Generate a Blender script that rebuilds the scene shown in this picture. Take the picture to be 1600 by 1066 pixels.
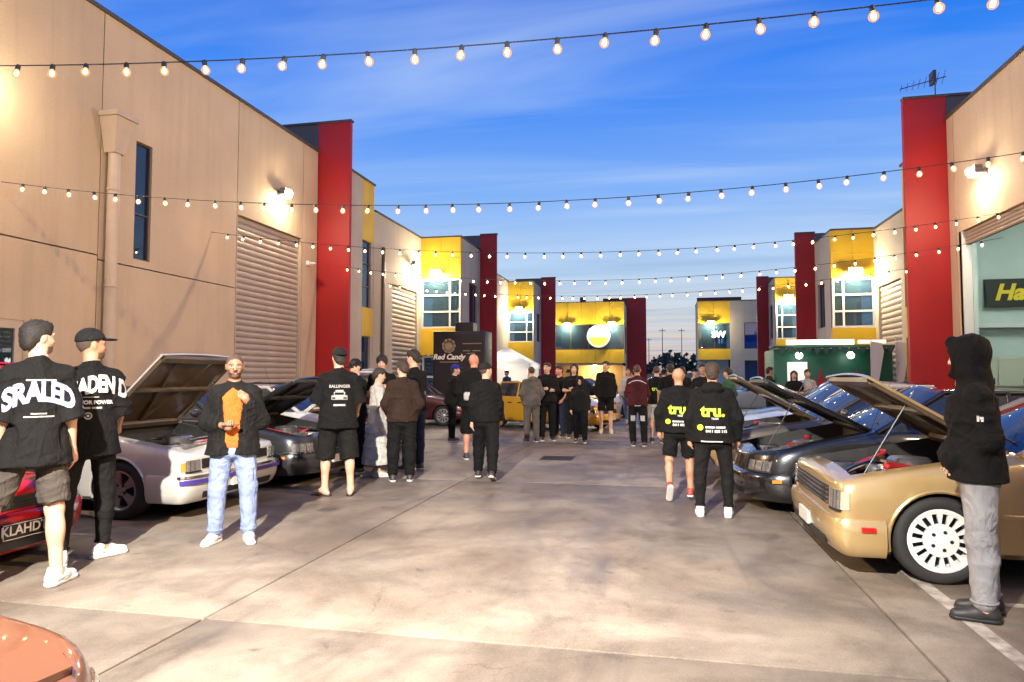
import bpy, bmesh, math, random
import numpy as np
from mathutils import Vector, Matrix
from mathutils.bvhtree import BVHTree
R = math.radians
scn = bpy.context.scene
for o in list(bpy.data.objects):
    bpy.data.objects.remove(o)
COL = scn.collection
random.seed(7)

# ------------------------------------------------------------------ camera
CAM_PITCH, CAM_YAW, CAM_H = 2.951, 12.149, 1.55
cam_data = bpy.data.cameras.new('camera')
cam_data.sensor_width = 36.0
cam_data.lens = 36.0 * 1067.0 / 1600.0
cam_data.clip_start, cam_data.clip_end = 0.05, 6000.0
cam = bpy.data.objects.new('camera', cam_data)
COL.objects.link(cam)
cam.location = (0, 0, CAM_H)
cam.rotation_euler = (R(90 + CAM_PITCH), 0, R(CAM_YAW))
scn.camera = cam

# ------------------------------------------------------------------ dusk sky
world = bpy.data.worlds.new('World')
scn.world = world
world.use_nodes = True
nt = world.node_tree
nt.nodes.clear()
def wn(t, **k):
    n = nt.nodes.new(t)
    for a, b in k.items():
        setattr(n, a, b)
    return n
wout = wn('ShaderNodeOutputWorld')
bg = wn('ShaderNodeBackground')
SUN_EL, SUN_ROT = 1.0, 178.0
sky = wn('ShaderNodeTexSky', sky_type='NISHITA', sun_disc=False)
sky.sun_elevation = R(SUN_EL)
sky.sun_rotation = R(SUN_ROT)
sky.air_density, sky.dust_density, sky.ozone_density = 1.0, 0.6, 4.0
tc = wn('ShaderNodeTexCoord')
sep = wn('ShaderNodeSeparateXYZ')
nt.links.new(tc.outputs['Generated'], sep.inputs[0])
ramp = wn('ShaderNodeValToRGB')
cr = ramp.color_ramp
stops = [(0.0, (0.42, 0.30, 0.26)), (0.03, (0.70, 0.55, 0.47)), (0.085, (0.68, 0.70, 0.70)), (0.15, (0.52, 0.69, 0.90)), (0.26, (0.22, 0.44, 0.93)), (0.40, (0.035, 0.23, 0.90)), (0.50, (0.006, 0.15, 0.76)), (1.0, (0.004, 0.09, 0.5))]
while len(cr.elements) > 1:
    cr.elements.remove(cr.elements[-1])
cr.elements[0].position = stops[0][0]; cr.elements[0].color = (*stops[0][1], 1)
for p_, c_ in stops[1:]:
    e = cr.elements.new(p_); e.color = (*c_, 1)
nt.links.new(sep.outputs['Z'], ramp.inputs['Fac'])
# thin streaks of cloud on a flat layer high above: direction / z gives the layer's own coordinates
zc = wn('ShaderNodeMath', operation='MAXIMUM'); zc.inputs[1].default_value = 0.02
nt.links.new(sep.outputs['Z'], zc.inputs[0])
zo = wn('ShaderNodeMath', operation='ADD'); zo.inputs[1].default_value = 0.06
nt.links.new(zc.outputs[0], zo.inputs[0])
dv = wn('ShaderNodeVectorMath', operation='DIVIDE')
comb = wn('ShaderNodeCombineXYZ')
for i in range(3):
    nt.links.new(zo.outputs[0], comb.inputs[i])
nt.links.new(tc.outputs['Generated'], dv.inputs[0]); nt.links.new(comb.outputs[0], dv.inputs[1])
mp = wn('ShaderNodeMapping'); mp.inputs['Scale'].default_value = (0.22, 0.95, 0.0); mp.inputs['Rotation'].default_value = (0, 0, R(-7))
nt.links.new(dv.outputs[0], mp.inputs[0])
n1 = wn('ShaderNodeTexNoise'); n1.inputs['Scale'].default_value = 1.35; n1.inputs['Detail'].default_value = 6; n1.inputs['Roughness'].default_value = 0.55; n1.inputs['Distortion'].default_value = 0.5
nt.links.new(mp.outputs[0], n1.inputs['Vector'])
r1 = wn('ShaderNodeMapRange'); r1.inputs['From Min'].default_value = 0.46; r1.inputs['From Max'].default_value = 0.70
nt.links.new(n1.outputs['Fac'], r1.inputs['Value'])
# darker slate-blue streaks low, paler streaks higher
mixc = wn('ShaderNodeMix', data_type='RGBA'); mixc.inputs[7].default_value = (0.09, 0.27, 0.56, 1)
fac1 = wn('ShaderNodeMath', operation='MULTIPLY')
band = wn('ShaderNodeMapRange'); band.inputs['From Min'].default_value = 0.30; band.inputs['From Max'].default_value = 0.10; band.inputs['To Max'].default_value = 0.55
nt.links.new(sep.outputs['Z'], band.inputs['Value'])
nt.links.new(r1.outputs[0], fac1.inputs[0]); nt.links.new(band.outputs[0], fac1.inputs[1])
nt.links.new(fac1.outputs[0], mixc.inputs[0]); nt.links.new(ramp.outputs[0], mixc.inputs[6])
n2 = wn('ShaderNodeTexNoise'); n2.inputs['Scale'].default_value = 2.1; n2.inputs['Detail'].default_value = 5; n2.inputs['Distortion'].default_value = 0.7
mp2 = wn('ShaderNodeMapping'); mp2.inputs['Scale'].default_value = (0.16, 0.9, 0.0); mp2.inputs['Location'].default_value = (3.1, 1.7, 0); mp2.inputs['Rotation'].default_value = (0, 0, R(12))
nt.links.new(dv.outputs[0], mp2.inputs[0]); nt.links.new(mp2.outputs[0], n2.inputs['Vector'])
r2 = wn('ShaderNodeMapRange'); r2.inputs['From Min'].default_value = 0.45; r2.inputs['From Max'].default_value = 0.8; r2.inputs['To Max'].default_value = 0.65
nt.links.new(n2.outputs['Fac'], r2.inputs['Value'])
mixd = wn('ShaderNodeMix', data_type='RGBA'); mixd.inputs[7].default_value = (0.56, 0.71, 0.95, 1)
nt.links.new(r2.outputs[0], mixd.inputs[0]); nt.links.new(mixc.outputs[2], mixd.inputs[6])
# the physical twilight sky adds its share to the cloud-streaked gradient
skm = wn('ShaderNodeMix', data_type='RGBA', blend_type='ADD'); skm.inputs[0].default_value = 0.02
nt.links.new(mixd.outputs[2], skm.inputs[6]); nt.links.new(sky.outputs[0], skm.inputs[7])
nt.links.new(skm.outputs[2], bg.inputs['Color'])
bg.inputs['Strength'].default_value = 1.0
nt.links.new(bg.outputs[0], wout.inputs[0])

# last of the sun, far below strength of day: it only touches what faces the street end
sd = bpy.data.lights.new('sun', 'SUN'); sd.energy = 0.04; sd.angle = R(12); sd.color = (1, 0.72, 0.5)
sun = bpy.data.objects.new('sun', sd); COL.objects.link(sun)
sun.rotation_euler = (R(90 - 6), 0, R(180 - SUN_ROT + 0)); sun.location = (0, 0, 40)

scn.view_settings.view_transform = 'Standard'
scn.view_settings.look = 'None'
scn.view_settings.exposure = 0.0
scn.view_settings.gamma = 1.0
scn.view_settings.use_curve_mapping = False
scn.render.engine = 'CYCLES'
scn.cycles.use_denoising = True
scn.cycles.sample_clamp_indirect = 4.0
scn.cycles.max_bounces = 6
scn.cycles.diffuse_bounces = 2
scn.cycles.glossy_bounces = 3
scn.cycles.transparent_max_bounces = 8
scn.cycles.caustics_reflective = False
scn.cycles.caustics_refractive = False
# ------------------------------------------------------------------ materials
MATS = {}
def mat(name, color=(0.5, 0.5, 0.5), rough=0.6, metal=0.0, coat=0.0, var=0.0, scale=6.0, bump=0.0, bscale=40.0, emit=None, estr=0.0, spec=0.5, alpha=1.0, world_co=False, trans=0.0, sheen=0.0):
    if name in MATS:
        return MATS[name]
    m = bpy.data.materials.new(name); m.use_nodes = True
    t = m.node_tree; b = t.nodes['Principled BSDF']
    b.inputs['Base Color'].default_value = (*color, 1)
    b.inputs['Roughness'].default_value = rough
    b.inputs['Metallic'].default_value = metal
    b.inputs['Coat Weight'].default_value = coat
    b.inputs['Coat Roughness'].default_value = 0.04
    b.inputs['Specular IOR Level'].default_value = spec
    b.inputs['Alpha'].default_value = alpha
    b.inputs['Transmission Weight'].default_value = trans
    if sheen:
        b.inputs['Sheen Weight'].default_value = sheen
    if emit:
        b.inputs['Emission Color'].default_value = (*emit, 1)
        b.inputs['Emission Strength'].default_value = estr
    if var or bump:
        tcn = t.nodes.new('ShaderNodeTexCoord')
        src = tcn.outputs['Object']
        if world_co:
            g = t.nodes.new('ShaderNodeNewGeometry'); src = g.outputs['Position']
        if var:
            n = t.nodes.new('ShaderNodeTexNoise'); n.inputs['Scale'].default_value = scale; n.inputs['Detail'].default_value = 5
            t.links.new(src, n.inputs['Vector'])
            mr = t.nodes.new('ShaderNodeMapRange'); mr.inputs['From Min'].default_value = 0.3; mr.inputs['From Max'].default_value = 0.7
            mr.inputs['To Min'].default_value = 1 - var; mr.inputs['To Max'].default_value = 1 + var
            t.links.new(n.outputs['Fac'], mr.inputs['Value'])
            mx = t.nodes.new('ShaderNodeVectorMath'); mx.operation = 'SCALE'
            mx.inputs[0].default_value = color
            t.links.new(mr.outputs[0], mx.inputs['Scale'])
            t.links.new(mx.outputs[0], b.inputs['Base Color'])
            mr2 = t.nodes.new('ShaderNodeMapRange'); mr2.inputs['To Min'].default_value = max(0, rough - var * 0.4); mr2.inputs['To Max'].default_value = min(1, rough + var * 0.4)
            t.links.new(n.outputs['Fac'], mr2.inputs['Value']); t.links.new(mr2.outputs[0], b.inputs['Roughness'])
        if bump:
            n3 = t.nodes.new('ShaderNodeTexNoise'); n3.inputs['Scale'].default_value = bscale; n3.inputs['Detail'].default_value = 4
            t.links.new(src, n3.inputs['Vector'])
            bp = t.nodes.new('ShaderNodeBump'); bp.inputs['Strength'].default_value = bump; bp.inputs['Distance'].default_value = 0.01
            t.links.new(n3.outputs['Fac'], bp.inputs['Height']); t.links.new(bp.outputs[0], b.inputs['Normal'])
    MATS[name] = m
    return m

def glass_mat(name, tint, see=0.25, rough=0.015):
    if name in MATS:
        return MATS[name]
    m = bpy.data.materials.new(name); m.use_nodes = True
    t = m.node_tree; t.nodes.clear()
    o = t.nodes.new('ShaderNodeOutputMaterial')
    g = t.nodes.new('ShaderNodeBsdfGlossy'); g.inputs['Roughness'].default_value = rough; g.inputs['Color'].default_value = (0.95, 0.97, 1, 1)
    tr = t.nodes.new('ShaderNodeBsdfTransparent'); tr.inputs['Color'].default_value = (*[see * c for c in tint], 1)
    df = t.nodes.new('ShaderNodeBsdfDiffuse'); df.inputs['Color'].default_value = (*[0.05 * c for c in tint], 1)
    ad = t.nodes.new('ShaderNodeAddShader'); t.links.new(tr.outputs[0], ad.inputs[0]); t.links.new(df.outputs[0], ad.inputs[1])
    fr = t.nodes.new('ShaderNodeFresnel'); fr.inputs['IOR'].default_value = 1.75
    mx = t.nodes.new('ShaderNodeMixShader')
    t.links.new(fr.outputs[0], mx.inputs[0]); t.links.new(ad.outputs[0], mx.inputs[1]); t.links.new(g.outputs[0], mx.inputs[2])
    t.links.new(mx.outputs[0], o.inputs[0])
    MATS[name] = m
    return m

# ------------------------------------------------------------------ mesh collector
class MB:
    def __init__(s):
        s.v, s.f, s.m = [], [], []
    def add(s, vs, fs, mi=0):
        o = len(s.v)
        s.v += [tuple(map(float, p)) for p in vs]
        s.f += [tuple(i + o for i in f) for f in fs]
        s.m += [mi] * len(fs)
        return s
    def box(s, lo, hi, mi=0, bev=0.0):
        x0, y0, z0 = lo; x1, y1, z1 = hi
        if bev <= 0:
            vs = [(x0, y0, z0), (x1, y0, z0), (x1, y1, z0), (x0, y1, z0), (x0, y0, z1), (x1, y0, z1), (x1, y1, z1), (x0, y1, z1)]
            return s.add(vs, [(3, 2, 1, 0), (4, 5, 6, 7), (0, 1, 5, 4), (1, 2, 6, 5), (2, 3, 7, 6), (3, 0, 4, 7)], mi)
        bm = bmesh.new(); bmesh.ops.create_cube(bm, size=1)
        for v in bm.verts:
            v.co = Vector(((x0 + x1) / 2 + v.co.x * (x1 - x0), (y0 + y1) / 2 + v.co.y * (y1 - y0), (z0 + z1) / 2 + v.co.z * (z1 - z0)))
        bmesh.ops.bevel(bm, geom=list(bm.edges), offset=bev, segments=2, affect='EDGES', profile=0.5)
        bm.verts.ensure_lookup_table()
        s.add([v.co for v in bm.verts], [[v.index for v in f.verts] for f in bm.faces], mi); bm.free()
        return s
    def prism(s, pts, axis, a, b, mi=0):
        """pts: outline in the two other axes, extruded along axis from a to b"""
        n = len(pts)
        def mk(p, w):
            return {'x': (w, p[0], p[1]), 'y': (p[0], w, p[1]), 'z': (p[0], p[1], w)}[axis]
        vs = [mk(p, a) for p in pts] + [mk(p, b) for p in pts]
        fs = [tuple(range(n - 1, -1, -1)), tuple(range(n, 2 * n))] + [(i, (i + 1) % n, n + (i + 1) % n, n + i) for i in range(n)]
        return s.add(vs, fs, mi)
    def tube(s, pts, r, seg=8, mi=0, cap=True):
        pts = [Vector(p) for p in pts]
        rs = r if isinstance(r, (list, tuple)) else [r] * len(pts)
        rings = []
        ref = None
        for i, p in enumerate(pts):
            d = (pts[min(i + 1, len(pts) - 1)] - pts[max(i - 1, 0)]).normalized()
            if ref is None:
                ref = Vector((0, 0, 1)) if abs(d.z) < 0.9 else Vector((1, 0, 0))
            u = d.cross(ref).normalized(); w = u.cross(d).normalized(); ref = w
            rings.append([p + (u * math.cos(2 * math.pi * k / seg) + w * math.sin(2 * math.pi * k / seg)) * rs[i] for k in range(seg)])
        vs = [q for rg in rings for q in rg]; fs = []
        for i in range(len(rings) - 1):
            for k in range(seg):
                fs.append((i * seg + k, i * seg + (k + 1) % seg, (i + 1) * seg + (k + 1) % seg, (i + 1) * seg + k))
        if cap:
            fs.append(tuple(range(seg - 1, -1, -1))); fs.append(tuple((len(rings) - 1) * seg + k for k in range(seg)))
        return s.add(vs, fs, mi)
    def lathe(s, prof, axis='z', c=(0, 0, 0), seg=24, mi=0, a0=0.0, a1=2 * math.pi):
        """prof: (radius, along) pairs"""
        full = abs(a1 - a0 - 2 * math.pi) < 1e-6
        n = seg if full else seg + 1
        vs, fs = [], []
        for r_, h_ in prof:
            for k in range(n):
                a = a0 + (a1 - a0) * k / seg
                p = (r_ * math.cos(a), r_ * math.sin(a))
                q = {'z': (p[0], p[1], h_), 'y': (p[0], h_, p[1]), 'x': (h_, p[0], p[1])}[axis]
                vs.append((q[0] + c[0], q[1] + c[1], q[2] + c[2]))
        for i in range(len(prof) - 1):
            for k in range(seg):
                k2 = (k + 1) % n if full else k + 1
                fs.append((i * n + k, i * n + k2, (i + 1) * n + k2, (i + 1) * n + k))
        return s.add(vs, fs, mi)
    def ball(s, c, r, mi=0, seg=10, rings=7):
        rr = r if isinstance(r, (tuple, list)) else (r, r, r)
        vs, fs = [], []
        for i in range(rings + 1):
            t = math.pi * i / rings
            for k in range(seg):
                a = 2 * math.pi * k / seg
                vs.append((c[0] + rr[0] * math.sin(t) * math.cos(a), c[1] + rr[1] * math.sin(t) * math.sin(a), c[2] + rr[2] * math.cos(t)))
        for i in range(rings):
            for k in range(seg):
                fs.append((i * seg + k, (i + 1) * seg + k, (i + 1) * seg + (k + 1) % seg, i * seg + (k + 1) % seg))
        return s.add(vs, fs, mi)
    def grid(s, P, mi=0, flip=False):
        """P[i][j] -> points"""
        ni, nj = len(P), len(P[0])
        vs = [p for row in P for p in row]
        fs = []
        for i in range(ni - 1):
            for j in range(nj - 1):
                q = (i * nj + j, (i + 1) * nj + j, (i + 1) * nj + j + 1, i * nj + j + 1)
                fs.append(q[::-1] if flip else q)
        return s.add(vs, fs, mi)
    def slab(s, P, N, th, mi=0):
        """closed thick sheet: outer grid P, inner grid P - N*th"""
        ni, nj = len(P), len(P[0])
        A = [[Vector(p) for p in row] for row in P]
        B = [[Vector(P[i][j]) - Vector(N[i][j] if isinstance(N, list) else N) * th for j in range(nj)] for i in range(ni)]
        vs = [p for row in A for p in row] + [p for row in B for p in row]
        o = ni * nj; fs = []
        for i in range(ni - 1):
            for j in range(nj - 1):
                q = (i * nj + j, (i + 1) * nj + j, (i + 1) * nj + j + 1, i * nj + j + 1)
                fs.append(q); fs.append(tuple(k + o for k in q[::-1]))
        rim = [j for j in range(nj)] + [i * nj + nj - 1 for i in range(1, ni)] + [(ni - 1) * nj + j for j in range(nj - 2, -1, -1)] + [i * nj for i in range(ni - 2, 0, -1)]
        for k in range(len(rim)):
            a, b = rim[k], rim[(k + 1) % len(rim)]
            fs.append((a, b, b + o, a + o))
        return s.add(vs, fs, mi)
    def mesh(s, name, mats, smooth=None, fix=True):
        me = bpy.data.meshes.new(name)
        me.from_pydata(s.v, [], s.f)
        for m in (mats if isinstance(mats, (list, tuple)) else [mats]):
            me.materials.append(m)
        me.polygons.foreach_set('material_index', s.m)
        if fix:
            bm = bmesh.new(); bm.from_mesh(me); bmesh.ops.recalc_face_normals(bm, faces=bm.faces); bm.to_mesh(me); bm.free()
        if smooth:
            me.shade_smooth(); me.set_sharp_from_angle(angle=R(smooth))
        me.update()
        return me
    def build(s, name, mats, parent=None, smooth=None, loc=None, fix=True):
        return link(name, s.mesh(name, mats, smooth, fix), parent, loc)

def link(name, me, parent=None, loc=None):
    o = bpy.data.objects.new(name, me); COL.objects.link(o)
    if parent is not None:
        o.parent = parent
    if loc is not None:
        o.location = loc
    return o
def empty(name, loc=(0, 0, 0), rz=0.0, parent=None):
    o = bpy.data.objects.new(name, None); COL.objects.link(o)
    o.location = loc; o.rotation_euler = (0, 0, rz); o.empty_display_size = 0.2
    if parent is not None:
        o.parent = parent
    return o
def tag(o, label=None, cat=None, group=None, kind=None):
    if label: o['label'] = label
    if cat: o['category'] = cat
    if group: o['group'] = group
    if kind: o['kind'] = kind
    return o
def copy_tree(o, parent=None):
    c = o.copy(); COL.objects.link(c); c.parent = parent
    for ch in list(o.children):
        copy_tree(ch, c)
    return c
def text_mesh(txt, size=1.0, bold=0.0, shear=0.0, align='CENTER', extrude=0.0, space=1.0):
    cu = bpy.data.curves.new('lettering', 'FONT'); cu.body = txt; cu.size = size; cu.align_x = align; cu.align_y = 'CENTER'
    cu.offset = bold; cu.shear = shear; cu.extrude = extrude; cu.space_character = space; cu.resolution_u = 3
    o = bpy.data.objects.new('lettering', cu); COL.objects.link(o)
    dg = bpy.context.evaluated_depsgraph_get()
    me = bpy.data.meshes.new_from_object(o.evaluated_get(dg))
    bpy.data.objects.remove(o); bpy.data.curves.remove(cu)
    return me
def place_text(name, txt, size, m, parent, loc, right, upv, bold=0.0, shear=0.0, extrude=0.004, align='CENTER', space=1.0):
    """flat lettering with thickness, its x along right and its y along upv (world axes of the parent)"""
    me = text_mesh(txt, size, bold, shear, align, extrude, space)
    me.materials.clear(); me.materials.append(m)
    r_ = Vector(right).normalized(); u_ = Vector(upv).normalized(); n_ = r_.cross(u_)
    M = Matrix(((r_.x, u_.x, n_.x, loc[0]), (r_.y, u_.y, n_.y, loc[1]), (r_.z, u_.z, n_.z, loc[2]), (0, 0, 0, 1)))
    me.transform(M)
    return link(name, me, parent)
# ------------------------------------------------------------------ ground
def concrete_mat():
    m = bpy.data.materials.new('concrete_paving'); m.use_nodes = True
    t = m.node_tree; b = t.nodes['Principled BSDF']
    g = t.nodes.new('ShaderNodeNewGeometry')
    def noise(sc, det=5, rough=0.55, dist=0.0, vec=None):
        n = t.nodes.new('ShaderNodeTexNoise'); n.inputs['Scale'].default_value = sc; n.inputs['Detail'].default_value = det
        n.inputs['Roughness'].default_value = rough; n.inputs['Distortion'].default_value = dist
        t.links.new(vec or g.outputs['Position'], n.inputs['Vector']); return n
    def rng(src, a, b_, c, d):
        r_ = t.nodes.new('ShaderNodeMapRange'); r_.inputs['From Min'].default_value = a; r_.inputs['From Max'].default_value = b_
        r_.inputs['To Min'].default_value = c; r_.inputs['To Max'].default_value = d; t.links.new(src, r_.inputs['Value']); return r_.outputs[0]
    def mixc(f, a, bcol):
        x = t.nodes.new('ShaderNodeMix'); x.data_type = 'RGBA'
        t.links.new(f, x.inputs[0])
        if isinstance(a, tuple): x.inputs[6].default_value = (*a, 1)
        else: t.links.new(a, x.inputs[6])
        x.inputs[7].default_value = (*bcol, 1); return x.outputs[2]
    mpn = t.nodes.new('ShaderNodeMapping'); mpn.inputs['Scale'].default_value = (0.9, 0.35, 1); t.links.new(g.outputs['Position'], mpn.inputs[0])
    big = noise(0.55, 6, 0.6, 0.6); mid = noise(2.3, 6, 0.65, 0.3); fine = noise(55, 3, 0.6); str_ = noise(1.6, 5, 0.6, 1.2, mpn.outputs[0]); spot = noise(5.5, 3, 0.5, 0.4)
    c = mixc(rng(big.outputs[0], 0.35, 0.65, 0, 1), (0.275, 0.232, 0.180), (0.105, 0.074, 0.048))
    c = mixc(rng(mid.outputs[0], 0.45, 0.72, 0, 0.75), c, (0.070, 0.053, 0.040))
    c = mixc(rng(str_.outputs[0], 0.52, 0.74, 0, 0.7), c, (0.066, 0.050, 0.039))
    c = mixc(rng(spot.outputs[0], 0.66, 0.78, 0, 0.8), c, (0.04, 0.032, 0.027))
    mpt = t.nodes.new('ShaderNodeMapping'); mpt.inputs['Scale'].default_value = (2.4, 0.10, 1); mpt.inputs['Rotation'].default_value = (0, 0, R(8)); t.links.new(g.outputs['Position'], mpt.inputs[0])
    tyre = noise(1.7, 4, 0.6, 0.15, mpt.outputs[0]); oil = noise(1.15, 2, 0.4, 0.2); wet = noise(0.28, 4, 0.6, 0.8)
    c = mixc(rng(tyre.outputs[0], 0.60, 0.74, 0, 0.45), c, (0.055, 0.043, 0.034))
    c = mixc(rng(oil.outputs[0], 0.69, 0.74, 0, 0.75), c, (0.030, 0.024, 0.020))
    vo = t.nodes.new('ShaderNodeTexVoronoi'); vo.feature = 'DISTANCE_TO_EDGE'; vo.inputs['Scale'].default_value = 0.42
    wp_ = t.nodes.new('ShaderNodeVectorMath'); wp_.operation = 'ADD'; wsc = t.nodes.new('ShaderNodeVectorMath'); wsc.operation = 'SCALE'; wsc.inputs['Scale'].default_value = 0.55
    t.links.new(mid.outputs['Color'], wsc.inputs[0]); t.links.new(g.outputs['Position'], wp_.inputs[0]); t.links.new(wsc.outputs[0], wp_.inputs[1]); t.links.new(wp_.outputs[0], vo.inputs['Vector'])
    crk = t.nodes.new('ShaderNodeMath'); crk.operation = 'MULTIPLY'; t.links.new(rng(vo.outputs['Distance'], 0.0, 0.006, 0.8, 0.0), crk.inputs[0]); t.links.new(rng(big.outputs[0], 0.5, 0.6, 0, 1), crk.inputs[1])
    c = mixc(crk.outputs[0], c, (0.035, 0.028, 0.024))
    grit = noise(75, 3, 0.75); c = mixc(rng(grit.outputs[0], 0.56, 0.70, 0, 0.75), c, (0.06, 0.05, 0.042)); c = mixc(rng(grit.outputs[0], 0.43, 0.30, 0, 0.7), c, (0.30, 0.265, 0.22))
    c = mixc(rng(fine.outputs[0], 0.35, 0.75, 0, 0.4), c, (0.19, 0.16, 0.13))
    oi = t.nodes.new('ShaderNodeObjectInfo')
    hs = t.nodes.new('ShaderNodeHueSaturation'); t.links.new(c, hs.inputs['Color']); t.links.new(rng(oi.outputs['Random'], 0, 1, 0.9, 1.1), hs.inputs['Value'])
    t.links.new(hs.outputs[0], b.inputs['Base Color'])
    t.links.new(rng(str_.outputs[0], 0.3, 0.75, 0.75, 0.38), b.inputs['Roughness'])
    bp = t.nodes.new('ShaderNodeBump'); bp.inputs['Strength'].default_value = 0.35; bp.inputs['Distance'].default_value = 0.004
    t.links.new(fine.outputs[0], bp.inputs['Height']); t.links.new(bp.outputs[0], b.inputs['Normal'])
    return m
M_CONC = concrete_mat()
M_EARTH = mat('dark_earth', (0.06, 0.055, 0.05), 0.9, var=0.3, scale=0.2)
M_JOINT = mat('joint_tar', (0.035, 0.03, 0.028), 0.9, var=0.3, scale=9)
ground = MB().box((-1500, -400, -0.6), (1500, 2600, -0.06)).build('ground', M_EARTH)
tag(ground, kind='structure')
pav = MB().box((-40, -14, -0.055), (40, 66, -0.022)).build('pavement', M_JOINT); tag(pav, kind='structure')
xe = [-9.98, -7.2, -2.87, 1.43, 7.18]
ye = [-13.0, -8.0, -2.0, 3.95, 9.9, 15.9, 21.9, 27.9, 33.9, 39.9, 45.9, 52.0, 58.0, 66.0]
for i in range(len(xe) - 1):
    for j in range(len(ye) - 1):
        g_ = 0.009
        MB().box((xe[i] + g_, ye[j] + g_, -0.03), (xe[i + 1] - g_, ye[j + 1] - g_, 0.0), bev=0.006).build('slab', M_CONC, pav, smooth=40)
for (a, b, y0, y1) in ((-40, -10.3, -13, 66), (7.5, 40, -13, 66)):
    MB().box((a, y0, -0.03), (b, y1, -0.004)).build('slab', M_CONC, pav)
# painted bay lines
M_LINE = mat('worn_line_paint', (0.36, 0.32, 0.27), 0.7, var=0.55, scale=9, world_co=True)
def line(x0, y0, x1, y1):
    o = MB().box((x0, y0, 0.0), (x1, y1, 0.004)).build('bay_line', M_LINE, pav)
line(1.86, -9, 1.96, 17.5)
for y in (-5.4, -2.7, 0.0, 2.65, 5.28, 7.75, 9.9, 12.2, 14.5):
    line(1.96, y, 6.6, y + 0.07)
for y in (1.0, 3.3, 5.7, 8.25, 10.5, 12.8, 15.1):
    line(-9.6, y, -5.3, y + 0.07)

# ------------------------------------------------------------------ buildings
def wall_mat(name, col):
    m = mat(name, col, 0.8, var=0.07, scale=0.8, bump=0.35, bscale=70, world_co=True)
    t = m.node_tree; b = t.nodes['Principled BSDF']; src = b.inputs['Base Color'].links[0].from_socket
    g = t.nodes.new('ShaderNodeNewGeometry')
    def nz(scale, sc, a, b_, lo, hi, det=5):
        mp_ = t.nodes.new('ShaderNodeMapping'); mp_.inputs['Scale'].default_value = scale; t.links.new(g.outputs['Position'], mp_.inputs[0])
        n = t.nodes.new('ShaderNodeTexNoise'); n.inputs['Scale'].default_value = sc; n.inputs['Detail'].default_value = det; t.links.new(mp_.outputs[0], n.inputs['Vector'])
        r_ = t.nodes.new('ShaderNodeMapRange'); r_.inputs['From Min'].default_value = a; r_.inputs['From Max'].default_value = b_; r_.inputs['To Min'].default_value = lo; r_.inputs['To Max'].default_value = hi
        t.links.new(n.outputs['Fac'], r_.inputs['Value']); return r_.outputs[0]
    streak = nz((2.6, 2.6, 0.16), 1.6, 0.5, 0.8, 1.0, 0.88); blotch = nz((1, 1, 1), 0.35, 0.35, 0.7, 1.06, 0.90); grain = nz((1, 1, 1), 38, 0.3, 0.7, 1.06, 0.93, 2); drip = nz((9, 9, 0.35), 1.0, 0.62, 0.8, 1.0, 0.90)
    oi = t.nodes.new('ShaderNodeObjectInfo'); rr_ = t.nodes.new('ShaderNodeMapRange'); rr_.inputs['To Min'].default_value = 0.95; rr_.inputs['To Max'].default_value = 1.05; t.links.new(oi.outputs['Random'], rr_.inputs['Value'])
    for f in (streak, blotch, grain, drip, rr_.outputs[0]):
        v = t.nodes.new('ShaderNodeVectorMath'); v.operation = 'SCALE'; t.links.new(src, v.inputs[0]); t.links.new(f, v.inputs['Scale']); src = v.outputs[0]
    t.links.new(src, b.inputs['Base Color'])
    return m
M_WALL = wall_mat('beige_render', (0.60, 0.47, 0.315))
M_WALL2 = wall_mat('grey_beige_render', (0.54, 0.46, 0.34))
M_CAPP = mat('parapet_flashing', (0.10, 0.09, 0.085), 0.5, 0.3)
M_RED = mat('red_paint_panel', (0.40, 0.008, 0.010), 0.55, var=0.10, scale=1.2, bump=0.15, bscale=60, world_co=True)
M_YEL = mat('yellow_panel', (0.78, 0.48, 0.022), 0.55, var=0.07, scale=1.5, world_co=True)
M_DARKG = mat('dark_grey_panel', (0.10, 0.095, 0.09), 0.6, var=0.1)
M_ALU = mat('white_window_frame', (0.72, 0.70, 0.66), 0.4)
M_ALUB = mat('bronze_window_frame', (0.12, 0.09, 0.07), 0.4, 0.5)
M_GLASSB = glass_mat('sky_tinted_glass', (0.12, 0.35, 1.0), 0.35)  # strong blue tint stands in for the sky's reflection in the panes
M_GLASST = glass_mat('teal_window_glass', (0.35, 0.72, 0.95), 0.55)
M_SLAT = mat('roller_slat', (0.50, 0.42, 0.33), 0.45, 0.15, var=0.08, scale=3)
M_PIPE = mat('downpipe_paint', (0.56, 0.45, 0.34), 0.5, var=0.05)
M_ROOM = mat('room_plaster', (0.36, 0.50, 0.58), 0.8)
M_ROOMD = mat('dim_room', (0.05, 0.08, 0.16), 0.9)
M_METALD = mat('dark_metal', (0.03, 0.03, 0.032), 0.4, 0.6)

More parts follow.
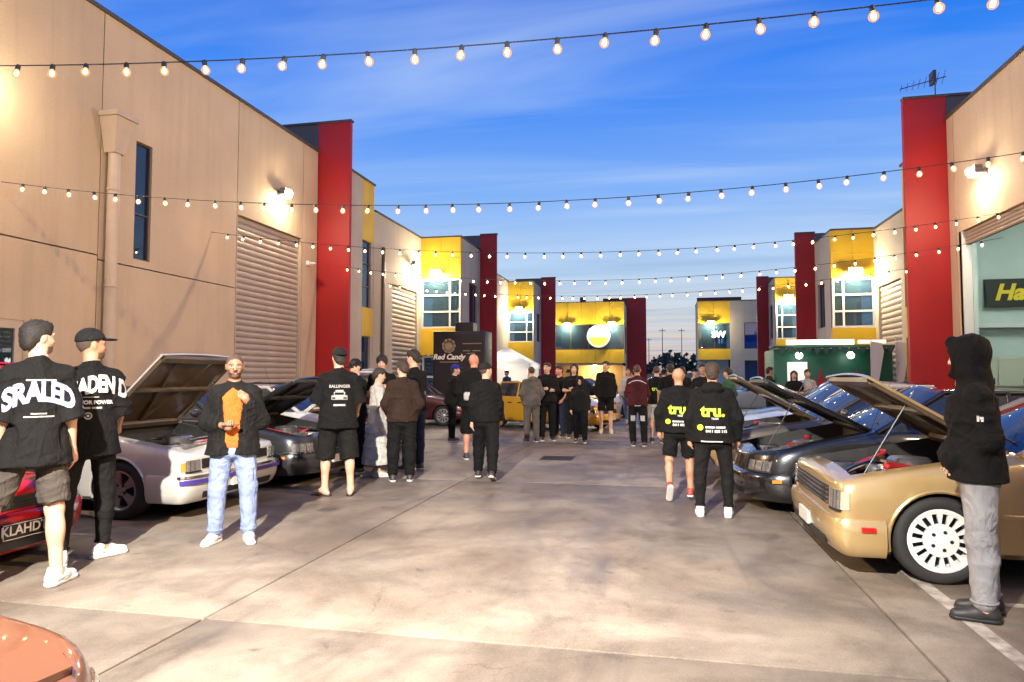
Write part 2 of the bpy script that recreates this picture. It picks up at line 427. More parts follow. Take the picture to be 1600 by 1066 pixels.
def rects(a0, a1, z0, z1, holes):
    """split a rectangle with rectangular holes into solid rectangles"""
    As = sorted({a0, a1, *[min(max(h[k], a0), a1) for h in holes for k in (0, 1)]})
    out = []
    for i in range(len(As) - 1):
        p, q = As[i], As[i + 1]
        if q - p < 1e-6: continue
        cuts = sorted([(max(h[2], z0), min(h[3], z1)) for h in holes if h[0] < (p + q) / 2 < h[1] and h[3] > z0 and h[2] < z1])
        z = z0
        for c0, c1 in cuts:
            if c0 > z: out.append((p, q, z, c0))
            z = max(z, c1)
        if z < z1: out.append((p, q, z, z1))
    return out
def panel(parent, plane, pos, th, a0, a1, z0, z1, m, holes=(), name='wall_panel'):
    """plane 'x': wall in y-z at x from pos to pos+th; plane 'y': wall in x-z"""
    b = MB()
    for p, q, r_, s_ in rects(a0, a1, z0, z1, list(holes)):
        if plane == 'x': b.box((min(pos, pos + th), p, r_), (max(pos, pos + th), q, s_))
        else: b.box((p, min(pos, pos + th), r_), (q, max(pos, pos + th), s_))
    bm_o = b.build(name, m, parent)
    return bm_o
def window(parent, plane, pos, face, a0, a1, z0, z1, glass, frame, rows=(), cols=(), fw=0.06, recess=0.06, name='window'):
    """face = +1/-1: the outward direction along the plane's axis; panes are children"""
    def bx(b, lo_a, hi_a, lo_z, hi_z, d0, d1):
        lo, hi = min(d0, d1), max(d0, d1)
        if plane == 'x': b.box((lo, lo_a, lo_z), (hi, hi_a, hi_z))
        else: b.box((lo_a, lo, lo_z), (hi_a, hi, hi_z))
    d0, d1 = pos - face * recess, pos - face * (recess + 0.07)
    b = MB()
    bx(b, a0, a0 + fw, z0, z1, d0, d1); bx(b, a1 - fw, a1, z0, z1, d0, d1)
    bx(b, a0 + fw, a1 - fw, z0, z0 + fw, d0, d1); bx(b, a0 + fw, a1 - fw, z1 - fw, z1, d0, d1)
    zs = [z0 + fw] + [v for r_ in rows for v in (r_ - fw / 2, r_ + fw / 2)] + [z1 - fw]
    cs = [a0 + fw] + [v for c_ in cols for v in (c_ - fw / 2, c_ + fw / 2)] + [a1 - fw]
    for i in range(1, len(zs) - 1, 2): bx(b, a0 + fw, a1 - fw, zs[i], zs[i + 1], d0 + face * 0.004, d1)
    for i in range(1, len(cs) - 1, 2): bx(b, cs[i], cs[i + 1], z0 + fw, z1 - fw, d0, d1 + face * 0.004)
    w = b.build(name, frame, parent)
    for i in range(0, len(zs), 2):
        for j in range(0, len(cs), 2):
            pb = MB(); bx(pb, cs[j] - 0.005, cs[j + 1] + 0.005, zs[i] - 0.005, zs[i + 1] + 0.005, pos - face * (recess + 0.03), pos - face * (recess + 0.042))
            pb.build('pane', glass, w)
    return w
def roller_door(parent, x, face, y0, y1, z0, z1, pitch=0.15, m=None):
    d = empty('roller_door', (0, 0, 0), 0, parent)
    n = int(round((z1 - z0) / pitch)); pitch = (z1 - z0) / n
    b = MB(); pts = []
    for k in range(7):
        t = k / 6
        pts.append((0.012 + 0.032 * math.sin(math.pi * t) ** 0.8, t * pitch * 0.94))
    pts = [(0, 0)] + pts + [(0, pitch * 0.94)]
    b.prism([(p[0] * face, p[1]) for p in pts], 'y', y0, y1)
    me = b.mesh('slat', m or M_SLAT, 50)
    for k in range(n):
        link('slat', me, d, (x, 0, z0 + k * pitch))
    bk = MB().box((min(x - 0.05 * face, x - 0.02 * face), y0, z0), (max(x - 0.05 * face, x - 0.02 * face), y1, z1)).build('backing_sheet', M_DARKG, d)
    g = MB()
    for yy in (y0 - 0.07, y1 - 0.02):
        g = MB().box((min(x - 0.03 * face, x + 0.07 * face), yy, z0), (max(x - 0.03 * face, x + 0.07 * face), yy + 0.09, z1))
        g.build('guide_rail', M_SLAT, d)
    return d
def cap(parent, lo, hi):
    MB().box(lo, hi).build('parapet_capping', M_CAPP, parent)
def downpipe(parent, x, face, y, z_top, r_=0.1):
    b = MB().tube([(x + face * 0.13, y, 0.05), (x + face * 0.13, y, z_top)], r_, 14); b.build('downpipe', M_PIPE, parent, 40)
    k = MB()
    z0, z1 = z_top - 0.02, z_top + 0.62
    w0, w1 = r_ * 1.15, r_ * 2.3
    k.add([(x + 0.01 * face, y - w0, z0), (x + (0.13 + w0) * face, y - w0, z0), (x + (0.13 + w0) * face, y + w0, z0), (x + 0.01 * face, y + w0, z0),
           (x + 0.01 * face, y - w1, z1), (x + (0.16 + w1 * 0.9) * face, y - w1, z1), (x + (0.16 + w1 * 0.9) * face, y + w1, z1), (x + 0.01 * face, y + w1, z1)],
          [(3, 2, 1, 0), (4, 5, 6, 7), (0, 1, 5, 4), (1, 2, 6, 5), (2, 3, 7, 6), (3, 0, 4, 7)])
    k.box((min(x, x + face * (0.20 + w1 * 0.9)) + 0.011, y - w1 - 0.03, z1), (max(x, x + face * (0.20 + w1 * 0.9)), y + w1 + 0.03, z1 + 0.09))
    k.build('rain_head', M_PIPE, parent)
    for zz in (1.2, 3.2, 5.0):
        MB().lathe([(r_ + 0.008, -0.02), (r_ + 0.016, 0), (r_ + 0.008, 0.02)], 'z', (x + face * 0.13, y, zz), 14).build('pipe_strap', M_PIPE, parent)

G_ = 0.012   # half a panel joint
# ---- big unit on the left
LX = -10.0
LT = 8.3
bl = tag(empty('warehouse', (0, 0, 0)), 'long beige warehouse wall with narrow blue window, downpipe and roller door', 'building', 'street warehouses')
MB().box((LX - 0.40, -12.9, 0), (LX - 0.23, 18.6, 2.0)).box((LX - 0.40, -12.9, 5.62), (LX - 0.23, 18.6, LT - 0.05)).build('joint_backing', M_JOINT, bl)
win_h = (11.36, 11.80, 3.84, 6.18)
door_h = (14.70, 17.70, 0.0, 5.50)
gd = (7.62, 9.08, 0.0, 2.45)
cols = [-12.9, -7.0, -1.0, 4.6, 10.5, 14.66, 17.78, 18.64]
for i in range(len(cols) - 1):
    a, b = cols[i] + G_, cols[i + 1] - G_
    zsp = [0.0, LT] if i == 1 else [0.0, 3.76, LT] if cols[i + 1] <= 10.5 else ([0.0, 3.68, LT] if i == 4 else [0.0, LT])
    for k in range(len(zsp) - 1):
        panel(bl, 'x', LX, -0.22, a, b, zsp[k] + (G_ if k else 0), zsp[k + 1] - (G_ if k + 2 < len(zsp) else 0), M_WALL, (win_h, (door_h[0], door_h[1], door_h[2], door_h[3]), gd, (-5.6, -2.4, 0.0, 5.5)))
cap(bl, (LX - 0.3, -12.9, LT), (LX + 0.05, 18.64, LT + 0.07))
window(bl, 'x', LX, 1, win_h[0], win_h[1], win_h[2], win_h[3], M_GLASSB, M_ALUB, rows=(4.75,), fw=0.03, recess=0.05)
window(bl, 'x', LX, 1, gd[0], gd[1], gd[2], gd[3], M_GLASST, M_PIPE, fw=0.14, recess=0.02, name='glass_door')
roller_door(bl, LX - 0.12, 1, door_h[0], door_h[1], 0.0, 5.50)
roller_door(bl, LX - 0.12, 1, -5.6, -2.4, 0.0, 5.50)
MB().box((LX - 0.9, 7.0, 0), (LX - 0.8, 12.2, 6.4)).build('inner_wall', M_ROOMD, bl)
downpipe(bl, LX, 1, 10.68, 5.70, 0.105)
MB().box((LX - 0.02, 18.0, 4.78), (LX + 0.1, 18.22, 4.9)).box((LX + 0.1, 18.08, 4.82), (LX + 0.24, 18.15, 4.88)).build('security_camera', M_ALU, bl)
# roof slab keeps light from leaking behind the parapet
MB().box((LX - 18, -12.9, 7.4), (LX - 0.42, 18.6, 7.6)).build('roof', M_DARKG, bl)
def fin(parent, x0, x1, y, z, m=M_RED, th=0.14, back=None):
    MB().box((x0, y, 0), (x1, y + th, z)).build('red_fin_wall', m, parent)
    cap(parent, (min(x0, back if back is not None else x0) - 0.001, y - 0.03, z), (max(x1, back if back is not None else x1) + 0.03, y + th + 0.03, z + 0.06))
    if back is not None:
        MB().box((min(back, x1), y + 0.004, 7.42), (max(back, x0) - (0.0 if back < x0 else 0.0), y + th - 0.004, z - 0.004)).build('blade_wall', M_DARKG, parent)
# ---- second left unit, beyond the red fin
b2 = tag(empty('warehouse'), 'beige unit behind the tall red fin, with yellow corner bay and floodlit roller door', 'building', 'street warehouses')
fin(b2, -10.02, -8.98, 18.68, 9.2, back=-12.4)
yb_h = [(21.85, 22.78, 3.95, 6.3), (21.85, 22.78, 0.0, 2.95)]
panel(b2, 'x', LX, -0.22, 19.01, 21.84, 0, 8.42, M_WALL2)
panel(b2, 'x', LX, -0.22, 21.85, 22.80, 0, 8.42, M_YEL, yb_h, name='yellow_panel')
window(b2, 'x', LX, 1, *yb_h[0], M_GLASSB, M_ALUB, rows=(4.7, 5.5), fw=0.04)
window(b2, 'x', LX, 1, *yb_h[1], M_GLASSB, M_ALUB, fw=0.04, name='glass_door')
panel(b2, 'y', 22.58, 0.22, -12.5, -10.01, 0, 8.42, M_WALL2)
cap(b2, (LX - 2.4, 19.01, 8.42), (LX + 0.05, 22.84, 8.48))
panel(b2, 'x', LX, -0.22, 22.81, 27.80, 0, 7.5, M_WALL2, ((24.6, 27.35, 0, 5.1),))
cap(b2, (LX - 0.3, 22.85, 7.5), (LX + 0.05, 27.78, 7.56))
roller_door(b2, LX - 0.12, 1, 24.6, 27.35, 0, 5.1, 0.18)
MB().tube([(LX + 0.1, 23.45, 0), (LX + 0.1, 23.45, 6.3)], 0.07, 10).build('downpipe', M_ALUB, b2, 40)
def bay(parent, xa, xb, y, ztop, face_right, zwin, zy2, depth, fin_x, ztopfin, glass=M_GLASST, rows=2):
    """projecting office bay: yellow head, ribbon window, yellow apron, beige flank, red fin"""
    x0, x1 = min(xa, xb), max(xa, xb)
    w = x1 - x0
    n = 2
    for k in range(n):
        panel(parent, 'y', y, 0.2, x0 + w * k / n + 0.006, x0 + w * (k + 1) / n - 0.006, zwin[1] + 0.9, ztop, M_YEL, name='yellow_panel')
        panel(parent, 'y', y, 0.2, x0 + w * k / n + 0.006, x0 + w * (k + 1) / n - 0.006, zwin[1] + 0.012, zwin[1] + 0.888, M_YEL, name='yellow_panel')
    panel(parent, 'y', y, 0.2, x0, x1, zy2, zwin[0] - 0.012, M_YEL, name='yellow_panel')
    rws = [zwin[0] + (zwin[1] - zwin[0]) * (i + 1) / (rows + 1) for i in range(rows)]
    window(parent, 'y', y, -1, x0 + 0.03, x1 - 0.01, zwin[0], zwin[1], glass, M_ALU, rows=rws, cols=((x0 + x1) / 2 + 0.25 * w * (1 if face_right else -1) * 0.9,), fw=0.07, recess=0.03)
    window(parent, 'y', y, -1, x0 + 0.03, x1 - 0.01, 0.05, zy2 - 0.03, glass, M_ALU, rows=(zy2 * 0.62,), cols=((x0 + x1) / 2,), fw=0.08, recess=0.12, name='shop_window')
    xs = x1 if face_right else x0
    fc = 1 if face_right else -1
    hole = (y + depth * 0.42, y + depth * 0.85, zwin[0] + 0.1, zwin[1])
    panel(parent, 'x', xs - fc * 0.002, -0.2 * fc, y + 0.21, y + depth, 0, ztop, M_WALL2, (hole,))
    window(parent, 'x', xs, fc, *hole, M_GLASSB, M_ALUB, fw=0.05, recess=0.08)
    cap(parent, (x0 - 0.01, y - 0.04, ztop), (x1 + 0.04, y + depth, ztop + 0.06))
    MB().box((x0 + 0.22, y + 0.9, 0.05), (x1 - 0.22, y + 1.0, ztop - 0.5)).build('inner_wall', M_ROOM, parent)
    fin(parent, min(xs, fin_x), max(xs, fin_x), y + depth + 0.01, ztopfin, back=(min(xa, xb) - 1.5 if face_right else max(xa, xb) + 1.5) if False else None)
    MB().box((min(xa, xs) - 0.1, y + depth + 0.015, 0), (max(xa, xs) - 0.003, y + depth + 0.12, ztopfin - 0.005)).build('blade_wall', M_DARKG, parent)
bay(b2, LX, -8.22, 27.8, 7.5, True, (3.6, 5.72), 2.45, 3.2, -7.42, 8.22)
# ---- third left unit
b3 = tag(empty('warehouse'), 'pale unit with yellow bay beside the bright white marquee, second red fin beyond', 'building', 'street warehouses')
panel(b3, 'x', LX, -0.22, 31.35, 45.2, 0, 8.0, M_WALL2, ((38.5, 42.0, 0, 4.6),))
cap(b3, (LX - 0.3, 31.35, 8.0), (LX + 0.05, 45.2, 8.06))
roller_door(b3, LX - 0.12, 1, 38.5, 42.0, 0, 4.6, 0.24)
bay(b3, LX, -8.24, 45.2, 7.95, True, (3.85, 5.9), 2.5, 3.0, -7.2, 8.6)
# ---- building closing the street, left of the gap
b4 = tag(empty('warehouse'), 'yellow banded building across the street end with round white and lime sign', 'building', 'street warehouses')
EY = 60.0
for k in range(5):
    xa = -9.15 + (6.2 / 5) * k
    panel(b4, 'y', EY, 0.2, xa + 0.01, xa + 6.2 / 5 - 0.01, 6.12, 8.05, M_YEL, name='yellow_panel')
    panel(b4, 'y', EY, 0.2, xa + 0.01, xa + 6.2 / 5 - 0.01, 2.7, 3.88, M_YEL, name='yellow_panel')
window(b4, 'y', EY, -1, -9.15, -2.95, 3.9, 6.1, M_GLASST, M_ALUB, cols=(-7.6, -6.05, -4.5), fw=0.08, recess=0.05)
MB().box((-9.1, EY + 1.4, 2.6), (-3.0, EY + 1.5, 7.6)).build('inner_wall', mat('blue_room', (0.03, 0.10, 0.30), 0.8), b4)
panel(b4, 'y', EY + 2.2, 0.2, -9.1, -2.95, 0, 2.7, mat('ochre_wall', (0.45, 0.28, 0.10), 0.8), name='undercroft_wall')
MB().box((-9.15, EY + 0.21, 2.5), (-2.95, EY + 2.5, 2.68)).build('soffit', M_WALL2, b4)
panel(b4, 'x', -2.95, -0.2, EY + 0.21, EY + 5.6, 0, 8.05, M_WALL2, ((EY + 1.8, EY + 4.5, 3.6, 6.0), (EY + 0.2, EY + 2.1, 0, 2.5)))
window(b4, 'x', -2.95, 1, EY + 1.8, EY + 4.5, 3.6, 6.0, M_GLASSB, M_ALUB, fw=0.06)
cap(b4, (-9.15, EY - 0.05, 8.05), (-2.9, EY + 5.6, 8.12))
MB().box((-2.95, EY + 5.62, 0), (-1.15, EY + 6.0, 9.0)).build('red_fin_wall', M_RED, b4)
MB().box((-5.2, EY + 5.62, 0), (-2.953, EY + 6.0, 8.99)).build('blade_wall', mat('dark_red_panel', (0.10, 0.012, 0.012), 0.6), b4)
MB().box((-7.0, EY + 2, 8.1), (-6.5, EY + 2.5, 8.75)).build('roof_vent', M_METALD, b4)
sg = MB().lathe([(0.0, -0.16), (0.95, -0.16), (1.0, -0.12), (1.0, 0.0), (0.0, 0.0)], 'y', (0, 0, 0), 40)
s1 = sg.build('round_sign', mat('white_lit_sign', (0.8, 0.8, 0.75), 0.4, emit=(1, 0.97, 0.85), estr=0.75), None, 40, (-5.15, EY - 0.02, 5.05))
tag(s1, 'round white sign with lime lower part on the street-end building', 'sign')
pts = [(0.86 * math.cos(a), 0.86 * math.sin(a)) for a in np.linspace(math.pi + 0.12, 2 * math.pi - 0.12, 22)]
MB().prism(pts, 'y', -0.175, -0.161).build('lime_panel', mat('lime_lit', (0.55, 0.8, 0.06), 0.4, emit=(0.7, 0.95, 0.1), estr=0.7), s1)
# ---- building closing the street, right of the gap
b5 = tag(empty('warehouse'), 'street-end building right of the gap, yellow corner and small white window sign', 'building', 'street warehouses')
for k in range(2):
    xa = 3.28 + 1.3 * k
    panel(b5, 'y', EY, 0.2, xa + 0.01, xa + 1.29, 6.05, 7.9, M_YEL, name='yellow_panel')
panel(b5, 'y', EY, 0.2, 3.28, 5.87, 2.95, 3.85, M_YEL, name='yellow_panel')
window(b5, 'y', EY, -1, 3.28, 5.87, 3.87, 6.03, M_GLASST, M_ALUB, cols=(4.6,), fw=0.07, recess=0.04)
MB().box((3.5, EY + 1.2, 2.9), (5.7, EY + 1.3, 7.4)).build('inner_wall', M_ROOM, b5)
panel(b5, 'y', EY - 0.05, 0.25, 5.88, 9.4, 0, 7.9, M_WALL2, ((7.0, 8.2, 3.85, 6.05), (7.0, 8.4, 0, 2.9)))
window(b5, 'y', EY - 0.05, -1, 7.0, 8.2, 3.85, 6.05, M_GLASSB, M_ALUB, fw=0.06)
panel(b5, 'y', EY + 1.8, 0.2, 3.3, 5.87, 0, 2.95, M_ROOM, name='undercroft_wall')
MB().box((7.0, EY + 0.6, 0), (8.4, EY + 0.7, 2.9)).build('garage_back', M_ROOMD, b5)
cap(b5, (3.25, EY - 0.1, 7.9), (9.4, EY + 4, 7.97))
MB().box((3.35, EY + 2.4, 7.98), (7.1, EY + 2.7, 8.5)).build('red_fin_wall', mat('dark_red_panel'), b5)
panel(b5, 'x', 3.28, 0.2, EY + 0.21, EY + 4, 2.95, 7.9, M_WALL2)
M_LIT = mat('white_lit_letter', (0.9, 0.9, 0.9), 0.5, emit=(1, 1, 1), estr=2.2)
place_text('window_lettering', 'SW', 0.72, M_LIT, b5, (4.95, EY - 0.03, 5.05), (1, 0, 0), (0, 0, 1), bold=0.03)
MB().box((4.95, EY - 0.035, 4.3), (5.05, EY - 0.02, 4.7)).box((5.15, EY - 0.035, 4.3), (5.25, EY - 0.02, 4.7)).build('window_mark', mat('blue_mark', (0.05, 0.12, 0.5), 0.5), b5)

# ---- big unit on the right with the open workshop door
RX = 7.2
RT = 8.05
br = tag(empty('warehouse'), 'beige warehouse wall on the right with open roller door into lit workshop', 'building', 'street warehouses')
rdoor = (14.6, 18.35, 0.0, 5.06)
cr_ = [-12.9, -7.0, -1.0, 5.0, 11.0, 14.4, 18.62, 19.0]
for i in range(len(cr_) - 1):
    panel(br, 'x', RX, 0.22, cr_[i] + G_, cr_[i + 1] - G_, 0, RT, M_WALL, (rdoor, (-5.6, -2.4, 0, 5.1)))
MB().box((RX + 0.23, -12.9, 5.2), (RX + 0.4, 18.9, RT - 0.05)).build('joint_backing', M_JOINT, br)
cap(br, (RX - 0.05, -12.9, RT), (RX + 0.3, 19.0, RT + 0.07))
MB().box((RX + 0.42, -12.9, 7.2), (RX + 18, 19.0, 7.4)).build('roof', M_DARKG, br)
roller_door(br, RX + 0.12, -1, -5.6, -2.4, 0.0, 5.1)
roller_door(br, RX + 0.12, -1, rdoor[0], rdoor[1], 4.72, 5.06, 0.085)
# workshop interior
M_WSH = mat('workshop_wall', (0.58, 0.66, 0.61), 0.75, var=0.04, scale=2)
MB().box((RX + 0.3, 20.9, 0), (RX + 11, 21.0, 6.2)).build('workshop_wall', M_WSH, br)
MB().box((RX + 11, 13.0, 0), (RX + 11.1, 20.9, 6.2)).build('workshop_wall', M_WSH, br)
MB().box((RX + 0.3, 12.9, 0), (RX + 11, 13.0, 6.2)).build('workshop_wall', M_WSH, br)
MB().box((RX + 0.3, 12.9, 6.2), (RX + 11, 21.0, 6.3)).build('workshop_ceiling', M_WSH, br)
MB().box((RX + 0.23, 18.36, 0), (RX + 0.32, 20.9, 6.2)).build('workshop_wall', M_WSH, br)
MB().box((RX + 0.23, 13.0, 0), (RX + 0.32, 14.59, 6.2)).build('workshop_wall', M_WSH, br)
MB().box((RX + 0.35, 20.62, 2.86), (RX + 10.9, 20.88, 2.98)).build('mezzanine_beam', M_ALU, br)
MB().box((RX + 0.0, 18.31, 0), (RX + 0.2, 18.47, 5.06)).build('door_jamb', M_ALU, br)
cb = tag(empty('cabinet', (9.7, 20.55, 0.72)), 'pale wall cabinets below the beam in the lit workshop', 'cabinet')
M_CAB = mat('pale_cabinet', (0.60, 0.58, 0.45), 0.5)
MB().box((-1.6, -0.05, 0.55), (1.9, 0.3, 1.35)).build('carcass', M_CAB, cb)
for k in range(5):
    dr = MB().box((-1.58 + k * 0.695, -0.075, 0.57), (-1.58 + k * 0.695 + 0.68, -0.052, 1.33), bev=0.006).build('cabinet_door', M_CAB, cb)
    MB().box((-1.58 + k * 0.695 + 0.58, -0.10, 0.62), (-1.58 + k * 0.695 + 0.60, -0.076, 0.78)).build('handle', M_METALD, dr)
bn = tag(empty('workbench', (9.7, 20.2, 0.0)), 'light workbench under the wall cabinets in the workshop', 'workbench')
MB().box((-1.6, -0.1, 0.85), (1.9, 0.6, 0.93)).build('worktop', M_CAB, bn)
for xx in (-1.5, 1.75):
    MB().box((xx, 0.0, 0.0), (xx + 0.07, 0.5, 0.85)).build('leg', M_CAB, bn)
sgn = tag(empty('workshop_sign', (9.45, 20.78, 3.80)), 'black sign with yellow italic Hal lettering on the workshop wall', 'sign')
MB().box((-0.75, -0.03, -0.38), (1.2, 0.09, 0.38)).build('board', mat('black_board', (0.012, 0.012, 0.01), 0.5), sgn)
place_text('lettering', 'Hal', 0.60, mat('yellow_letter', (0.85, 0.62, 0.02), 0.5), sgn, (-0.55, -0.036, 0.0), (1, 0, 0), (0, 0, 1), bold=0.022, shear=0.3, align='LEFT')
# ---- second right unit
b6 = tag(empty('warehouse'), 'beige unit behind the green food stall, yellow bay between two red fins', 'building', 'street warehouses')
fin(b6, 6.22, RX + 0.02, 19.02, 8.68, back=9.6)
panel(b6, 'x', RX + 0.0, 0.22, 19.36, 21.0, 0, 7.85, M_WALL2)
yr = [(21.02, 22.3, 3.6, 6.0), (21.02, 22.3, 0.0, 2.7)]
panel(b6, 'x', RX, 0.22, 21.01, 22.31, 0, 7.85, M_YEL, yr, name='yellow_panel')
window(b6, 'x', RX, -1, *yr[0], M_GLASSB, M_ALUB, rows=(4.6, 5.3), fw=0.04)
window(b6, 'x', RX, -1, *yr[1], M_GLASSB, M_ALUB, fw=0.04, name='glass_door')
cap(b6, (RX - 0.05, 19.36, 7.85), (RX + 2.0, 22.33, 7.92))
panel(b6, 'y', 22.1, 0.2, RX + 0.23, 10, 0, 7.85, M_WALL2)
panel(b6, 'x', 7.6, 0.22, 22.32, 26.55, 0, 6.8, M_WALL2, ((23.9, 26.2, 0, 4.7),))
cap(b6, (7.55, 22.34, 6.8), (7.9, 26.5, 6.86))
roller_door(b6, 7.72, -1, 23.9, 26.2, 0, 4.7, 0.2)
bay(b6, 7.6, 6.15, 26.55, 6.85, False, (3.3, 5.1), 2.35, 2.6, 5.42, 7.3)
# ---- third right unit
b7 = tag(empty('warehouse'), 'far right unit with lit white window bay and the last red fin', 'building', 'street warehouses')
panel(b7, 'x', 7.6, 0.22, 29.5, 40.0, 0, 7.0, M_WALL2)
cap(b7, (7.55, 29.5, 7.0), (7.9, 40, 7.06))
bay(b7, 7.6, 6.35, 40.0, 7.0, False, (3.6, 5.6), 2.3, 2.4, 5.7, 7.4)

# ---- tv antenna on the right fin
an = tag(empty('tv_antenna', (7.05, 19.2, 8.74)), 'dark rooftop tv antenna on a short mast above the red fin', 'antenna'); an.scale = (0.72, 0.72, 0.78)
M_ANT = mat('antenna_metal', (0.06, 0.07, 0.09), 0.5, 0.5)
MB().tube([(0, 0, 0), (0, 0, 0.62)], 0.02, 8).build('mast', M_ANT, an)
ax = Vector((-1.0, 0.15, -0.16))
MB().tube([Vector((0.35, -0.05, 0.66)), Vector((0.35, -0.05, 0.66)) + ax * 1.45], 0.016, 6).build('boom', M_ANT, an)
for k in range(8):
    c_ = Vector((0.33, -0.05, 0.66)) + ax * (0.06 + 0.19 * k)
    h_ = 0.30 - 0.022 * k
    MB().tube([c_ + Vector((0.15 * h_, h_, -0.4 * h_)), c_ - Vector((0.15 * h_, h_, -0.4 * h_))], 0.009, 6).build('element', M_ANT, an)
MB().box((-0.12, -0.2, 0.45), (-0.02, 0.2, 0.86)).build('reflector', M_ANT, an)

# ------------------------------------------------------------------ far end: wood, poles, lamp
M_LEAF = mat('far_foliage', (0.035, 0.05, 0.03), 0.8, var=0.4, scale=0.5)
rng = np.random.default_rng(3)
fb = MB()
for k in range(5200):
    x = rng.uniform(-60, 75); y = rng.uniform(150, 170)
    hh = 5.2 + 1.6 * math.sin(x * 0.21) + 1.2 * math.sin(x * 0.53 + 1) + rng.uniform(-0.8, 0.8)
    z = hh * math.sqrt(rng.uniform(0, 1)); s_ = rng.uniform(0.35, 0.9)
    a = rng.normal(size=3); a /= np.linalg.norm(a); b_ = np.cross(a, rng.normal(size=3)); b_ /= np.linalg.norm(b_)
    c_ = np.array((x, y, z))
    fb.add([c_ - a * s_, c_ + b_ * s_ * 0.7, c_ + a * s_, c_ - b_ * s_ * 0.7], [(0, 1, 2, 3)])
fw_ = fb.build('treeline', M_LEAF, fix=False); tag(fw_, 'dark wood along the horizon in the gap at the street end', 'trees', kind='stuff')
poles = [(0.6, 120, 12.5), (4.2, 132, 13.5), (9.2, 138, 14.0), (-1.8, 128, 11)]
names = ['tallest', 'thin', 'far', 'short']
lb = ['thin utility pole nearest the left building in the horizon gap', 'thin utility pole in the middle of the horizon gap', 'thin utility pole close to the yellow corner right of the gap', 'short utility pole partly behind the street-end red fin']
for (x, y, h), l in zip(poles, lb):
    u = tag(empty('utility_pole', (x, y, 0)), l, 'pole', 'far utility poles')
    MB().tube([(0, 0, -0.1), (0, 0, h * 0.78)], [0.09, 0.05], 8).build('pole', M_METALD, u)
    MB().box((-0.55, -0.03, h * 0.745), (0.55, 0.03, h * 0.753)).build('crossarm', M_METALD, u)
fence = tag(empty('boundary_wall', (0, 66, 0)), 'low pale boundary wall closing the gap at the street end', 'wall')
MB().box((-1.1, 0, 0), (3.3, 0.2, 1.75)).build('wall', M_WALL2, fence)
MB().box((-1.1, -0.04, 1.75), (3.3, 0.24, 1.83)).build('coping', M_CAPP, fence)

for (x, y, l) in ((-1.9, 12.9, 'rectangular steel drain grate in the paving mid-yard'), (-0.6, 2.4, 'steel drain grate in the paving just in front of the viewer')):
    dg_ = tag(empty('drain_grate', (x, y, 0)), l, 'drain', 'yard drains')
    MB().box((-0.30, -0.30, 0.001), (0.30, -0.26, 0.007)).box((-0.30, 0.26, 0.001), (0.30, 0.30, 0.007)).box((-0.30, -0.26, 0.001), (-0.26, 0.26, 0.007)).box((0.26, -0.26, 0.001), (0.30, 0.26, 0.007)).build('frame', M_METALD, dg_)
    MB().box((-0.26, -0.26, 0.0005), (0.26, 0.26, 0.0015)).build('pit_shade_sheet', M_JOINT, dg_)  # thin dark sheet paints the shade below the bars, no hole is cut
    for k in range(11):
        MB().box((-0.25 + k * 0.046, -0.26, 0.002), (-0.25 + k * 0.046 + 0.02, 0.26, 0.0065)).build('bar', M_METALD, dg_)
# ------------------------------------------------------------------ lamps
WARM = (1.0, 0.66, 0.34)
SODIUM = (1.0, 0.60, 0.30)
M_LENS = mat('lamp_lens', (1, 1, 1), 0.3, emit=(1.0, 0.80, 0.52), estr=480.0)
M_HOUS = mat('lamp_housing', (0.25, 0.24, 0.22), 0.5, 0.5)
def flood(loc, face, label, power, color=WARM, spot=92, aim=None, size=0.30):
    """wall floodlight: bracket, housing, hood, glowing lens and the light it gives. face: outward unit vector"""
    f = Vector(face); up = Vector((0, 0, 1)); s_ = f.cross(up)
    L = tag(empty('floodlight', loc), label, 'floodlight', 'wall floodlights')
    def P(a, b, c): return s_ * a + f * b + up * c
    def bx(mb, a0, a1, b0, b1, c0, c1):
        vs = [P(a, b, c) for c in (c0, c1) for a, b in ((a0, b0), (a1, b0), (a1, b1), (a0, b1))]
        mb.add(vs, [(3, 2, 1, 0), (4, 5, 6, 7), (0, 1, 5, 4), (1, 2, 6, 5), (2, 3, 7, 6), (3, 0, 4, 7)])
    m_ = MB(); bx(m_, -0.04, 0.04, 0, 0.14, -0.04, 0.04); bx(m_, -0.09, 0.09, 0, 0.02, -0.09, 0.09); m_.build('bracket', M_HOUS, L)
    h_ = MB(); bx(h_, -size / 2, size / 2, 0.12, 0.28, -0.05, 0.14); h_.build('housing', M_HOUS, L)
    l_ = MB(); bx(l_, -size / 2 + 0.015, size / 2 - 0.015, 0.14, 0.30, -0.075, -0.052)
    l_.build('lens', M_LENS, L)
    l_ = MB().ball(P(0, 0.30, 0.01), 0.095, 0, 14, 10); l_.build('glowing_globe', M_LENS, L, 60)
    ld = bpy.data.lights.new('flood_light', 'POINT' if spot > 170 else 'SPOT'); ld.energy = power; ld.color = color; ld.shadow_soft_size = 0.10
    if spot <= 170: ld.spot_size = R(spot); ld.spot_blend = 0.85
    lo = bpy.data.objects.new('flood_light', ld); COL.objects.link(lo); lo.parent = L
    lo.location = P(0, 0.40, -0.16)
    d = Vector(aim) - Vector(loc) if aim is not None else (f * 2.0 - up * 0.22)
    lo.rotation_euler = d.to_track_quat('-Z', 'Y').to_euler()
    return L
flood((-9.99, 16.48, 6.45), (1, 0, 0), 'glaring wall floodlight above the left roller door', 3600)
flood((-9.99, 8.0, 6.4), (1, 0, 0), 'wall floodlight beside the downpipe just past the left edge', 3600)
flood((-9.99, -4.0, 6.4), (1, 0, 0), 'added unseen floodlight above the roller door behind the viewer on the left', 2600)  # added lamp behind the camera, patterned on the visible ones
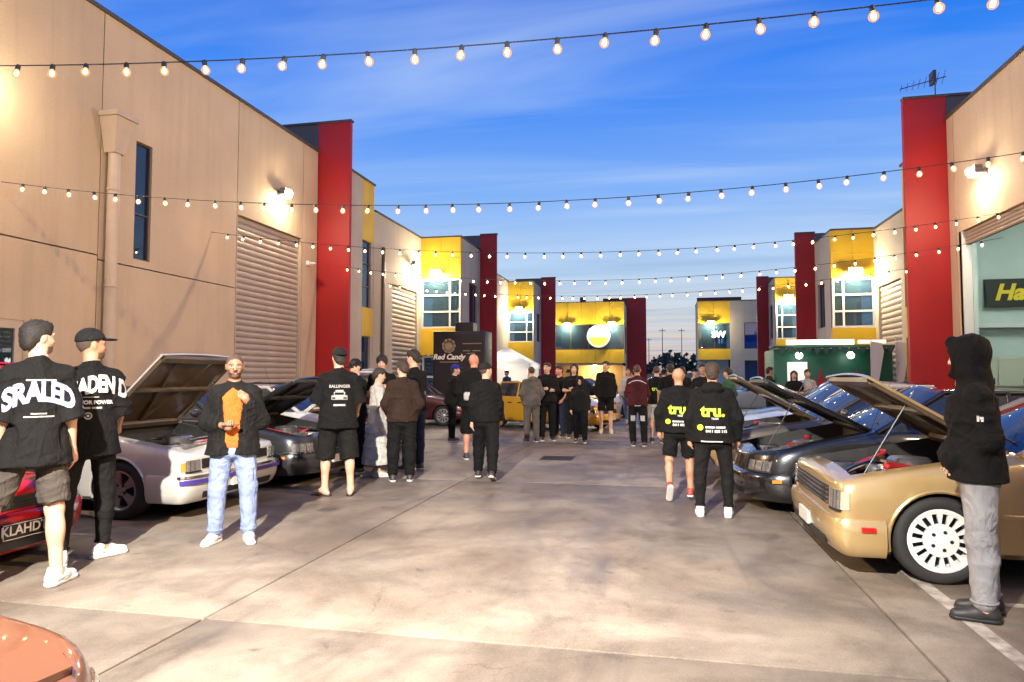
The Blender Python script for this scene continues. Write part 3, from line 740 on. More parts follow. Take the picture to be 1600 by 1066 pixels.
flood((-9.99, 26.49, 6.15), (1, 0, 0), 'wall floodlight above the second roller door on the left', 1700, (1, 0.84, 0.62))
flood((-9.25, 27.79, 5.95), (0, -1, 0), 'lamp at the window head of the yellow bay on the left', 260, (1, 0.84, 0.55), 175, (-9.25, 26.0, 6.4), 0.5)
flood((7.19, 16.96, 6.12), (-1, 0, 0), 'glaring wall floodlight above the open workshop door', 3600)
flood((7.19, 5.0, 6.2), (-1, 0, 0), 'added out-of-view floodlight on the right wall beyond the gold car', 3600)  # added lamp outside the frame, lights the yard and opposite wall
flood((7.19, -4.0, 6.2), (-1, 0, 0), 'added unseen floodlight above the roller door behind the viewer on the right', 2600)  # another added lamp behind the camera, never in view
flood((6.9, 26.54, 5.3), (0, -1, 0), 'lamp at the window head of the yellow bay on the right', 160, (1, 0.84, 0.55), 175, (6.9, 25.0, 5.5), 0.5)
flood((-9.2, 45.19, 6.1), (0, -1, 0), 'lamp on the far yellow bay beside the white marquee', 500, (1, 0.9, 0.7), 175, (-9.2, 43, 6.2), 0.5)
flood((7.0, 39.99, 5.9), (0, -1, 0), 'lamp on the far right yellow bay', 350, (1, 0.9, 0.7), 175, (7.0, 38, 6.2), 0.5)
for x, l in ((-7.9, 'left'), (-4.0, 'right')):
    flood((x, EY - 0.02, 6.15), (0, -1, 0), l + ' one of two lamps over the window band of the street-end building', 650, (1, 0.85, 0.5), 175, (x, EY - 2, 6.3), 0.6)
flood((4.3, EY - 0.02, 6.1), (0, -1, 0), 'lamp over the window of the street-end building right of the gap', 500, (1, 0.85, 0.5), 175, (4.3, EY - 2, 6.3), 0.6)
# floodlight mast beside the photographer: the long shadows on the concrete point back to it
mast = tag(empty('light_mast', (-1.7, -1.3, 0)), 'portable floodlight mast standing beside the viewer', 'light mast')
MB().tube([(0, 0, 0), (0, 0, 4.75)], [0.035, 0.022], 10).build('pole', M_METALD, mast)
for k in range(3):
    a = 2 * math.pi * k / 3 + 0.5
    MB().tube([(0, 0, 0.9), (0.55 * math.cos(a), 0.55 * math.sin(a), 0.02)], 0.016, 8).build('leg', M_METALD, mast)
MB().box((-0.22, -0.05, 4.70), (0.22, 0.07, 4.98), bev=0.01).build('lamp_head', M_HOUS, mast)
MB().box((-0.20, 0.072, 4.72), (0.20, 0.085, 4.96)).build('lens', M_LENS, mast)
ld = bpy.data.lights.new('mast_light', 'SPOT'); ld.energy = 14500; ld.color = (1, 0.94, 0.85); ld.spot_size = R(72); ld.spot_blend = 1.0; ld.shadow_soft_size = 0.07
lo = bpy.data.objects.new('mast_light', ld); COL.objects.link(lo); lo.parent = mast; lo.location = (0, 0.16, 4.84)
lo.rotation_euler = (Vector((-2.0, 5.3, 0.3)) - Vector((-1.7, -1.14, 4.84))).to_track_quat('-Z', 'Y').to_euler()
# workshop ceiling tubes
for k, x in enumerate((9.2, 13.2)):
    tb = tag(empty('tube_light', (x, 17.0, 6.1)), ['tube light on the workshop ceiling near its door', 'tube light deep inside the workshop ceiling'][k], 'tube light', 'workshop tube lights')
    MB().box((-0.08, -1.2, 0), (0.08, 1.2, 0.08)).build('tray', M_ALU, tb)
    MB().box((-0.05, -1.18, -0.05), (0.05, 1.18, -0.002)).build('tube', mat('tube_glow', (1, 1, 1), 0.3, emit=(0.85, 1, 0.93), estr=150), tb)

# ------------------------------------------------------------------ festoon strings
M_BULB = mat('festoon_filament', (1, 0.9, 0.7), 0.2, emit=(1.0, 0.56, 0.25), estr=130.0)
M_GLOBE = bpy.data.materials.new('festoon_halo_glass'); M_GLOBE.use_nodes = True
_t = M_GLOBE.node_tree; _t.nodes.clear()
_o = _t.nodes.new('ShaderNodeOutputMaterial'); _tr = _t.nodes.new('ShaderNodeBsdfTransparent'); _tr.inputs[0].default_value = (0.98, 0.93, 0.86, 1)
_em = _t.nodes.new('ShaderNodeEmission'); _em.inputs[0].default_value = (1.0, 0.42, 0.14, 1); _em.inputs[1].default_value = 1.7  # orange emission in the glass imitates the glare halo round each bulb
_ad = _t.nodes.new('ShaderNodeMixShader'); _ad.inputs[0].default_value = 0.5; _t.links.new(_tr.outputs[0], _ad.inputs[1]); _t.links.new(_em.outputs[0], _ad.inputs[2]); _t.links.new(_ad.outputs[0], _o.inputs[0])
M_CORD = mat('festoon_cord', (0.02, 0.03, 0.05), 0.6)
b_ = MB().lathe([(0.0, -0.118), (0.020, -0.114), (0.034, -0.098), (0.039, -0.08), (0.033, -0.06), (0.020, -0.045), (0.017, -0.04)], 'z', (0, 0, 0), 10)
ME_GLASS = b_.mesh('bulb', M_GLOBE, 60)
ME_BULB = MB().ball((0, 0, -0.078), (0.018, 0.018, 0.026), 0, 8, 6).mesh('filament', M_BULB, 60)
ME_SOCK = MB().lathe([(0.0, 0.012), (0.016, 0.012), (0.022, 0.0), (0.022, -0.042), (0.0, -0.042)], 'z', (0, 0, 0), 8).mesh('socket', M_CORD, 40)
strings = [((-10, 5.2, 4.97), (7.2, 5.5, 4.64), 0.51, 'nearest festoon string, its large bulbs crossing the top of the sky'),
           ((-10, 8.6, 4.58), (7.2, 9.6, 4.72), 0.72, 'second festoon string, crossing both red fins at mid height'),
           ((-10, 13.7, 4.85), (7.2, 15.6, 4.93), 0.67, 'third festoon string, starting across the left roller door'),
           ((-9.4, 18.6, 4.84), (7.2, 16.3, 4.50), 0.67, 'fourth festoon string, tied to the tall left red fin'),
           ((-10, 23.6, 5.01), (6.6, 19.0, 4.34), 0.62, 'farthest festoon string, tied to the tall right red fin')]
for si, (A, B, sag, l) in enumerate(strings):
    A, B = Vector(A), Vector(B); ln = (B - A).length
    st = tag(empty('festoon_string', A), l, 'string lights', 'festoon light strings')
    def at(t):
        p = A.lerp(B, t); p.z -= 4 * sag * t * (1 - t); return p - A
    MB().tube([at(k / 48) for k in range(49)], 0.0055, 6).build('cord', M_CORD, st)
    n = int(ln / 0.40)
    for k in range(1, n):
        t = (k + random.uniform(-0.07, 0.07)) / n
        so = link('socket', ME_SOCK, st, at(t) + Vector((0, 0, -0.005)))
        so.rotation_euler = (random.uniform(-.28, .28), random.uniform(-.28, .28), 0)
        so.scale = (1.0, 1.0, 1.0)
        link('bulb', ME_GLASS, so)
        link('filament', ME_BULB, so)

# lamp under the street-end building's soffit
ul = tag(empty('soffit_lamp', (-5.6, EY + 1.1, 2.5)), 'small lamp under the soffit of the street-end building', 'lamp')
MB().lathe([(0.0, -0.08), (0.16, -0.08), (0.18, 0.0)], 'z', (0, 0, 0), 16).build('diffuser', M_LENS, ul, 40)
ld = bpy.data.lights.new('soffit_light', 'POINT'); ld.energy = 260; ld.color = (1, 0.75, 0.42); ld.shadow_soft_size = 0.12
lo = bpy.data.objects.new('soffit_light', ld); COL.objects.link(lo); lo.parent = ul; lo.location = (0, 0, -0.3)
# ------------------------------------------------------------------ cars
M_TYRE = mat('tyre_rubber', (0.018, 0.018, 0.018), 0.75, var=0.2, scale=20)
M_BLK = mat('black_plastic', (0.012, 0.012, 0.012), 0.5)
M_BAY = mat('engine_bay_dark', (0.02, 0.02, 0.02), 0.55, var=0.3, scale=15)
M_CHR = mat('chrome', (0.8, 0.8, 0.8), 0.12, 1.0)
M_ALLOY = mat('alloy_metal', (0.62, 0.62, 0.62), 0.3, 0.9, var=0.1, scale=30)
M_LAMP = mat('headlamp_lens', (0.72, 0.72, 0.70), 0.16, 0.9, coat=1.0, bump=0.5, bscale=22)
M_AMB = mat('amber_lens', (0.75, 0.24, 0.03), 0.15, coat=1.0)
M_TAIL = mat('red_tail_lens', (0.45, 0.01, 0.01), 0.15, coat=1.0, emit=(1, 0.02, 0.01), estr=0.15)
M_CGLASS = glass_mat('car_glass', (0.6, 0.7, 0.8), 0.30, 0.01)
M_SEAT = mat('car_seat', (0.03, 0.03, 0.032), 0.8)
M_UNDER = mat('hood_underside', (0.10, 0.072, 0.045), 0.4, 0.2, coat=0.3, var=0.2, scale=8)
def paint(name, c, metal=0.0, rough=0.35):
    return mat(name, c, rough, metal, coat=1.0, var=0.03, scale=3)

def wheel_meshes(r, w, style, rim_m):
    """tyre, rim meshes around the y axis, outer face towards -y; shared between the wheels of a car"""
    rr = r * (0.70 if style == 'lace' else 0.66)
    ty = MB().lathe([(rr, -w * 0.40), (rr + 0.012, -w * 0.47), (r * 0.9, -w * 0.5), (r * 0.975, -w * 0.42), (r, -w * 0.25), (r, w * 0.25), (r * 0.975, w * 0.42), (r * 0.9, w * 0.5), (rr, w * 0.42)], 'y', (0, 0, 0), 36)
    me_t = ty.mesh('tyre', M_TYRE, 50)
    k = MB()
    k.lathe([(rr + 0.008, -w * 0.46), (rr - 0.008, -w * 0.47), (rr - 0.02, -w * 0.40), (rr - 0.03, -w * 0.05), (rr - 0.02, w * 0.4)], 'y', (0, 0, 0), 36)
    k.lathe([(0.0, -w * 0.02), (rr - 0.028, -w * 0.02)], 'y', (0, 0, 0), 24, 1)
    hub = 0.42
    y0, y1 = -w * 0.34, -w * 0.28
    if style == 'lace':
        n, gap = 16, 0.42; hub, y0, y1 = 0.54, -w * 0.42, -w * 0.30; ro = rr * 0.88
    elif style == 'disc':
        n, gap = 12, 0.30; hub = 0.62; ro = rr * 0.88
    elif style == 'five':
        n, gap = 5, 0.55; hub = 0.30; ro = rr * 0.93
    else:
        n, gap = 10, 0.5; hub = 0.34; ro = rr * 0.93
    ri = rr * hub
    k.lathe([(0.0, y0 - 0.008), (ri * 0.5, y0 - 0.008), (ri, y0), (ri, y1)], 'y', (0, 0, 0), 24)
    k.lathe([(ro, y1), (ro, y0 - 0.004), (rr - 0.006, -w * 0.455)], 'y', (0, 0, 0), 36)
    for q in range(n):
        a = 2 * math.pi * q / n; h0 = math.pi / n * (1 - gap * 0.55); h1 = math.pi / n * (1 - gap)
        h0, h1 = (h0, h1) if style != 'lace' else (math.pi / n * 0.26, math.pi / n * 0.55)
        def pt(rad, ang, y): return (rad * math.cos(ang), y, rad * math.sin(ang))
        r0, r1 = ri * 0.97, ro * 1.01
        vs = [pt(r0, a - h0, y0), pt(r1, a - h1, y0), pt(r1, a + h1, y0), pt(r0, a + h0, y0), pt(r0, a - h0, y1), pt(r1, a - h1, y1), pt(r1, a + h1, y1), pt(r0, a + h0, y1)]
        k.add(vs, [(0, 1, 2, 3), (7, 6, 5, 4), (0, 4, 5, 1), (3, 2, 6, 7)])
    for q in range(5):
        a = 2 * math.pi * q / 5 + 0.3
        k.lathe([(0.0, y0 - 0.011), (0.014, y0 - 0.011), (0.014, y0)], 'y', (rr * 0.30 * math.cos(a), 0, rr * 0.30 * math.sin(a)), 8, 1)
    me_r = k.mesh('rim', [rim_m, M_BLK], 40)
    return me_t, me_r

def car(name, label, group, loc, rz, p):
    d = dict(L=4.6, W=1.74, H=1.40, wb=2.65, fo=0.86, wr=0.315, ww=0.205, nose=0.70, cowl=0.93, belt=0.93, deck=0.97, tail=0.92, sill=0.20, a=0.36, n=3.0, ar=0.30, lean=0.10,
             xb=0.55, xrf=1.15, xrr=-1.0, xrb=0.45, hood=None, paint=None, bump=None, rim=M_ALLOY, wheel='ten', lamps=(0.50, 0.66, 26, 62), grille=(0.5, 0.66, 22), chromeline=None, stripe=None, under=M_UNDER, plate=None, indicator=True, seg=84)
    d.update(p)
    zl = d['nose'] - 0.085
    d['lamps'] = (min(d['lamps'][0], zl - 0.11), min(d['lamps'][1], zl), *d['lamps'][2:]); d['grille'] = (min(d['grille'][0], zl - 0.1), min(d['grille'][1], zl), d['grille'][2])
    L, W, H = d['L'], d['W'], d['H']; hl = L / 2
    xf = hl - d['fo']; xr_ = xf - d['wb']
    root = tag(empty(name, loc, rz), label, 'car', group)
    body_m = d['paint']
    a, n, ar = d['a'], d['n'], d['ar']
    def plan(t):                       # nose outline, t in -90..90 deg, 0 = centre
        c_, s_ = math.cos(R(t)), math.sin(R(t))
        return (hl - a + a * abs(c_) ** (2 / n), W / 2 * (1 if s_ >= 0 else -1) * abs(s_) ** (2 / n))
    def plan_r(t):
        c_, s_ = math.cos(R(t)), math.sin(R(t))
        return (-hl + ar - ar * abs(c_) ** (2 / n), W / 2 * (1 if s_ >= 0 else -1) * abs(s_) ** (2 / n))
    xws = xf - d['xb'] - 0.0           # windscreen base
    xrb = xr_ - d['xrb'] + 0.0         # rear screen base
    ks = [(-hl, d['tail'] - 0.05), (-hl + 0.10, d['tail']), (xrb, d['deck']), (xws, d['cowl']), (hl - 0.20, d['nose'] + 0.015), (hl - 0.05, d['nose'] - 0.015), (hl, d['nose'] - 0.06)]
    kx, kz = [q[0] for q in ks], [q[1] for q in ks]
    def top(x): return float(np.interp(x, kx, kz))
    def halfw(x):
        if x > hl - a:
            u = min(1, (x - (hl - a)) / a); return W / 2 * max(0, 1 - u ** n) ** (1 / n)
        if x < -hl + ar:
            u = min(1, (-hl + ar - x) / ar); return W / 2 * max(0, 1 - u ** n) ** (1 / n)
        return W / 2
    def leanx(x, z):
        if x > hl - a - 0.2:
            w_ = min(1, (x - (hl - a - 0.2)) / 0.3); return x - w_ * d['lean'] * max(0, z - 0.42) - w_ * 0.25 * max(0, 0.36 - z) ** 1.0
        if x < -hl + ar + 0.2:
            w_ = min(1, ((-hl + ar + 0.2) - x) / 0.3); return x + w_ * 0.08 * max(0, z - 0.5)
        return x
    crown = 0.045
    rows = [(0.90, 0.0), (0.965, 0.06), (0.985, 0.16), (0.993, 0.28), (1.0, 0.42), (1.0, 0.55), (0.997, 0.68), (0.99, 0.80), (0.975, 0.90), (0.955, 0.96), (0.92, 0.992), (0.88, 1.0)]
    tops = [0.80, 0.55, 0.28, 0.0]
    def yf(zf): return float(np.interp(zf, [r_[1] for r_ in rows], [r_[0] for r_ in rows]))
    def side(x, z, off=0.0):
        tz = top(x); zf = (z - d['sill']) / (tz - d['sill'])
        return halfw(x) * yf(zf) + off
    def deckz(x, y):
        hw = max(halfw(x), 0.05); q = min(1, abs(y) / (0.88 * hw)); return top(x) + crown * min(1.0, hw / (W / 2)) * (1 - q * q)
    # ---- body shell
    xs = list(np.linspace(-hl + ar, hl - a, d['seg']))
    ts = [90 - 90 * k / 10 for k in range(1, 11)]
    xs = [plan_r(t)[0] for t in reversed(ts)] + xs + [plan(t)[0] for t in ts]
    ring = []
    for x in xs:
        hw = halfw(x); tz = top(x)
        pts = [(x, hw * f, d['sill'] + (tz - d['sill']) * q) for f, q in rows] + [(x, hw * f, deckz(x, hw * f)) for f in tops]
        ring.append(pts)
    nr, nv = len(xs), len(rows) + len(tops)
    arch = [(xf, d['wr']), (xr_, d['wr'])]; Ra = d['wr'] * 1.13
    for sgn in (1, -1):
        pass
    mb = MB(); V = {}
    vs = []
    inside = np.zeros((nr, nv), bool)
    for i in range(nr):
        for j in range(nv):
            x, y, z = ring[i][j]
            for (cx, cz) in arch:
                if j < len(rows) - 2 and (x - cx) ** 2 + (z - cz) ** 2 < Ra * Ra: inside[i, j] = True
    snapped = [[list(ring[i][j]) for j in range(nv)] for i in range(nr)]
    for i in range(nr):
        for j in range(nv):
            if inside[i, j]:
                near = any(0 <= i + di < nr and 0 <= j + dj < nv and not inside[i + di, j + dj] for di in (-1, 0, 1) for dj in (-1, 0, 1))
                if near:
                    x, y, z = ring[i][j]
                    cx, cz = min(arch, key=lambda q: (x - q[0]) ** 2)
                    dx, dz = x - cx, z - cz; l_ = math.hypot(dx, dz) or 1
                    nx_, nz_ = cx + dx / l_ * Ra, cz + dz / l_ * Ra
                    if nz_ < d['sill']: nz_ = max(nz_, z)
                    snapped[i][j] = [nx_, y, nz_]
    hood_x0, hood_x1 = xws - 0.02, hl - 0.17
    for sgn in (1, -1):
        vs = [(leanx(q[0], q[2]), sgn * q[1], q[2]) for row in snapped for q in row]
        fs = []
        for i in range(nr - 1):
            xm = (xs[i] + xs[i + 1]) / 2
            for j in range(nv - 1):
                if inside[i, j] and inside[i + 1, j] and inside[i, j + 1] and inside[i + 1, j + 1]: continue
                if j >= len(rows) and hood_x0 < xm < hood_x1 + 0.02: continue
                if j >= len(rows) - 1 and xrb + 0.05 < xm < hood_x0: continue
                q = (i * nv + j, (i + 1) * nv + j, (i + 1) * nv + j + 1, i * nv + j + 1)
                fs.append(q if sgn < 0 else q[::-1])
        mb.add(vs, fs)
    mb.box((-hl + 0.2, -W / 2 + 0.27, 0.17), (hl - 0.25, W / 2 - 0.27, 0.23), 1)
    me = mb.mesh('body', [body_m, M_BLK], None)
    bm = bmesh.new(); bm.from_mesh(me); bmesh.ops.remove_doubles(bm, verts=bm.verts, dist=0.0008); bmesh.ops.recalc_face_normals(bm, faces=bm.faces); bm.to_mesh(me); bm.free()
    me.shade_smooth(); me.set_sharp_from_angle(angle=R(38))
    body = link('body', me, root)
    # arch lips and wells
    for (cx, cz) in arch:
        for sgn in (1, -1):
            a0, a1 = math.asin((d['sill'] + 0.03 - cz) / Ra), math.pi - math.asin((d['sill'] + 0.03 - cz) / Ra)
            lp = [(cx + Ra * math.cos(t), sgn * (side(cx + Ra * math.cos(t), min(cz + Ra * math.sin(t), top(cx) - 0.02)) + 0.001), cz + Ra * math.sin(t)) for t in np.linspace(a0, a1, 22)]
            MB().tube(lp, 0.014, 6).build('wheel_arch', body_m, root, 50)
            y1 = sgn * (W / 2 - 0.012); y0 = sgn * (W / 2 - 0.30)
            wl = MB().lathe([(Ra + 0.004, y1 * 0.985), (Ra + 0.004, y0), (0.02, y0)], 'y', (cx, 0, cz), 20, 0, -0.35, math.pi + 0.35)
            wl.build('wheel_well', M_BLK, root, None, fix=False)
    # ---- wheels
    mt, mr = wheel_meshes(d['wr'], d['ww'], d['wheel'], d['rim'])
    for (cx, cz) in arch:
        for sgn in (1, -1):
            w_ = link('wheel', mt, root, (cx, sgn * (W / 2 - d['ww'] / 2 - 0.015), cz))
            w_.rotation_euler = (0, random.uniform(0, 6), 0) if sgn < 0 else (0, random.uniform(0, 6), math.pi)
            link('rim', mr, w_)
    # ---- bands that follow the nose or tail
    def bandpts(t0, t1, z0, z1, off, rear=False, nt=14, nz=3):
        fn = plan_r if rear else plan
        P, N = [], []
        for k in range(nt + 1):
            t = t0 + (t1 - t0) * k / nt
            x, y = fn(t); e = 0.5
            xa, ya = fn(max(-90, t - e)); xb_, yb_ = fn(min(90, t + e))
            nv_ = Vector((yb_ - ya, -(xb_ - xa), 0)).normalized()
            if rear: nv_ = -nv_
            row, rn = [], []
            for q in range(nz + 1):
                z = z0 + (z1 - z0) * q / nz
                row.append((leanx(x, z) + nv_.x * off, y * yf((z - d['sill']) / (0.75)) + nv_.y * off, z)); rn.append(tuple(nv_))
            P.append(row); N.append(rn)
        return P, N
    def band(nm, t0, t1, z0, z1, off, th, m, parent=root, rear=False, nt=14):
        P, N = bandpts(t0, t1, z0, z1, off, rear, nt)
        b = MB().slab(P, N, th, 0)
        return b.build(nm, m, parent, 40)
    bm_ = d['bump'] or body_m
    bz0, bz1 = d.get('bumper', (0.24, 0.50))
    def bumper(rear):
        # swept bar: rounded section round the plan, then back along the flanks to the arch
        sec = [(0.012, bz0 - 0.02), (0.045, bz0 + 0.01), (0.062, bz0 + 0.08), (0.065, (bz0 + bz1) / 2), (0.062, bz1 - 0.05), (0.045, bz1 - 0.008), (0.012, bz1)]
        fn = plan_r if rear else plan
        path = []
        ends = (xr_ - Ra - 0.02) if rear else (xf + Ra + 0.02)
        x9 = fn(88)[0]
        for xx in np.linspace(ends, x9, 5)[:-1]: path.append((xx, -W / 2, 0, -1))
        for t in np.linspace(-88, 88, 27):
            x, y = fn(t); xa, ya = fn(t - 0.5); xb_, yb_ = fn(t + 0.5)
            v = Vector((yb_ - ya, -(xb_ - xa), 0)).normalized()
            if rear: v = -v
            path.append((x, y, v.x, v.y))
        for xx in np.linspace(x9, ends, 5)[1:]: path.append((xx, W / 2, 0, 1))
        P = []
        for (x, y, nx_, ny_) in path:
            P.append([(leanx(x, z) + nx_ * (o_ - 0.012), y * (0.985 if o_ < 0.02 else 0.985) + ny_ * (o_ - 0.012), z) for o_, z in sec])
        b = MB().grid(P)
        o = b.build('rear_bumper' if rear else 'front_bumper', bm_, root, 50)
        return o
    fbp = bumper(False); bumper(True)
    if d['chromeline']:
        z0, z1, mm = d['chromeline']
        band('bumper_strip', -84, 84, z0, z1, 0.062, 0.02, mm, fbp, False, 26)
    # number plate, lower intake
    band('lower_intake', -30, 30, bz0 + 0.02, bz0 + 0.09, 0.058, 0.012, M_BLK, fbp)
    # headlamps
    z0, z1, t0, t1 = d['lamps']
    for s_ in (1, -1):
        h_ = band('headlamp', s_ * t0, s_ * t1, z0, z1, 0.012, 0.05, M_LAMP)
        band('lamp_bezel', s_ * (t0 - 2), s_ * (t1 + 2), z0 - 0.018, z0 - 0.002, 0.016, 0.05, M_BLK, h_)
        if d['indicator']:
            band('indicator_lamp', s_ * (t1 + 1.5), s_ * min(86, t1 + 16), z0, z1 - 0.02, 0.010, 0.04, M_AMB)
        tl = band('tail_lamp', s_ * 22, s_ * 74, 0.58, 0.76, 0.012, 0.05, M_TAIL, root, True)
        sm = MB().box((xf + Ra + 0.10, s_ * (W / 2 + 0.028) - 0.006, bz1 - 0.09), (xf + Ra + 0.20, s_ * (W / 2 + 0.028) + 0.032, bz1 - 0.055)); sm.build('side_marker', M_TAIL if d.get('redmarker') else M_AMB, fbp)
    if not d['indicator'] and d['n'] > 3.5:
        for s_ in (1, -1): band('corner_lamp', s_ * (t1 + 1.2), s_ * 86, z0, z1 - 0.012, 0.010, 0.04, mat('corner_lens', (0.72, 0.62, 0.42), 0.15, 0.4, coat=1.0))
    for s_ in (1, -1):
        for q in (0.33, 0.66):
            tq = s_ * (t0 + (t1 - t0) * q); band('lamp_divider', tq - 0.5, tq + 0.5, z0 + 0.005, z1 - 0.005, 0.014, 0.01, M_METALD, root, False, 2)
    g0, g1, gt = d['grille']
    gr = band('grille', -gt, gt, g0, g1, 0.004, 0.05, M_BLK)
    for k in range(4):
        zz = g0 + (g1 - g0) * (k + 0.5) / 4
        band('grille_bar', -gt + 1, gt - 1, zz - 0.006, zz + 0.006, 0.014, 0.02, M_CHR if d.get('chromegrille') else M_BLK, gr)
    if d['stripe']:
        zs0, zs1, mm = d['stripe']
        band('body_stripe', -80, 80, zs0, zs1, 0.078, 0.01, mm, fbp, False, 26)
    if d['plate']:
        txt, zc = d['plate']
        px = leanx(hl, zc) + 0.06
        pl = MB().box((px - 0.03, -0.19, zc - 0.065), (px + 0.012, 0.19, zc + 0.065), bev=0.006).build('number_plate', mat('black_plate', (0.012, 0.012, 0.014), 0.35), root)
        MB().box((px + 0.0125, -0.185, zc - 0.06), (px + 0.014, 0.185, zc - 0.054)).box((px + 0.0125, -0.185, zc + 0.054), (px + 0.014, 0.185, zc + 0.06)).box((px + 0.0125, -0.185, zc - 0.053), (px + 0.014, -0.179, zc + 0.053)).box((px + 0.0125, 0.179, zc - 0.053), (px + 0.014, 0.185, zc + 0.053)).build('plate_border', M_ALU, pl)
        place_text('plate_lettering', txt, 0.105, M_ALU, pl, (px + 0.0145, 0.0, zc + 0.004), (0, 1, 0), (0, 0, 1), bold=0.002, extrude=0.001)
    else:
        px = leanx(hl, (bz0 + bz1) / 2) + 0.058
        MB().box((px - 0.02, -0.18, (bz0 + bz1) / 2 - 0.055), (px + 0.012, 0.18, (bz0 + bz1) / 2 + 0.055), bev=0.005).build('number_plate', mat('pale_plate', (0.55, 0.55, 0.5), 0.4), root)
    # ---- engine bay
    eb = empty('engine_bay', (0, 0, 0), 0, root)
    wb2 = W / 2 * 0.80
    zc = d['nose'] - 0.24
    t_ = MB(); xq = list(np.linspace(hood_x0, hood_x1 + 0.02, 14))
    t_.grid([[(x, 0.80 * halfw(x) * f, zc) for f in (-1, 0, 1)] for x in xq])
    for s_ in (1, -1):
        t_.grid([[(x, s_ * 0.80 * halfw(x), zc), (x, s_ * 0.80 * halfw(x), deckz(x, 0.8 * halfw(x)) - 0.004)] for x in xq])
    t_.box((hood_x0 - 0.03, -wb2, zc), (hood_x0, wb2, d['cowl'] - 0.01))
    wbf = 0.80 * halfw(hood_x1)
    t_.build('bay_tub', M_BAY, eb)
    if d['hood']:
        xm = (hood_x0 + hood_x1) / 2
        MB().box((xm - 0.30, -0.26, zc), (xm + 0.22, 0.26, zc + 0.24), bev=0.03).build('engine_block', mat('engine_alloy', (0.42, 0.40, 0.37), 0.35, 0.8, var=0.3, scale=12), eb, 40)
        MB().lathe([(0.0, 0.09), (0.15, 0.09), (0.17, 0.07), (0.17, 0.0), (0, 0)], 'z', (xm - 0.05, 0.05, zc + 0.245), 24).build('air_filter', mat('filter_chrome', (0.5, 0.5, 0.5), 0.2, 0.9), eb, 40)
        MB().box((xm + 0.20, -0.62, zc), (xm + 0.45, -0.44, zc + 0.22), bev=0.01).build('battery', M_BLK, eb, 40)
        MB().box((xm - 0.15, 0.42, zc), (xm + 0.20, 0.64, zc + 0.20), bev=0.02).build('coolant_tank', mat('white_tank', (0.55, 0.52, 0.42), 0.5), eb, 40)
        MB().box((hood_x1 - 0.10, -min(0.52, wbf - 0.05), zc), (hood_x1 - 0.03, min(0.52, wbf - 0.05), d['nose'] - 0.05), bev=0.01).build('radiator', M_METALD, eb, 40)
        MB().box((hood_x1 - 0.03, -wbf + 0.02, d['nose'] - 0.06), (hood_x1 + 0.02, wbf - 0.02, d['nose'] - 0.008), bev=0.008).build('front_panel', body_m, eb, 40)
        for s_ in (1, -1):
            MB().lathe([(0.0, 0.06), (0.05, 0.06), (0.09, 0.03), (0.11, 0.0), (0.11, -0.2)], 'z', (xf - 0.05, s_ * (wb2 - 0.12), d['nose'] - 0.06), 18).build('strut_tower', body_m, eb, 40)
        for k in range(13):
            y0 = random.uniform(-0.5, 0.5); x0 = xm + random.uniform(-0.35, 0.3)
            pts = [(x0 + 0.1 * math.sin(2.2 * q) + 0.08 * q, y0 + 0.14 * q, zc + 0.16 + 0.03 * (k % 4) + 0.07 * math.sin(1.3 * q + k)) for q in np.linspace(-1.2, 1.2, 9)]
            MB().tube(pts, random.choice((0.012, 0.018, 0.026)), 8).build('hose', random.choice((M_BLK, M_BLK, M_CHR, mat('red_hose', (0.35, 0.02, 0.02), 0.4))), eb, 50)
    # ---- hood panel, hinged at the windscreen
    ang = R(d['hood'] or 0)
    hx0, hx1 = xws + 0.02, hl - 0.165
    P, PN = [], []
    nh = 10
    for k in range(nh + 1):
        x = hx0 + (hx1 - hx0) * k / nh
        wf = 0.797 * halfw(x)
        row = []
        for q in range(9):
            y = -wf + 2 * wf * q / 8
            row.append((x - hx0, y, deckz(x, y) - top(hx0) + 0.005))
        P.append(row)
    hd = empty('hood_hinge', (hx0, 0, top(hx0)), 0) if False else None
    hb = MB().slab([r_[::-1] for r_ in P], (0, 0, 1), 0.022)
    ho = hb.build('hood', body_m, root, 40, (hx0, 0, top(hx0)))
    ho.rotation_euler = (0, -ang, 0)
    if d['hood']:
        u = MB(); lx = hx1 - hx0; wf = 0.76 * W / 2
        zz = lambda x: top(hx0 + x) - top(hx0) - 0.0
        def rib(x0, y0, x1, y1, w_=0.05):
            v = Vector((x1 - x0, y1 - y0, 0)).normalized(); s2 = Vector((-v.y, v.x, 0)) * w_
            a_ = [Vector((x0, y0, deckz(hx0 + x0, y0) - top(hx0) - 0.018)), Vector((x1, y1, deckz(min(hx0 + x1, hl - a), y1) - top(hx0) + (top(hx0 + x1) - top(min(hx0 + x1, hl - a))) - 0.018))]
            vs = []
            for p_ in a_: vs += [p_ + s2, p_ - s2, p_ - s2 * 0.6 - Vector((0, 0, 0.032)), p_ + s2 * 0.6 - Vector((0, 0, 0.032))]
            u.add(vs, [(0, 1, 2, 3), (7, 6, 5, 4), (0, 4, 5, 1), (1, 5, 6, 2), (2, 6, 7, 3), (3, 7, 4, 0)])
        e = 0.06
        rib(e, -wf + 0.03, lx - e, -wf + 0.03); rib(e, wf - 0.03, lx - e, wf - 0.03); rib(e, -wf, e, wf); rib(lx - e, -wf * 0.97, lx - e, wf * 0.97)
        rib(e, 0, lx - e, -wf * 0.55, 0.035); rib(e, 0, lx - e, wf * 0.55, 0.035); rib(lx * 0.55, -wf, lx * 0.55, wf, 0.03)
        u.build('hood_frame', d['under'], ho, None)
        us = [[(r_[q][0] * 0.985 + 0.005, r_[q][1] * 0.97, r_[q][2] - 0.0235) for q in range(9)] for r_ in P]
        MB().grid(us).build('hood_lining', d['under'], ho, None, fix=False)
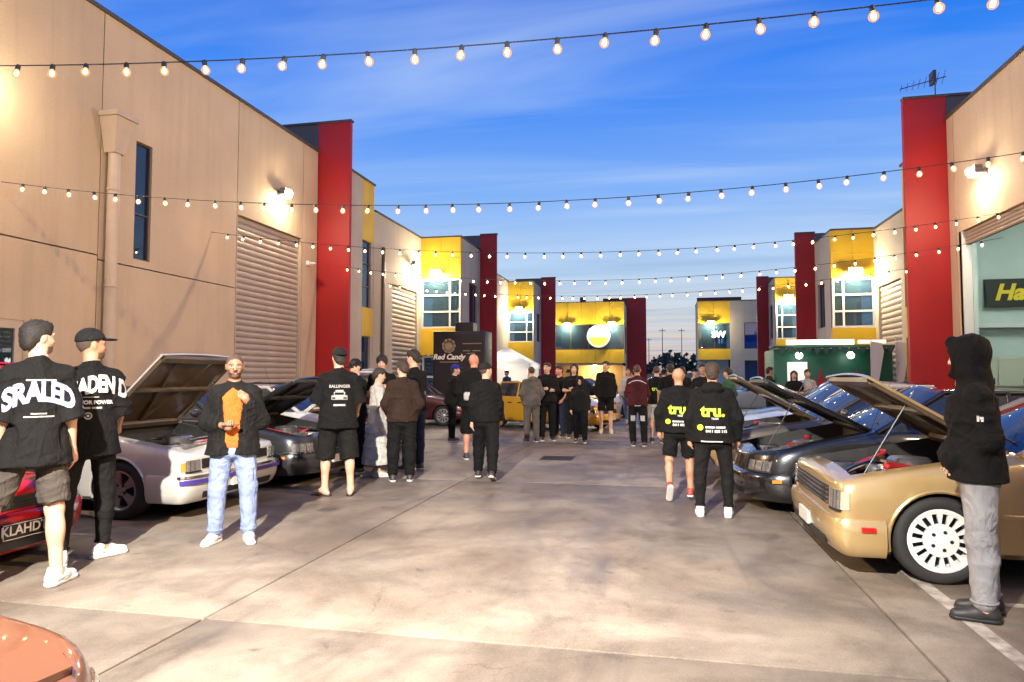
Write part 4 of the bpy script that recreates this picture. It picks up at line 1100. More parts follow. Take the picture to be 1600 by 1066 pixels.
        tip = Vector((lx * 0.62 * math.cos(ang), 0, lx * 0.62 * math.sin(ang)))
        MB().tube([(hood_x1 - 0.08, wf - 0.05, d['nose'] - 0.04), (hx0 + lx * 0.72 * math.cos(ang) , wf - 0.08, top(hx0) + lx * 0.70 * math.sin(ang) - 0.04)], 0.006, 6).build('hood_prop', M_METALD, root)
    # ---- cabin
    yb_, yr2 = W / 2 * 0.93, W / 2 * 0.93 - 0.15
    A0 = Vector((xws, yb_, d['cowl'] - 0.02)); A1 = Vector((xf - d['xrf'] - 0.12, yr2, H - 0.05))
    C1 = Vector((xr_ + 0.05 - d['xrr'] - 1.0 + 0.0, yr2, H - 0.06)); C0 = Vector((xrb, yb_ - 0.02, d['deck'] - 0.02))
    bxm = (A1.x + C1.x) / 2 + 0.05
    B1 = Vector((bxm, yr2, H - 0.04)); B0 = Vector((bxm + 0.02, yb_, (d['cowl'] + d['deck']) / 2 - 0.02))
    def fl(v, s_): return Vector((v.x, v.y * s_, v.z))
    rf = []
    for k in range(11):
        t = k / 10; x = A1.x + (C1.x - A1.x) * t
        row = []
        for q in range(9):
            s_ = -1 + q / 4
            row.append((x + (0.05 * (1 - s_ * s_) * (1 - 2 * t)), yr2 * s_ * 1.02, H - 0.055 * abs(s_) ** 3 - 0.035 * (2 * t - 1) ** 2 + 0.0))
        rf.append(row)
    roof = MB().slab(rf, (0, 0, 1), 0.03).build('roof', body_m, root, 45)
    def bar(p, q, w0, w1, parent=root, nm='pillar'):
        b = MB().tube([p, q], [w0, w1], 8); return b.build(nm, body_m, parent, 60)
    def pane(quad, inset, bulge, nm, m=M_CGLASS):
        q = [Vector(v) for v in quad]; c_ = sum(q, Vector()) / 4
        q = [v + (c_ - v).normalized() * inset for v in q]
        nrm = (q[1] - q[0]).cross(q[3] - q[0]).normalized()
        g = []
        for i in range(7):
            u_ = i / 6; row = []
            for j in range(5):
                v_ = j / 4
                pnt = q[0] * (1 - u_) * (1 - v_) + q[1] * u_ * (1 - v_) + q[2] * u_ * v_ + q[3] * (1 - u_) * v_
                row.append(pnt + nrm * bulge * (1 - (2 * u_ - 1) ** 2))
            g.append(row)
        b = MB().grid(g); return b.build(nm, m, root, 60, fix=False)
    pane([fl(A0, -1), A0, A1, fl(A1, -1)], 0.02, 0.09, 'windscreen')
    for y0_ in (-0.55, 0.05):
        MB().tube([(xws + 0.10, y0_, d['cowl'] + 0.03), (xws + 0.02 - 0.10, y0_ + 0.30, d['cowl'] + 0.10), (xws - 0.07, y0_ + 0.55, d['cowl'] + 0.07)], 0.008, 6).build('wiper', M_BLK, root, 60)
    MB().tube([(xws + 0.05, W / 2 * 0.86, d['cowl']), (xws - 0.25, W / 2 * 0.86, d['cowl'] + 0.75)], [0.004, 0.0015], 5).build('aerial', M_METALD, root, 60)
    pane([C0, fl(C0, -1), fl(C1, -1), C1], 0.02, 0.07, 'rear_window')
    cq = Vector((C1.x - 0.02, yr2, H - 0.06)); cb = Vector((C0.x + 0.38, yb_ - 0.01, d['deck'] - 0.02))
    for s_ in (1, -1):
        bar(fl(A0, s_), fl(A1, s_), 0.036, 0.03); bar(fl(B0, s_), fl(B1, s_), 0.032, 0.026)
        bar(fl(A1, s_), fl(C1, s_), 0.03, 0.03, root, 'roof_rail')
        qd = [fl(A0, s_), fl(B0, s_), fl(B1, s_), fl(A1, s_)]; pane(qd if s_ > 0 else [qd[1], qd[0], qd[3], qd[2]], 0.035, 0.01, 'side_window')
        qd = [fl(B0, s_), fl(cb, s_), fl(cq, s_), fl(B1, s_)]; pane(qd if s_ > 0 else [qd[1], qd[0], qd[3], qd[2]], 0.035, 0.01, 'side_window')
        # rear quarter panel
        o_ = Vector((0, 0.012 * s_, 0)); tv = [fl(cb, s_), fl(C0, s_), fl(C1, s_), fl(cq, s_)]
        MB().add([v + o_ for v in tv] + [v - o_ * 2 for v in tv], [(0, 1, 2, 3), (7, 6, 5, 4), (0, 4, 5, 1), (1, 5, 6, 2), (2, 6, 7, 3), (3, 7, 4, 0)]).build('rear_pillar', body_m, root)
        mrr = Vector((A0.x - 0.28, s_ * (W / 2 + 0.07), d['cowl'] + 0.10))
        MB().ball(mrr, (0.05, 0.085, 0.055), 0, 12, 8).build('mirror', body_m, root, 60)
        # doors: proud panels with a dark gap round them
        for (xa, xb2) in ((A0.x - 0.10, B0.x + 0.012), (B0.x - 0.012, max(cb.x + 0.05, xr_ + Ra + 0.06))):
            x0, x1 = min(xa, xb2), max(xa, xb2); g, gi = [], []
            for k in range(13):
                x = x0 + (x1 - x0) * k / 12; z0_, z1_ = d['sill'] + 0.10, top(x) - 0.03
                g.append([(x, s_ * side(x, z0_ + (z1_ - z0_) * q / 8, 0.007), z0_ + (z1_ - z0_) * q / 8) for q in range(9)])
            dr = MB().slab(g if s_ < 0 else g[::-1], (0, s_, 0), 0.012).build('door', body_m, root, 40)
            hz = d['cowl'] - 0.16
            MB().box((x0 + 0.06, s_ * side(x0 + 0.1, hz, 0.02) - 0.014, hz - 0.014), (x0 + 0.20, s_ * side(x0 + 0.1, hz, 0.02) + 0.014, hz + 0.014), bev=0.006).build('handle', M_BLK if not d.get('chromegrille') else M_CHR, dr)
        if d.get('rubstrip'):
            zz = d['rubstrip']
            MB().box((xr_ + Ra + 0.03, s_ * (W / 2 + 0.008) - 0.009, zz - 0.02), (xf - Ra - 0.03, s_ * (W / 2 + 0.008) + 0.009, zz + 0.02), bev=0.006).build('rub_strip', bm_, root)
    # interior
    MB().box((xrb + 0.1, -W / 2 + 0.12, 0.26), (xws - 0.02, W / 2 - 0.12, 0.30)).build('cabin_floor', M_SEAT, root)
    MB().box((xws - 0.42, -W / 2 + 0.13, 0.62), (xws - 0.06, W / 2 - 0.13, d['cowl'] - 0.03), bev=0.04).build('dashboard', M_SEAT, root, 40)
    for s_ in (1, -1):
        st = MB().box((B0.x - 0.25, s_ * 0.36 - 0.24, 0.35), (B0.x + 0.28, s_ * 0.36 + 0.24, 0.55), bev=0.05).box((B0.x - 0.33, s_ * 0.36 - 0.23, 0.5), (B0.x - 0.2, s_ * 0.36 + 0.23, 1.04), bev=0.05).box((B0.x - 0.32, s_ * 0.36 - 0.12, 1.06), (B0.x - 0.22, s_ * 0.36 + 0.12, 1.22), bev=0.03)
        st.build('seat', M_SEAT, root, 40)
    MB().box((cb.x - 0.05, -0.6, 0.35), (cb.x + 0.45, 0.6, 0.55), bev=0.04).box((cb.x - 0.12, -0.6, 0.5), (cb.x + 0.03, 0.6, 1.0), bev=0.04).build('rear_bench', M_SEAT, root, 40)
    sw = (xws - 0.50, -0.36, 0.86)
    MB().lathe([(0.165, 0.0), (0.18, 0.012), (0.195, 0.0), (0.18, -0.012), (0.165, 0.0)], 'x', sw, 18).build('steering_wheel', M_BLK, root, 60)
    return root
# ------------------------------------------------------------------ people: bodies and clothes grown as smooth implicit surfaces
def smin(a, b, k):
    h = np.clip(0.5 + 0.5 * (b - a) / k, 0, 1)
    return b * (1 - h) + a * h - k * h * (1 - h)
class Blob:
    def __init__(s):
        s.p = []
    def cone(s, a, b, ra, rb, k=0.02, op='u', flat=None):
        s.p.append(('cone', np.array(a, float), np.array(b, float), ra, rb, k, op, flat)); return s
    def ell(s, c, r, k=0.02, op='u', rot=None):
        s.p.append(('ell', np.array(c, float), np.array(r, float), None, rot, k, op, None)); return s
    def tors(s, pts, k=0.03, op='u'):
        """stack of elliptic sections (centre, rx, ry) from low to high"""
        s.p.append(('tors', pts, None, None, None, k, op, None)); return s
    def plane(s, pnt, nrm, k=0.004):
        """cut away the side the normal points to"""
        n = np.array(nrm, float); s.p.append(('plane', np.array(pnt, float), n / np.linalg.norm(n), None, None, k, 'c', None)); return s
    def bounds(s):
        lo, hi = np.full(3, 9e9), np.full(3, -9e9)
        for q in s.p:
            if q[6] != 'u': continue
            l, h = s.bb(q); lo = np.minimum(lo, l); hi = np.maximum(hi, h)
        return lo, hi
    def bb(s, q):
        if q[0] == 'cone':
            m = max(q[3], q[4]) * (1.0 if not q[7] else max(1.0, *q[7])); return np.minimum(q[1], q[2]) - m, np.maximum(q[1], q[2]) + m
        if q[0] == 'ell':
            m = q[2] if q[4] is None else np.full(3, q[2].max()); return q[1] - m, q[1] + m
        if q[0] == 'tors':
            c = np.array([a[0] for a in q[1]]); m = max(max(a[1], a[2]) for a in q[1]); return c.min(0) - m, c.max(0) + m
    def mesh(s, res, wr=None, fine=None):
        lo, hi = s.bounds(); lo = lo - 3 * res; hi = hi + 3 * res
        ax = [np.arange(lo[i], hi[i] + res, res) for i in range(3)]
        if fine:      # (z0, z1, res): finer layers for the head
            z0, z1, rf = fine
            ax[2] = np.concatenate([np.arange(lo[2], z0, res), np.arange(z0, z1, rf), np.arange(z1, hi[2] + res, res)])
        ax = [a.astype(np.float32) for a in ax]
        V = np.full([len(a) for a in ax], 1e3, np.float32)
        for q in s.p:
            if q[0] == 'plane':
                d = ((ax[0][:, None, None] - q[1][0]) * q[2][0] + (ax[1][None, :, None] - q[1][1]) * q[2][1] + (ax[2][None, None, :] - q[1][2]) * q[2][2]).astype(np.float32)
                V = np.maximum(V, d); continue
            l, h = s.bb(q); pad = q[5] + 2.5 * res
            sl = []
            for i in range(3):
                i0 = max(0, np.searchsorted(ax[i], l[i] - pad) - 1); i1 = min(len(ax[i]), np.searchsorted(ax[i], h[i] + pad) + 1); sl.append(slice(i0, i1))
            X, Y, Z = ax[0][sl[0]][:, None, None], ax[1][sl[1]][None, :, None], ax[2][sl[2]][None, None, :]
            if X.size == 0 or Y.size == 0 or Z.size == 0: continue
            if q[0] == 'cone':
                a, b = q[1], q[2]; ab = b - a; L2 = max(ab @ ab, 1e-9)
                px, py, pz = X - a[0], Y - a[1], Z - a[2]
                t = np.clip((px * ab[0] + py * ab[1] + pz * ab[2]) / L2, 0, 1)
                f = q[7] or (1, 1, 1)
                d = np.sqrt(((px - t * ab[0]) / f[0]) ** 2 + ((py - t * ab[1]) / f[1]) ** 2 + ((pz - t * ab[2]) / f[2]) ** 2) - (q[3] + (q[4] - q[3]) * t)
            elif q[0] == 'ell':
                c, r_ = q[1], q[2]; px, py, pz = X - c[0], Y - c[1], Z - c[2]
                if q[4] is not None:
                    M_ = q[4]; px, py, pz = M_[0][0] * px + M_[0][1] * py + M_[0][2] * pz, M_[1][0] * px + M_[1][1] * py + M_[1][2] * pz, M_[2][0] * px + M_[2][1] * py + M_[2][2] * pz
                k0 = np.sqrt((px / r_[0]) ** 2 + (py / r_[1]) ** 2 + (pz / r_[2]) ** 2)
                k1 = np.sqrt((px / r_[0] ** 2) ** 2 + (py / r_[1] ** 2) ** 2 + (pz / r_[2] ** 2) ** 2)
                d = k0 * (k0 - 1) / np.maximum(k1, 1e-6)
            else:
                cs = np.array([a[0] for a in q[1]]); zz = cs[:, 2]
                zc = np.clip(Z, zz[0], zz[-1])
                cx, cy = np.interp(zc, zz, cs[:, 0]), np.interp(zc, zz, cs[:, 1])
                rx, ry = np.interp(zc, zz, [a[1] for a in q[1]]), np.interp(zc, zz, [a[2] for a in q[1]])
                dz = (Z - zc) / np.minimum(rx, ry) * 1.6
                d = (np.sqrt(((X - cx) / rx) ** 2 + ((Y - cy) / ry) ** 2 + dz ** 2) - 1) * np.minimum(rx, ry)
            d = d.astype(np.float32); v = V[sl[0], sl[1], sl[2]]
            if q[6] == 'u': V[sl[0], sl[1], sl[2]] = smin(v, d, q[5])
            else: V[sl[0], sl[1], sl[2]] = -smin(-v, d, q[5])
        if wr:
            amp, fr, ph = wr
            X, Y, Z = ax[0][:, None, None], ax[1][None, :, None], ax[2][None, None, :]
            wv = 0
            for k in range(4):      # sharp-crested folds in four directions, each fading in and out along the cloth
                a1 = ph * (k + 1.3) + k * 1.9; ux, uy, uz = math.cos(a1) * 0.55, math.sin(a1 * 1.3) * 0.45, 0.75 + 0.5 * math.sin(a1 * 0.7)
                fk = fr * (0.8 + 0.35 * k)
                cr = 1 - np.abs(np.sin(0.5 * fk * (ux * X + uy * Y + uz * Z) + 1.5 * np.sin(fk * 0.22 * (uy * X - ux * Y + 0.6 * Z) + a1) + a1))
                ms = np.clip(0.5 + 0.9 * np.sin(5.5 * X + 4.1 * Y * (k - 1.5) + (6.3 + k) * Z + a1 * 2.7), 0, 1)
                wv = wv - cr ** 3 * ms * 1.5
            V = V + (amp * wv).astype(np.float32)
        return surface(V, ax)
def surface(V, ax):
    ins = V < 0
    n = np.array(V.shape) - 1
    cnt = np.zeros(n, np.int8)
    for dx in (0, 1):
        for dy in (0, 1):
            for dz in (0, 1):
                cnt += ins[dx:n[0] + dx, dy:n[1] + dy, dz:n[2] + dz]
    act = (cnt > 0) & (cnt < 8)
    idx = -np.ones(n, np.int64); cells = np.argwhere(act); idx[act] = np.arange(len(cells))
    if len(cells) == 0: return np.zeros((0, 3)), np.zeros((0, 4), int)
    corners = [(0, 0, 0), (1, 0, 0), (0, 1, 0), (1, 1, 0), (0, 0, 1), (1, 0, 1), (0, 1, 1), (1, 1, 1)]
    cv = [V[cells[:, 0] + c[0], cells[:, 1] + c[1], cells[:, 2] + c[2]] for c in corners]
    cp = [np.stack([ax[k][cells[:, k] + c[k]] for k in range(3)], 1) for c in corners]
    acc = np.zeros((len(cells), 3)); num = np.zeros(len(cells))
    for i, j in ((0, 1), (2, 3), (4, 5), (6, 7), (0, 2), (1, 3), (4, 6), (5, 7), (0, 4), (1, 5), (2, 6), (3, 7)):
        a, b = cv[i], cv[j]; m = (a < 0) != (b < 0)
        t = np.where(m, a / np.where(m, a - b, 1), 0)
        t = np.clip(t, 0.02, 0.98)
        acc += np.where(m[:, None], cp[i] + t[:, None] * (cp[j] - cp[i]), 0); num += m
    verts = acc / num[:, None]
    quads = []
    for axis in range(3):
        o1, o2 = [(1, 2), (2, 0), (0, 1)][axis]
        sl0 = [slice(None)] * 3; sl1 = [slice(None)] * 3
        sl0[axis] = slice(0, -1); sl1[axis] = slice(1, None)
        A, B = ins[tuple(sl0)], ins[tuple(sl1)]
        e = np.argwhere(A != B)
        e = e[(e[:, o1] > 0) & (e[:, o2] > 0) & (e[:, o1] < n[o1]) & (e[:, o2] < n[o2])]
        if len(e) == 0: continue
        def cell(d1, d2):
            c = e.copy(); c[:, o1] -= d1; c[:, o2] -= d2; return idx[c[:, 0], c[:, 1], c[:, 2]]
        q = np.stack([cell(1, 1), cell(0, 1), cell(0, 0), cell(1, 0)], 1)
        fl = ~A[e[:, 0], e[:, 1], e[:, 2]]
        q[fl] = q[fl][:, ::-1]
        quads.append(q)
    q = np.concatenate(quads); q = q[(q >= 0).all(1)]
    return verts, q
def np_mesh(name, verts, quads, mats, mi=None):
    me = bpy.data.meshes.new(name)
    me.vertices.add(len(verts)); me.vertices.foreach_set('co', np.asarray(verts, np.float32).ravel())
    me.loops.add(len(quads) * 4); me.loops.foreach_set('vertex_index', quads.astype(np.int32).ravel())
    me.polygons.add(len(quads)); me.polygons.foreach_set('loop_start', np.arange(0, len(quads) * 4, 4, dtype=np.int32))
    for m in mats: me.materials.append(m)
    if mi is not None: me.polygons.foreach_set('material_index', mi.astype(np.int32))
    me.update(calc_edges=True); me.shade_smooth()
    return me

SKINS = {'fair': (0.58, 0.34, 0.23), 'tan': (0.42, 0.22, 0.13), 'brown': (0.30, 0.155, 0.09), 'pink': (0.62, 0.27, 0.17)}
def skin_m(k): return mat('skin_' + k, SKINS[k], 0.5, var=0.06, scale=18, spec=0.4)
def cloth(name, c, rough=0.85):
    if 'cloth_' + name in MATS: return MATS['cloth_' + name]
    m = mat('cloth_' + name, c, rough, var=0.15, scale=9, bump=0.2, bscale=190, spec=0.2)
    t = m.node_tree; b = t.nodes['Principled BSDF']; old = b.inputs['Normal'].links[0].from_node
    tcn = t.nodes.new('ShaderNodeTexCoord')
    mp_ = t.nodes.new('ShaderNodeMapping'); mp_.inputs['Scale'].default_value = (1, 1, 0.55); t.links.new(tcn.outputs['Object'], mp_.inputs[0])
    n = t.nodes.new('ShaderNodeTexNoise'); n.inputs['Scale'].default_value = 8; n.inputs['Detail'].default_value = 3; n.inputs['Distortion'].default_value = 1.6; t.links.new(mp_.outputs[0], n.inputs['Vector'])
    bp = t.nodes.new('ShaderNodeBump'); bp.inputs['Strength'].default_value = 0.7; bp.inputs['Distance'].default_value = 0.05
    t.links.new(n.outputs['Fac'], bp.inputs['Height']); t.links.new(bp.outputs[0], old.inputs['Normal'])
    return m
M_EYEW = mat('eye_white', (0.30, 0.27, 0.24), 0.4); M_EYED = mat('eye_dark', (0.02, 0.015, 0.01), 0.2); M_LIP = mat('lip', (0.34, 0.12, 0.09), 0.5)
GRY_LACE = mat('lace_grey', (0.30, 0.30, 0.32), 0.8)
M_SOLE = mat('shoe_sole', (0.55, 0.53, 0.5), 0.7)
def U(v): v = np.array(v, float); return v / np.linalg.norm(v)

STAND = dict(legL=((-0.05, 0.02, -1), (-0.02, -0.02, -1)), legR=((0.05, 0.02, -1), (0.02, -0.02, -1)), armL=((-0.16, 0.0, -1), (-0.05, 0.22, -1)), armR=((0.16, 0.0, -1), (0.05, 0.22, -1)), hands=('relax', 'relax'))
def person(label, loc, face, height=1.76, pose=None, skin='fair', hair=('short', (0.02, 0.014, 0.01)), top=None, bottom=None, shoes=((0.7, 0.7, 0.7), 'sneaker'), hat=None, head=0.0, tilt=0.0, res=0.014, build=1.0, lean=0.0, group='people at the meet', beard=None, sway=0.0):
    """face: heading in degrees, 0 = looking along the street away from the viewer, 90 = towards the left wall"""
    P = dict(STAND); P.update(pose or {})
    s = height / 1.78
    pel = np.array((0, 0, 0.0)); bw = build
    hipz = 0.0
    ch = np.array((sway, 0.02 + lean * 0.34, 0.40)); nk = np.array((sway * 1.2, lean * 0.56 - 0.005, 0.550)); sh = np.array((sway, lean * 0.48 - 0.005, 0.482))
    hd = np.array((sway * 1.2, lean * 0.68 + 0.02, 0.72))
    J = {}
    for sd, sg in (('L', -1), ('R', 1)):
        th, sn = P['leg' + sd]
        hip = np.array((sg * 0.092 * bw ** 0.5, 0, -0.02)); kn = hip + U(th) * 0.435; an = kn + U(sn) * 0.425
        J['hip' + sd], J['kn' + sd], J['an' + sd] = hip, kn, an
        up_, fo_ = P['arm' + sd]
        so = sh + np.array((sg * 0.160 * bw ** 0.6, 0, -0.022)); el = so + U(up_) * 0.285; wr = el + U(fo_) * 0.255
        J['sh' + sd], J['el' + sd], J['wr' + sd] = so, el, wr
        J['fd' + sd] = U(fo_)
    # feet: toes follow body heading unless the pose says otherwise
    feet = {}
    for sd in 'LR':
        fd = U(P.get('foot' + sd, (0.12 if sd == 'R' else -0.12, 1, 0))); feet[sd] = fd
    low = min(min(J['an' + sd][2] - 0.085, J['an' + sd][2] - 0.085 + feet[sd][2] * 0.16) for sd in 'LR')
    off = np.array((0, 0, -low))
    for k in list(J):
        if not k.startswith('fd'): J[k] = J[k] + off
    pel, ch, nk, sh, hd = [v + off for v in (pel, ch, nk, sh, hd)]
    ca, sa = math.cos(R(head)), math.sin(R(head))
    ct, st_ = math.cos(R(tilt)), math.sin(R(tilt))
    def H(x, y, z):          # head space -> body space (x right, y forward of the face, z up); head turned by `head`, nodding by `tilt`
        y2, z2 = y * ct + z * st_, -y * st_ + z * ct
        return hd + np.array((x * ca - y2 * sa, x * sa + y2 * ca, z2))
    HR = np.array(((ca, sa, 0), (-sa, ca, 0), (0, 0, 1)))
    TR = np.array(((1, 0, 0), (0, ct, -st_), (0, st_, ct)))
    HM = TR @ HR
    B = Blob()
    B.tors([(pel + (0, 0, -0.06), 0.155 * bw, 0.115 * bw), (pel + (0, 0, 0.05), 0.16 * bw, 0.118 * bw), (pel + (0, 0.01, 0.17), 0.143 * bw, 0.105 * bw), (ch + (0, 0, -0.06), 0.165 * bw, 0.115 * bw), (ch + (0, -0.01, 0.05), 0.165 * bw, 0.11 * bw), (sh + (0, 0, 0.02), 0.11, 0.08)], 0.05)
    for sd in 'LR': B.cone(nk + (0, 0, -0.03), J['sh' + sd], 0.05, 0.05, 0.03)
    B.cone(sh + (0, -0.005, 0.02), hd + (0, -0.012, -0.05), 0.064, 0.054, 0.035)
    sk = 0.012
    for sd, sg in (('L', -1), ('R', 1)):
        B.cone(J['hip' + sd], J['kn' + sd], 0.088 * bw ** 0.5, 0.056, 0.04); B.cone(J['kn' + sd], J['an' + sd], 0.055, 0.038, 0.03)
        cf = J['kn' + sd] * 0.68 + J['an' + sd] * 0.32 + np.array((0, -0.018, 0)); B.ell(cf, (0.054, 0.056, 0.11), 0.03)
        B.cone(J['an' + sd] + (0, 0, -0.01), J['an' + sd] + feet[sd] * 0.13 + np.array((0, 0, -0.05)), 0.042, 0.03, 0.03)
        B.cone(J['an' + sd] + (0, 0, -0.04), J['an' + sd] - feet[sd] * 0.045 + np.array((0, 0, -0.05)), 0.034, 0.03, 0.02)
        B.cone(J['sh' + sd], J['el' + sd], 0.052 * bw ** 0.5, 0.040, 0.04); B.cone(J['el' + sd], J['wr' + sd], 0.041, 0.027, 0.03)
        # hand: palm, four fingers of unequal length with knuckle bends, thumb from the side near the base
        f = J['fd' + sd]; w0 = J['wr' + sd]
        pn = U(P.get('palm' + sd, (-sg, 0.1, 0.0)))            # direction the palm faces
        pn = U(pn - f * (pn @ f)); sdv = np.cross(f, pn) * sg    # towards the thumb
        if P.get('thumb' + sd): sdv = -sdv
        pose_h = P['hands'][0 if sd == 'L' else 1]
        B.cone(w0, w0 + f * 0.075, 0.028, 0.036, 0.015, flat=None)
        B.ell(w0 + f * 0.05 , (0.03, 0.03, 0.04), 0.012)
        curl = {'relax': 0.45, 'grip': 1.25, 'flat': 0.12, 'fist': 1.5}[pose_h]
        if res <= 0.011:
            for q, (ln, oo) in enumerate(((0.078, 0.030), (0.086, 0.010), (0.08, -0.010), (0.064, -0.028))):
                b0 = w0 + f * 0.075 + sdv * oo
                d1 = U(f * math.cos(curl * 0.5) + pn * math.sin(curl * 0.5) + sdv * oo * 2); p1 = b0 + d1 * ln * 0.5
                d2 = U(f * math.cos(curl * 1.3) + pn * math.sin(curl * 1.3)); p2 = p1 + d2 * ln * 0.5
                B.cone(b0 - f * 0.02, p1, 0.0105, 0.0095, 0.006); B.cone(p1, p2, 0.0095, 0.0085, 0.004)
            b0 = w0 + f * 0.028 + sdv * 0.024; p1 = b0 + U(f * 0.7 + sdv * 0.75 + pn * 0.3) * 0.04; p2 = p1 + U(f + pn * 0.5 + sdv * 0.1) * 0.032
            B.cone(b0, p1, 0.014, 0.011, 0.01); B.cone(p1, p2, 0.011, 0.009, 0.004)
        else:
            for oo in (0.02, -0.015):
                b0 = w0 + f * 0.07 + sdv * oo; p1 = b0 + U(f * math.cos(curl * .6) + pn * math.sin(curl * .6)) * 0.045; p2 = p1 + U(f * math.cos(curl * 1.3) + pn * math.sin(curl * 1.3)) * 0.04
                B.cone(b0, p1, 0.016, 0.014, 0.01); B.cone(p1, p2, 0.014, 0.012, 0.006)
            b0 = w0 + f * 0.03 + sdv * 0.025; B.cone(b0, b0 + U(f + sdv * 0.6 + pn * .4) * 0.055, 0.014, 0.011, 0.008)
    # head: skull, jaw, brow, nose, lips, ears
    B.ell(H(0, -0.012, 0.015), (0.076, 0.095, 0.094), 0.03, rot=HM)
    B.ell(H(0, 0.022, -0.035), (0.060, 0.068, 0.082), 0.03, rot=HM)
    B.ell(H(0, 0.062, -0.085), (0.032, 0.03, 0.028), 0.025, rot=HM)
    for sg in (-1, 1):
        B.ell(H(sg * 0.076, -0.012, -0.008), (0.010, 0.022, 0.033), 0.008, rot=HM)
        B.ell(H(sg * 0.036, 0.060, -0.03), (0.022, 0.022, 0.02), 0.02, rot=HM)
        B.ell(H(sg * 0.031, 0.090, 0.004), (0.016, 0.012, 0.010), 0.012, 's', rot=HM)
        B.cone(H(sg * 0.012, 0.083, 0.022), H(sg * 0.048, 0.072, 0.024), 0.009, 0.008, 0.012)
    B.cone(H(0, 0.080, 0.012), H(0, 0.100, -0.030), 0.010, 0.0145, 0.012)
    B.cone(H(-0.020, 0.082, -0.062), H(0.020, 0.082, -0.062), 0.009, 0.009, 0.008)
    hz = hd[2]
    v, q = B.mesh(res, fine=(hz - 0.13, hz + 0.12, res * 0.7))
    fc = v[q].mean(1); mi = np.zeros(len(q), int)
    HI = np.linalg.inv(HM)
    loc_h = (fc - hd) @ HM.T
    for sg in (-1, 1):
        dd = np.linalg.norm((loc_h - np.array((sg * 0.031, 0.080, 0.003))) / np.array((0.014, 0.03, 0.0075)), axis=1); mi[dd < 1] = 1
        dd = np.linalg.norm((loc_h - np.array((sg * 0.031, 0.085, 0.003))) / np.array((0.006, 0.03, 0.0075)), axis=1); mi[dd < 1] = 2
        dd = np.linalg.norm((loc_h - np.array((sg * 0.031, 0.085, 0.024))) / np.array((0.022, 0.03, 0.005)), axis=1); mi[dd < 1] = 4
    dd = np.linalg.norm((loc_h - np.array((0, 0.088, -0.062))) / np.array((0.023, 0.03, 0.008)), axis=1); mi[dd < 1] = 3
    if beard:
        mi[((loc_h[:, 2] < -0.060 + 0.9 * np.maximum(0, 0.03 - loc_h[:, 1])) & (loc_h[:, 1] > 0.012 + 0.25 * (loc_h[:, 2] + 0.11)) & (loc_h[:, 2] > -0.116) & (mi == 0))] = 5
        mi[((np.abs(loc_h[:, 2] + 0.051) < 0.006) & (np.abs(loc_h[:, 0]) < 0.026) & (loc_h[:, 1] > 0.06))] = 5
    hairc = hair[1] if hair else (0.03, 0.02, 0.015)
    M_H = mat('hair_%02d%02d%02d' % tuple(int(c * 99) for c in hairc), hairc, 0.7, var=0.3, scale=40, bump=0.6, bscale=90)
    me = np_mesh('person', v * s, q, [skin_m(skin), M_EYEW, M_EYED, M_LIP, M_H, mat('stubble_' + skin, tuple(0.34 * c for c in SKINS[skin]), 0.7)], mi)
    root = link('person', me); tag(root, label, 'person', group)
    root.location = loc; root.rotation_euler = (0, 0, R(face))
    seed = random.uniform(0, 6)
    made = {}
    def part(nm, blob, m, rs=None, wr=None):
        v_, q_ = blob.mesh(rs or res, wr)
        if len(q_) == 0: return None
        o = link(nm, np_mesh(nm, v_ * s, q_, m if isinstance(m, list) else [m]), root); made[nm] = o
        return o
    # ---- hair
    if hair:
        st = hair[0]; h = Blob()
        if st == 'short':
            h.ell(H(0, -0.018, 0.022), (0.084, 0.101, 0.101), 0.01, rot=HM)
            h.ell(H(0, 0.02, 0.075), (0.066, 0.07, 0.042), 0.02, rot=HM)
            h.plane(H(0, 0.066, 0.045), HM.T @ np.array((0, 0.85, -0.55))); h.plane(H(0, -0.02, -0.055), HM.T @ np.array((0, 0.75, -1)))
            h.ell(H(0, -0.075, -0.045), (0.058, 0.032, 0.05), 0.03, rot=HM); h.plane(H(0, -0.06, -0.088), HM.T @ np.array((0, 0.2, -1)))
            h.ell(H(-0.078, 0.012, -0.03), (0.03, 0.035, 0.05), 0.008, 's', rot=HM); h.ell(H(0.078, 0.012, -0.03), (0.03, 0.035, 0.05), 0.008, 's', rot=HM)
        elif st == 'buzz':
            h.ell(H(0, -0.014, 0.018), (0.0785, 0.0975, 0.097), 0.01, rot=HM); h.plane(H(0, 0.056, 0.060), HM.T @ np.array((0, 0.8, -0.6))); h.plane(H(0, 0, -0.05), HM.T @ np.array((0, 0.3, -1)))
        elif st == 'long':
            h.ell(H(0, -0.02, 0.022), (0.09, 0.105, 0.103), 0.01, rot=HM); h.cone(H(0, -0.05, 0.0), H(0, -0.075, -0.26), 0.085, 0.055, 0.04)
            for sg in (-1, 1): h.cone(H(sg * 0.07, -0.01, 0.03), H(sg * 0.08, 0.0, -0.18), 0.03, 0.02, 0.03)
            h.ell(H(0, 0.085, -0.03), (0.058, 0.06, 0.095), 0.01, 's', rot=HM)
        elif st == 'mop':
            h.ell(H(0, -0.012, 0.03), (0.095, 0.11, 0.105), 0.01, rot=HM); h.ell(H(0, 0.095, -0.045), (0.07, 0.06, 0.085), 0.012, 's', rot=HM); h.plane(H(0, 0.0, -0.06), HM.T @ np.array((0, 0.2, -1)))
        part('hair', h, M_H if st != 'buzz' else mat('cropped_hair', (0.06, 0.036, 0.026), 0.8, var=0.25, scale=60), min(res, 0.009), (0.0045 if st in ('short', 'mop', 'long') else 0.001, 130, seed))
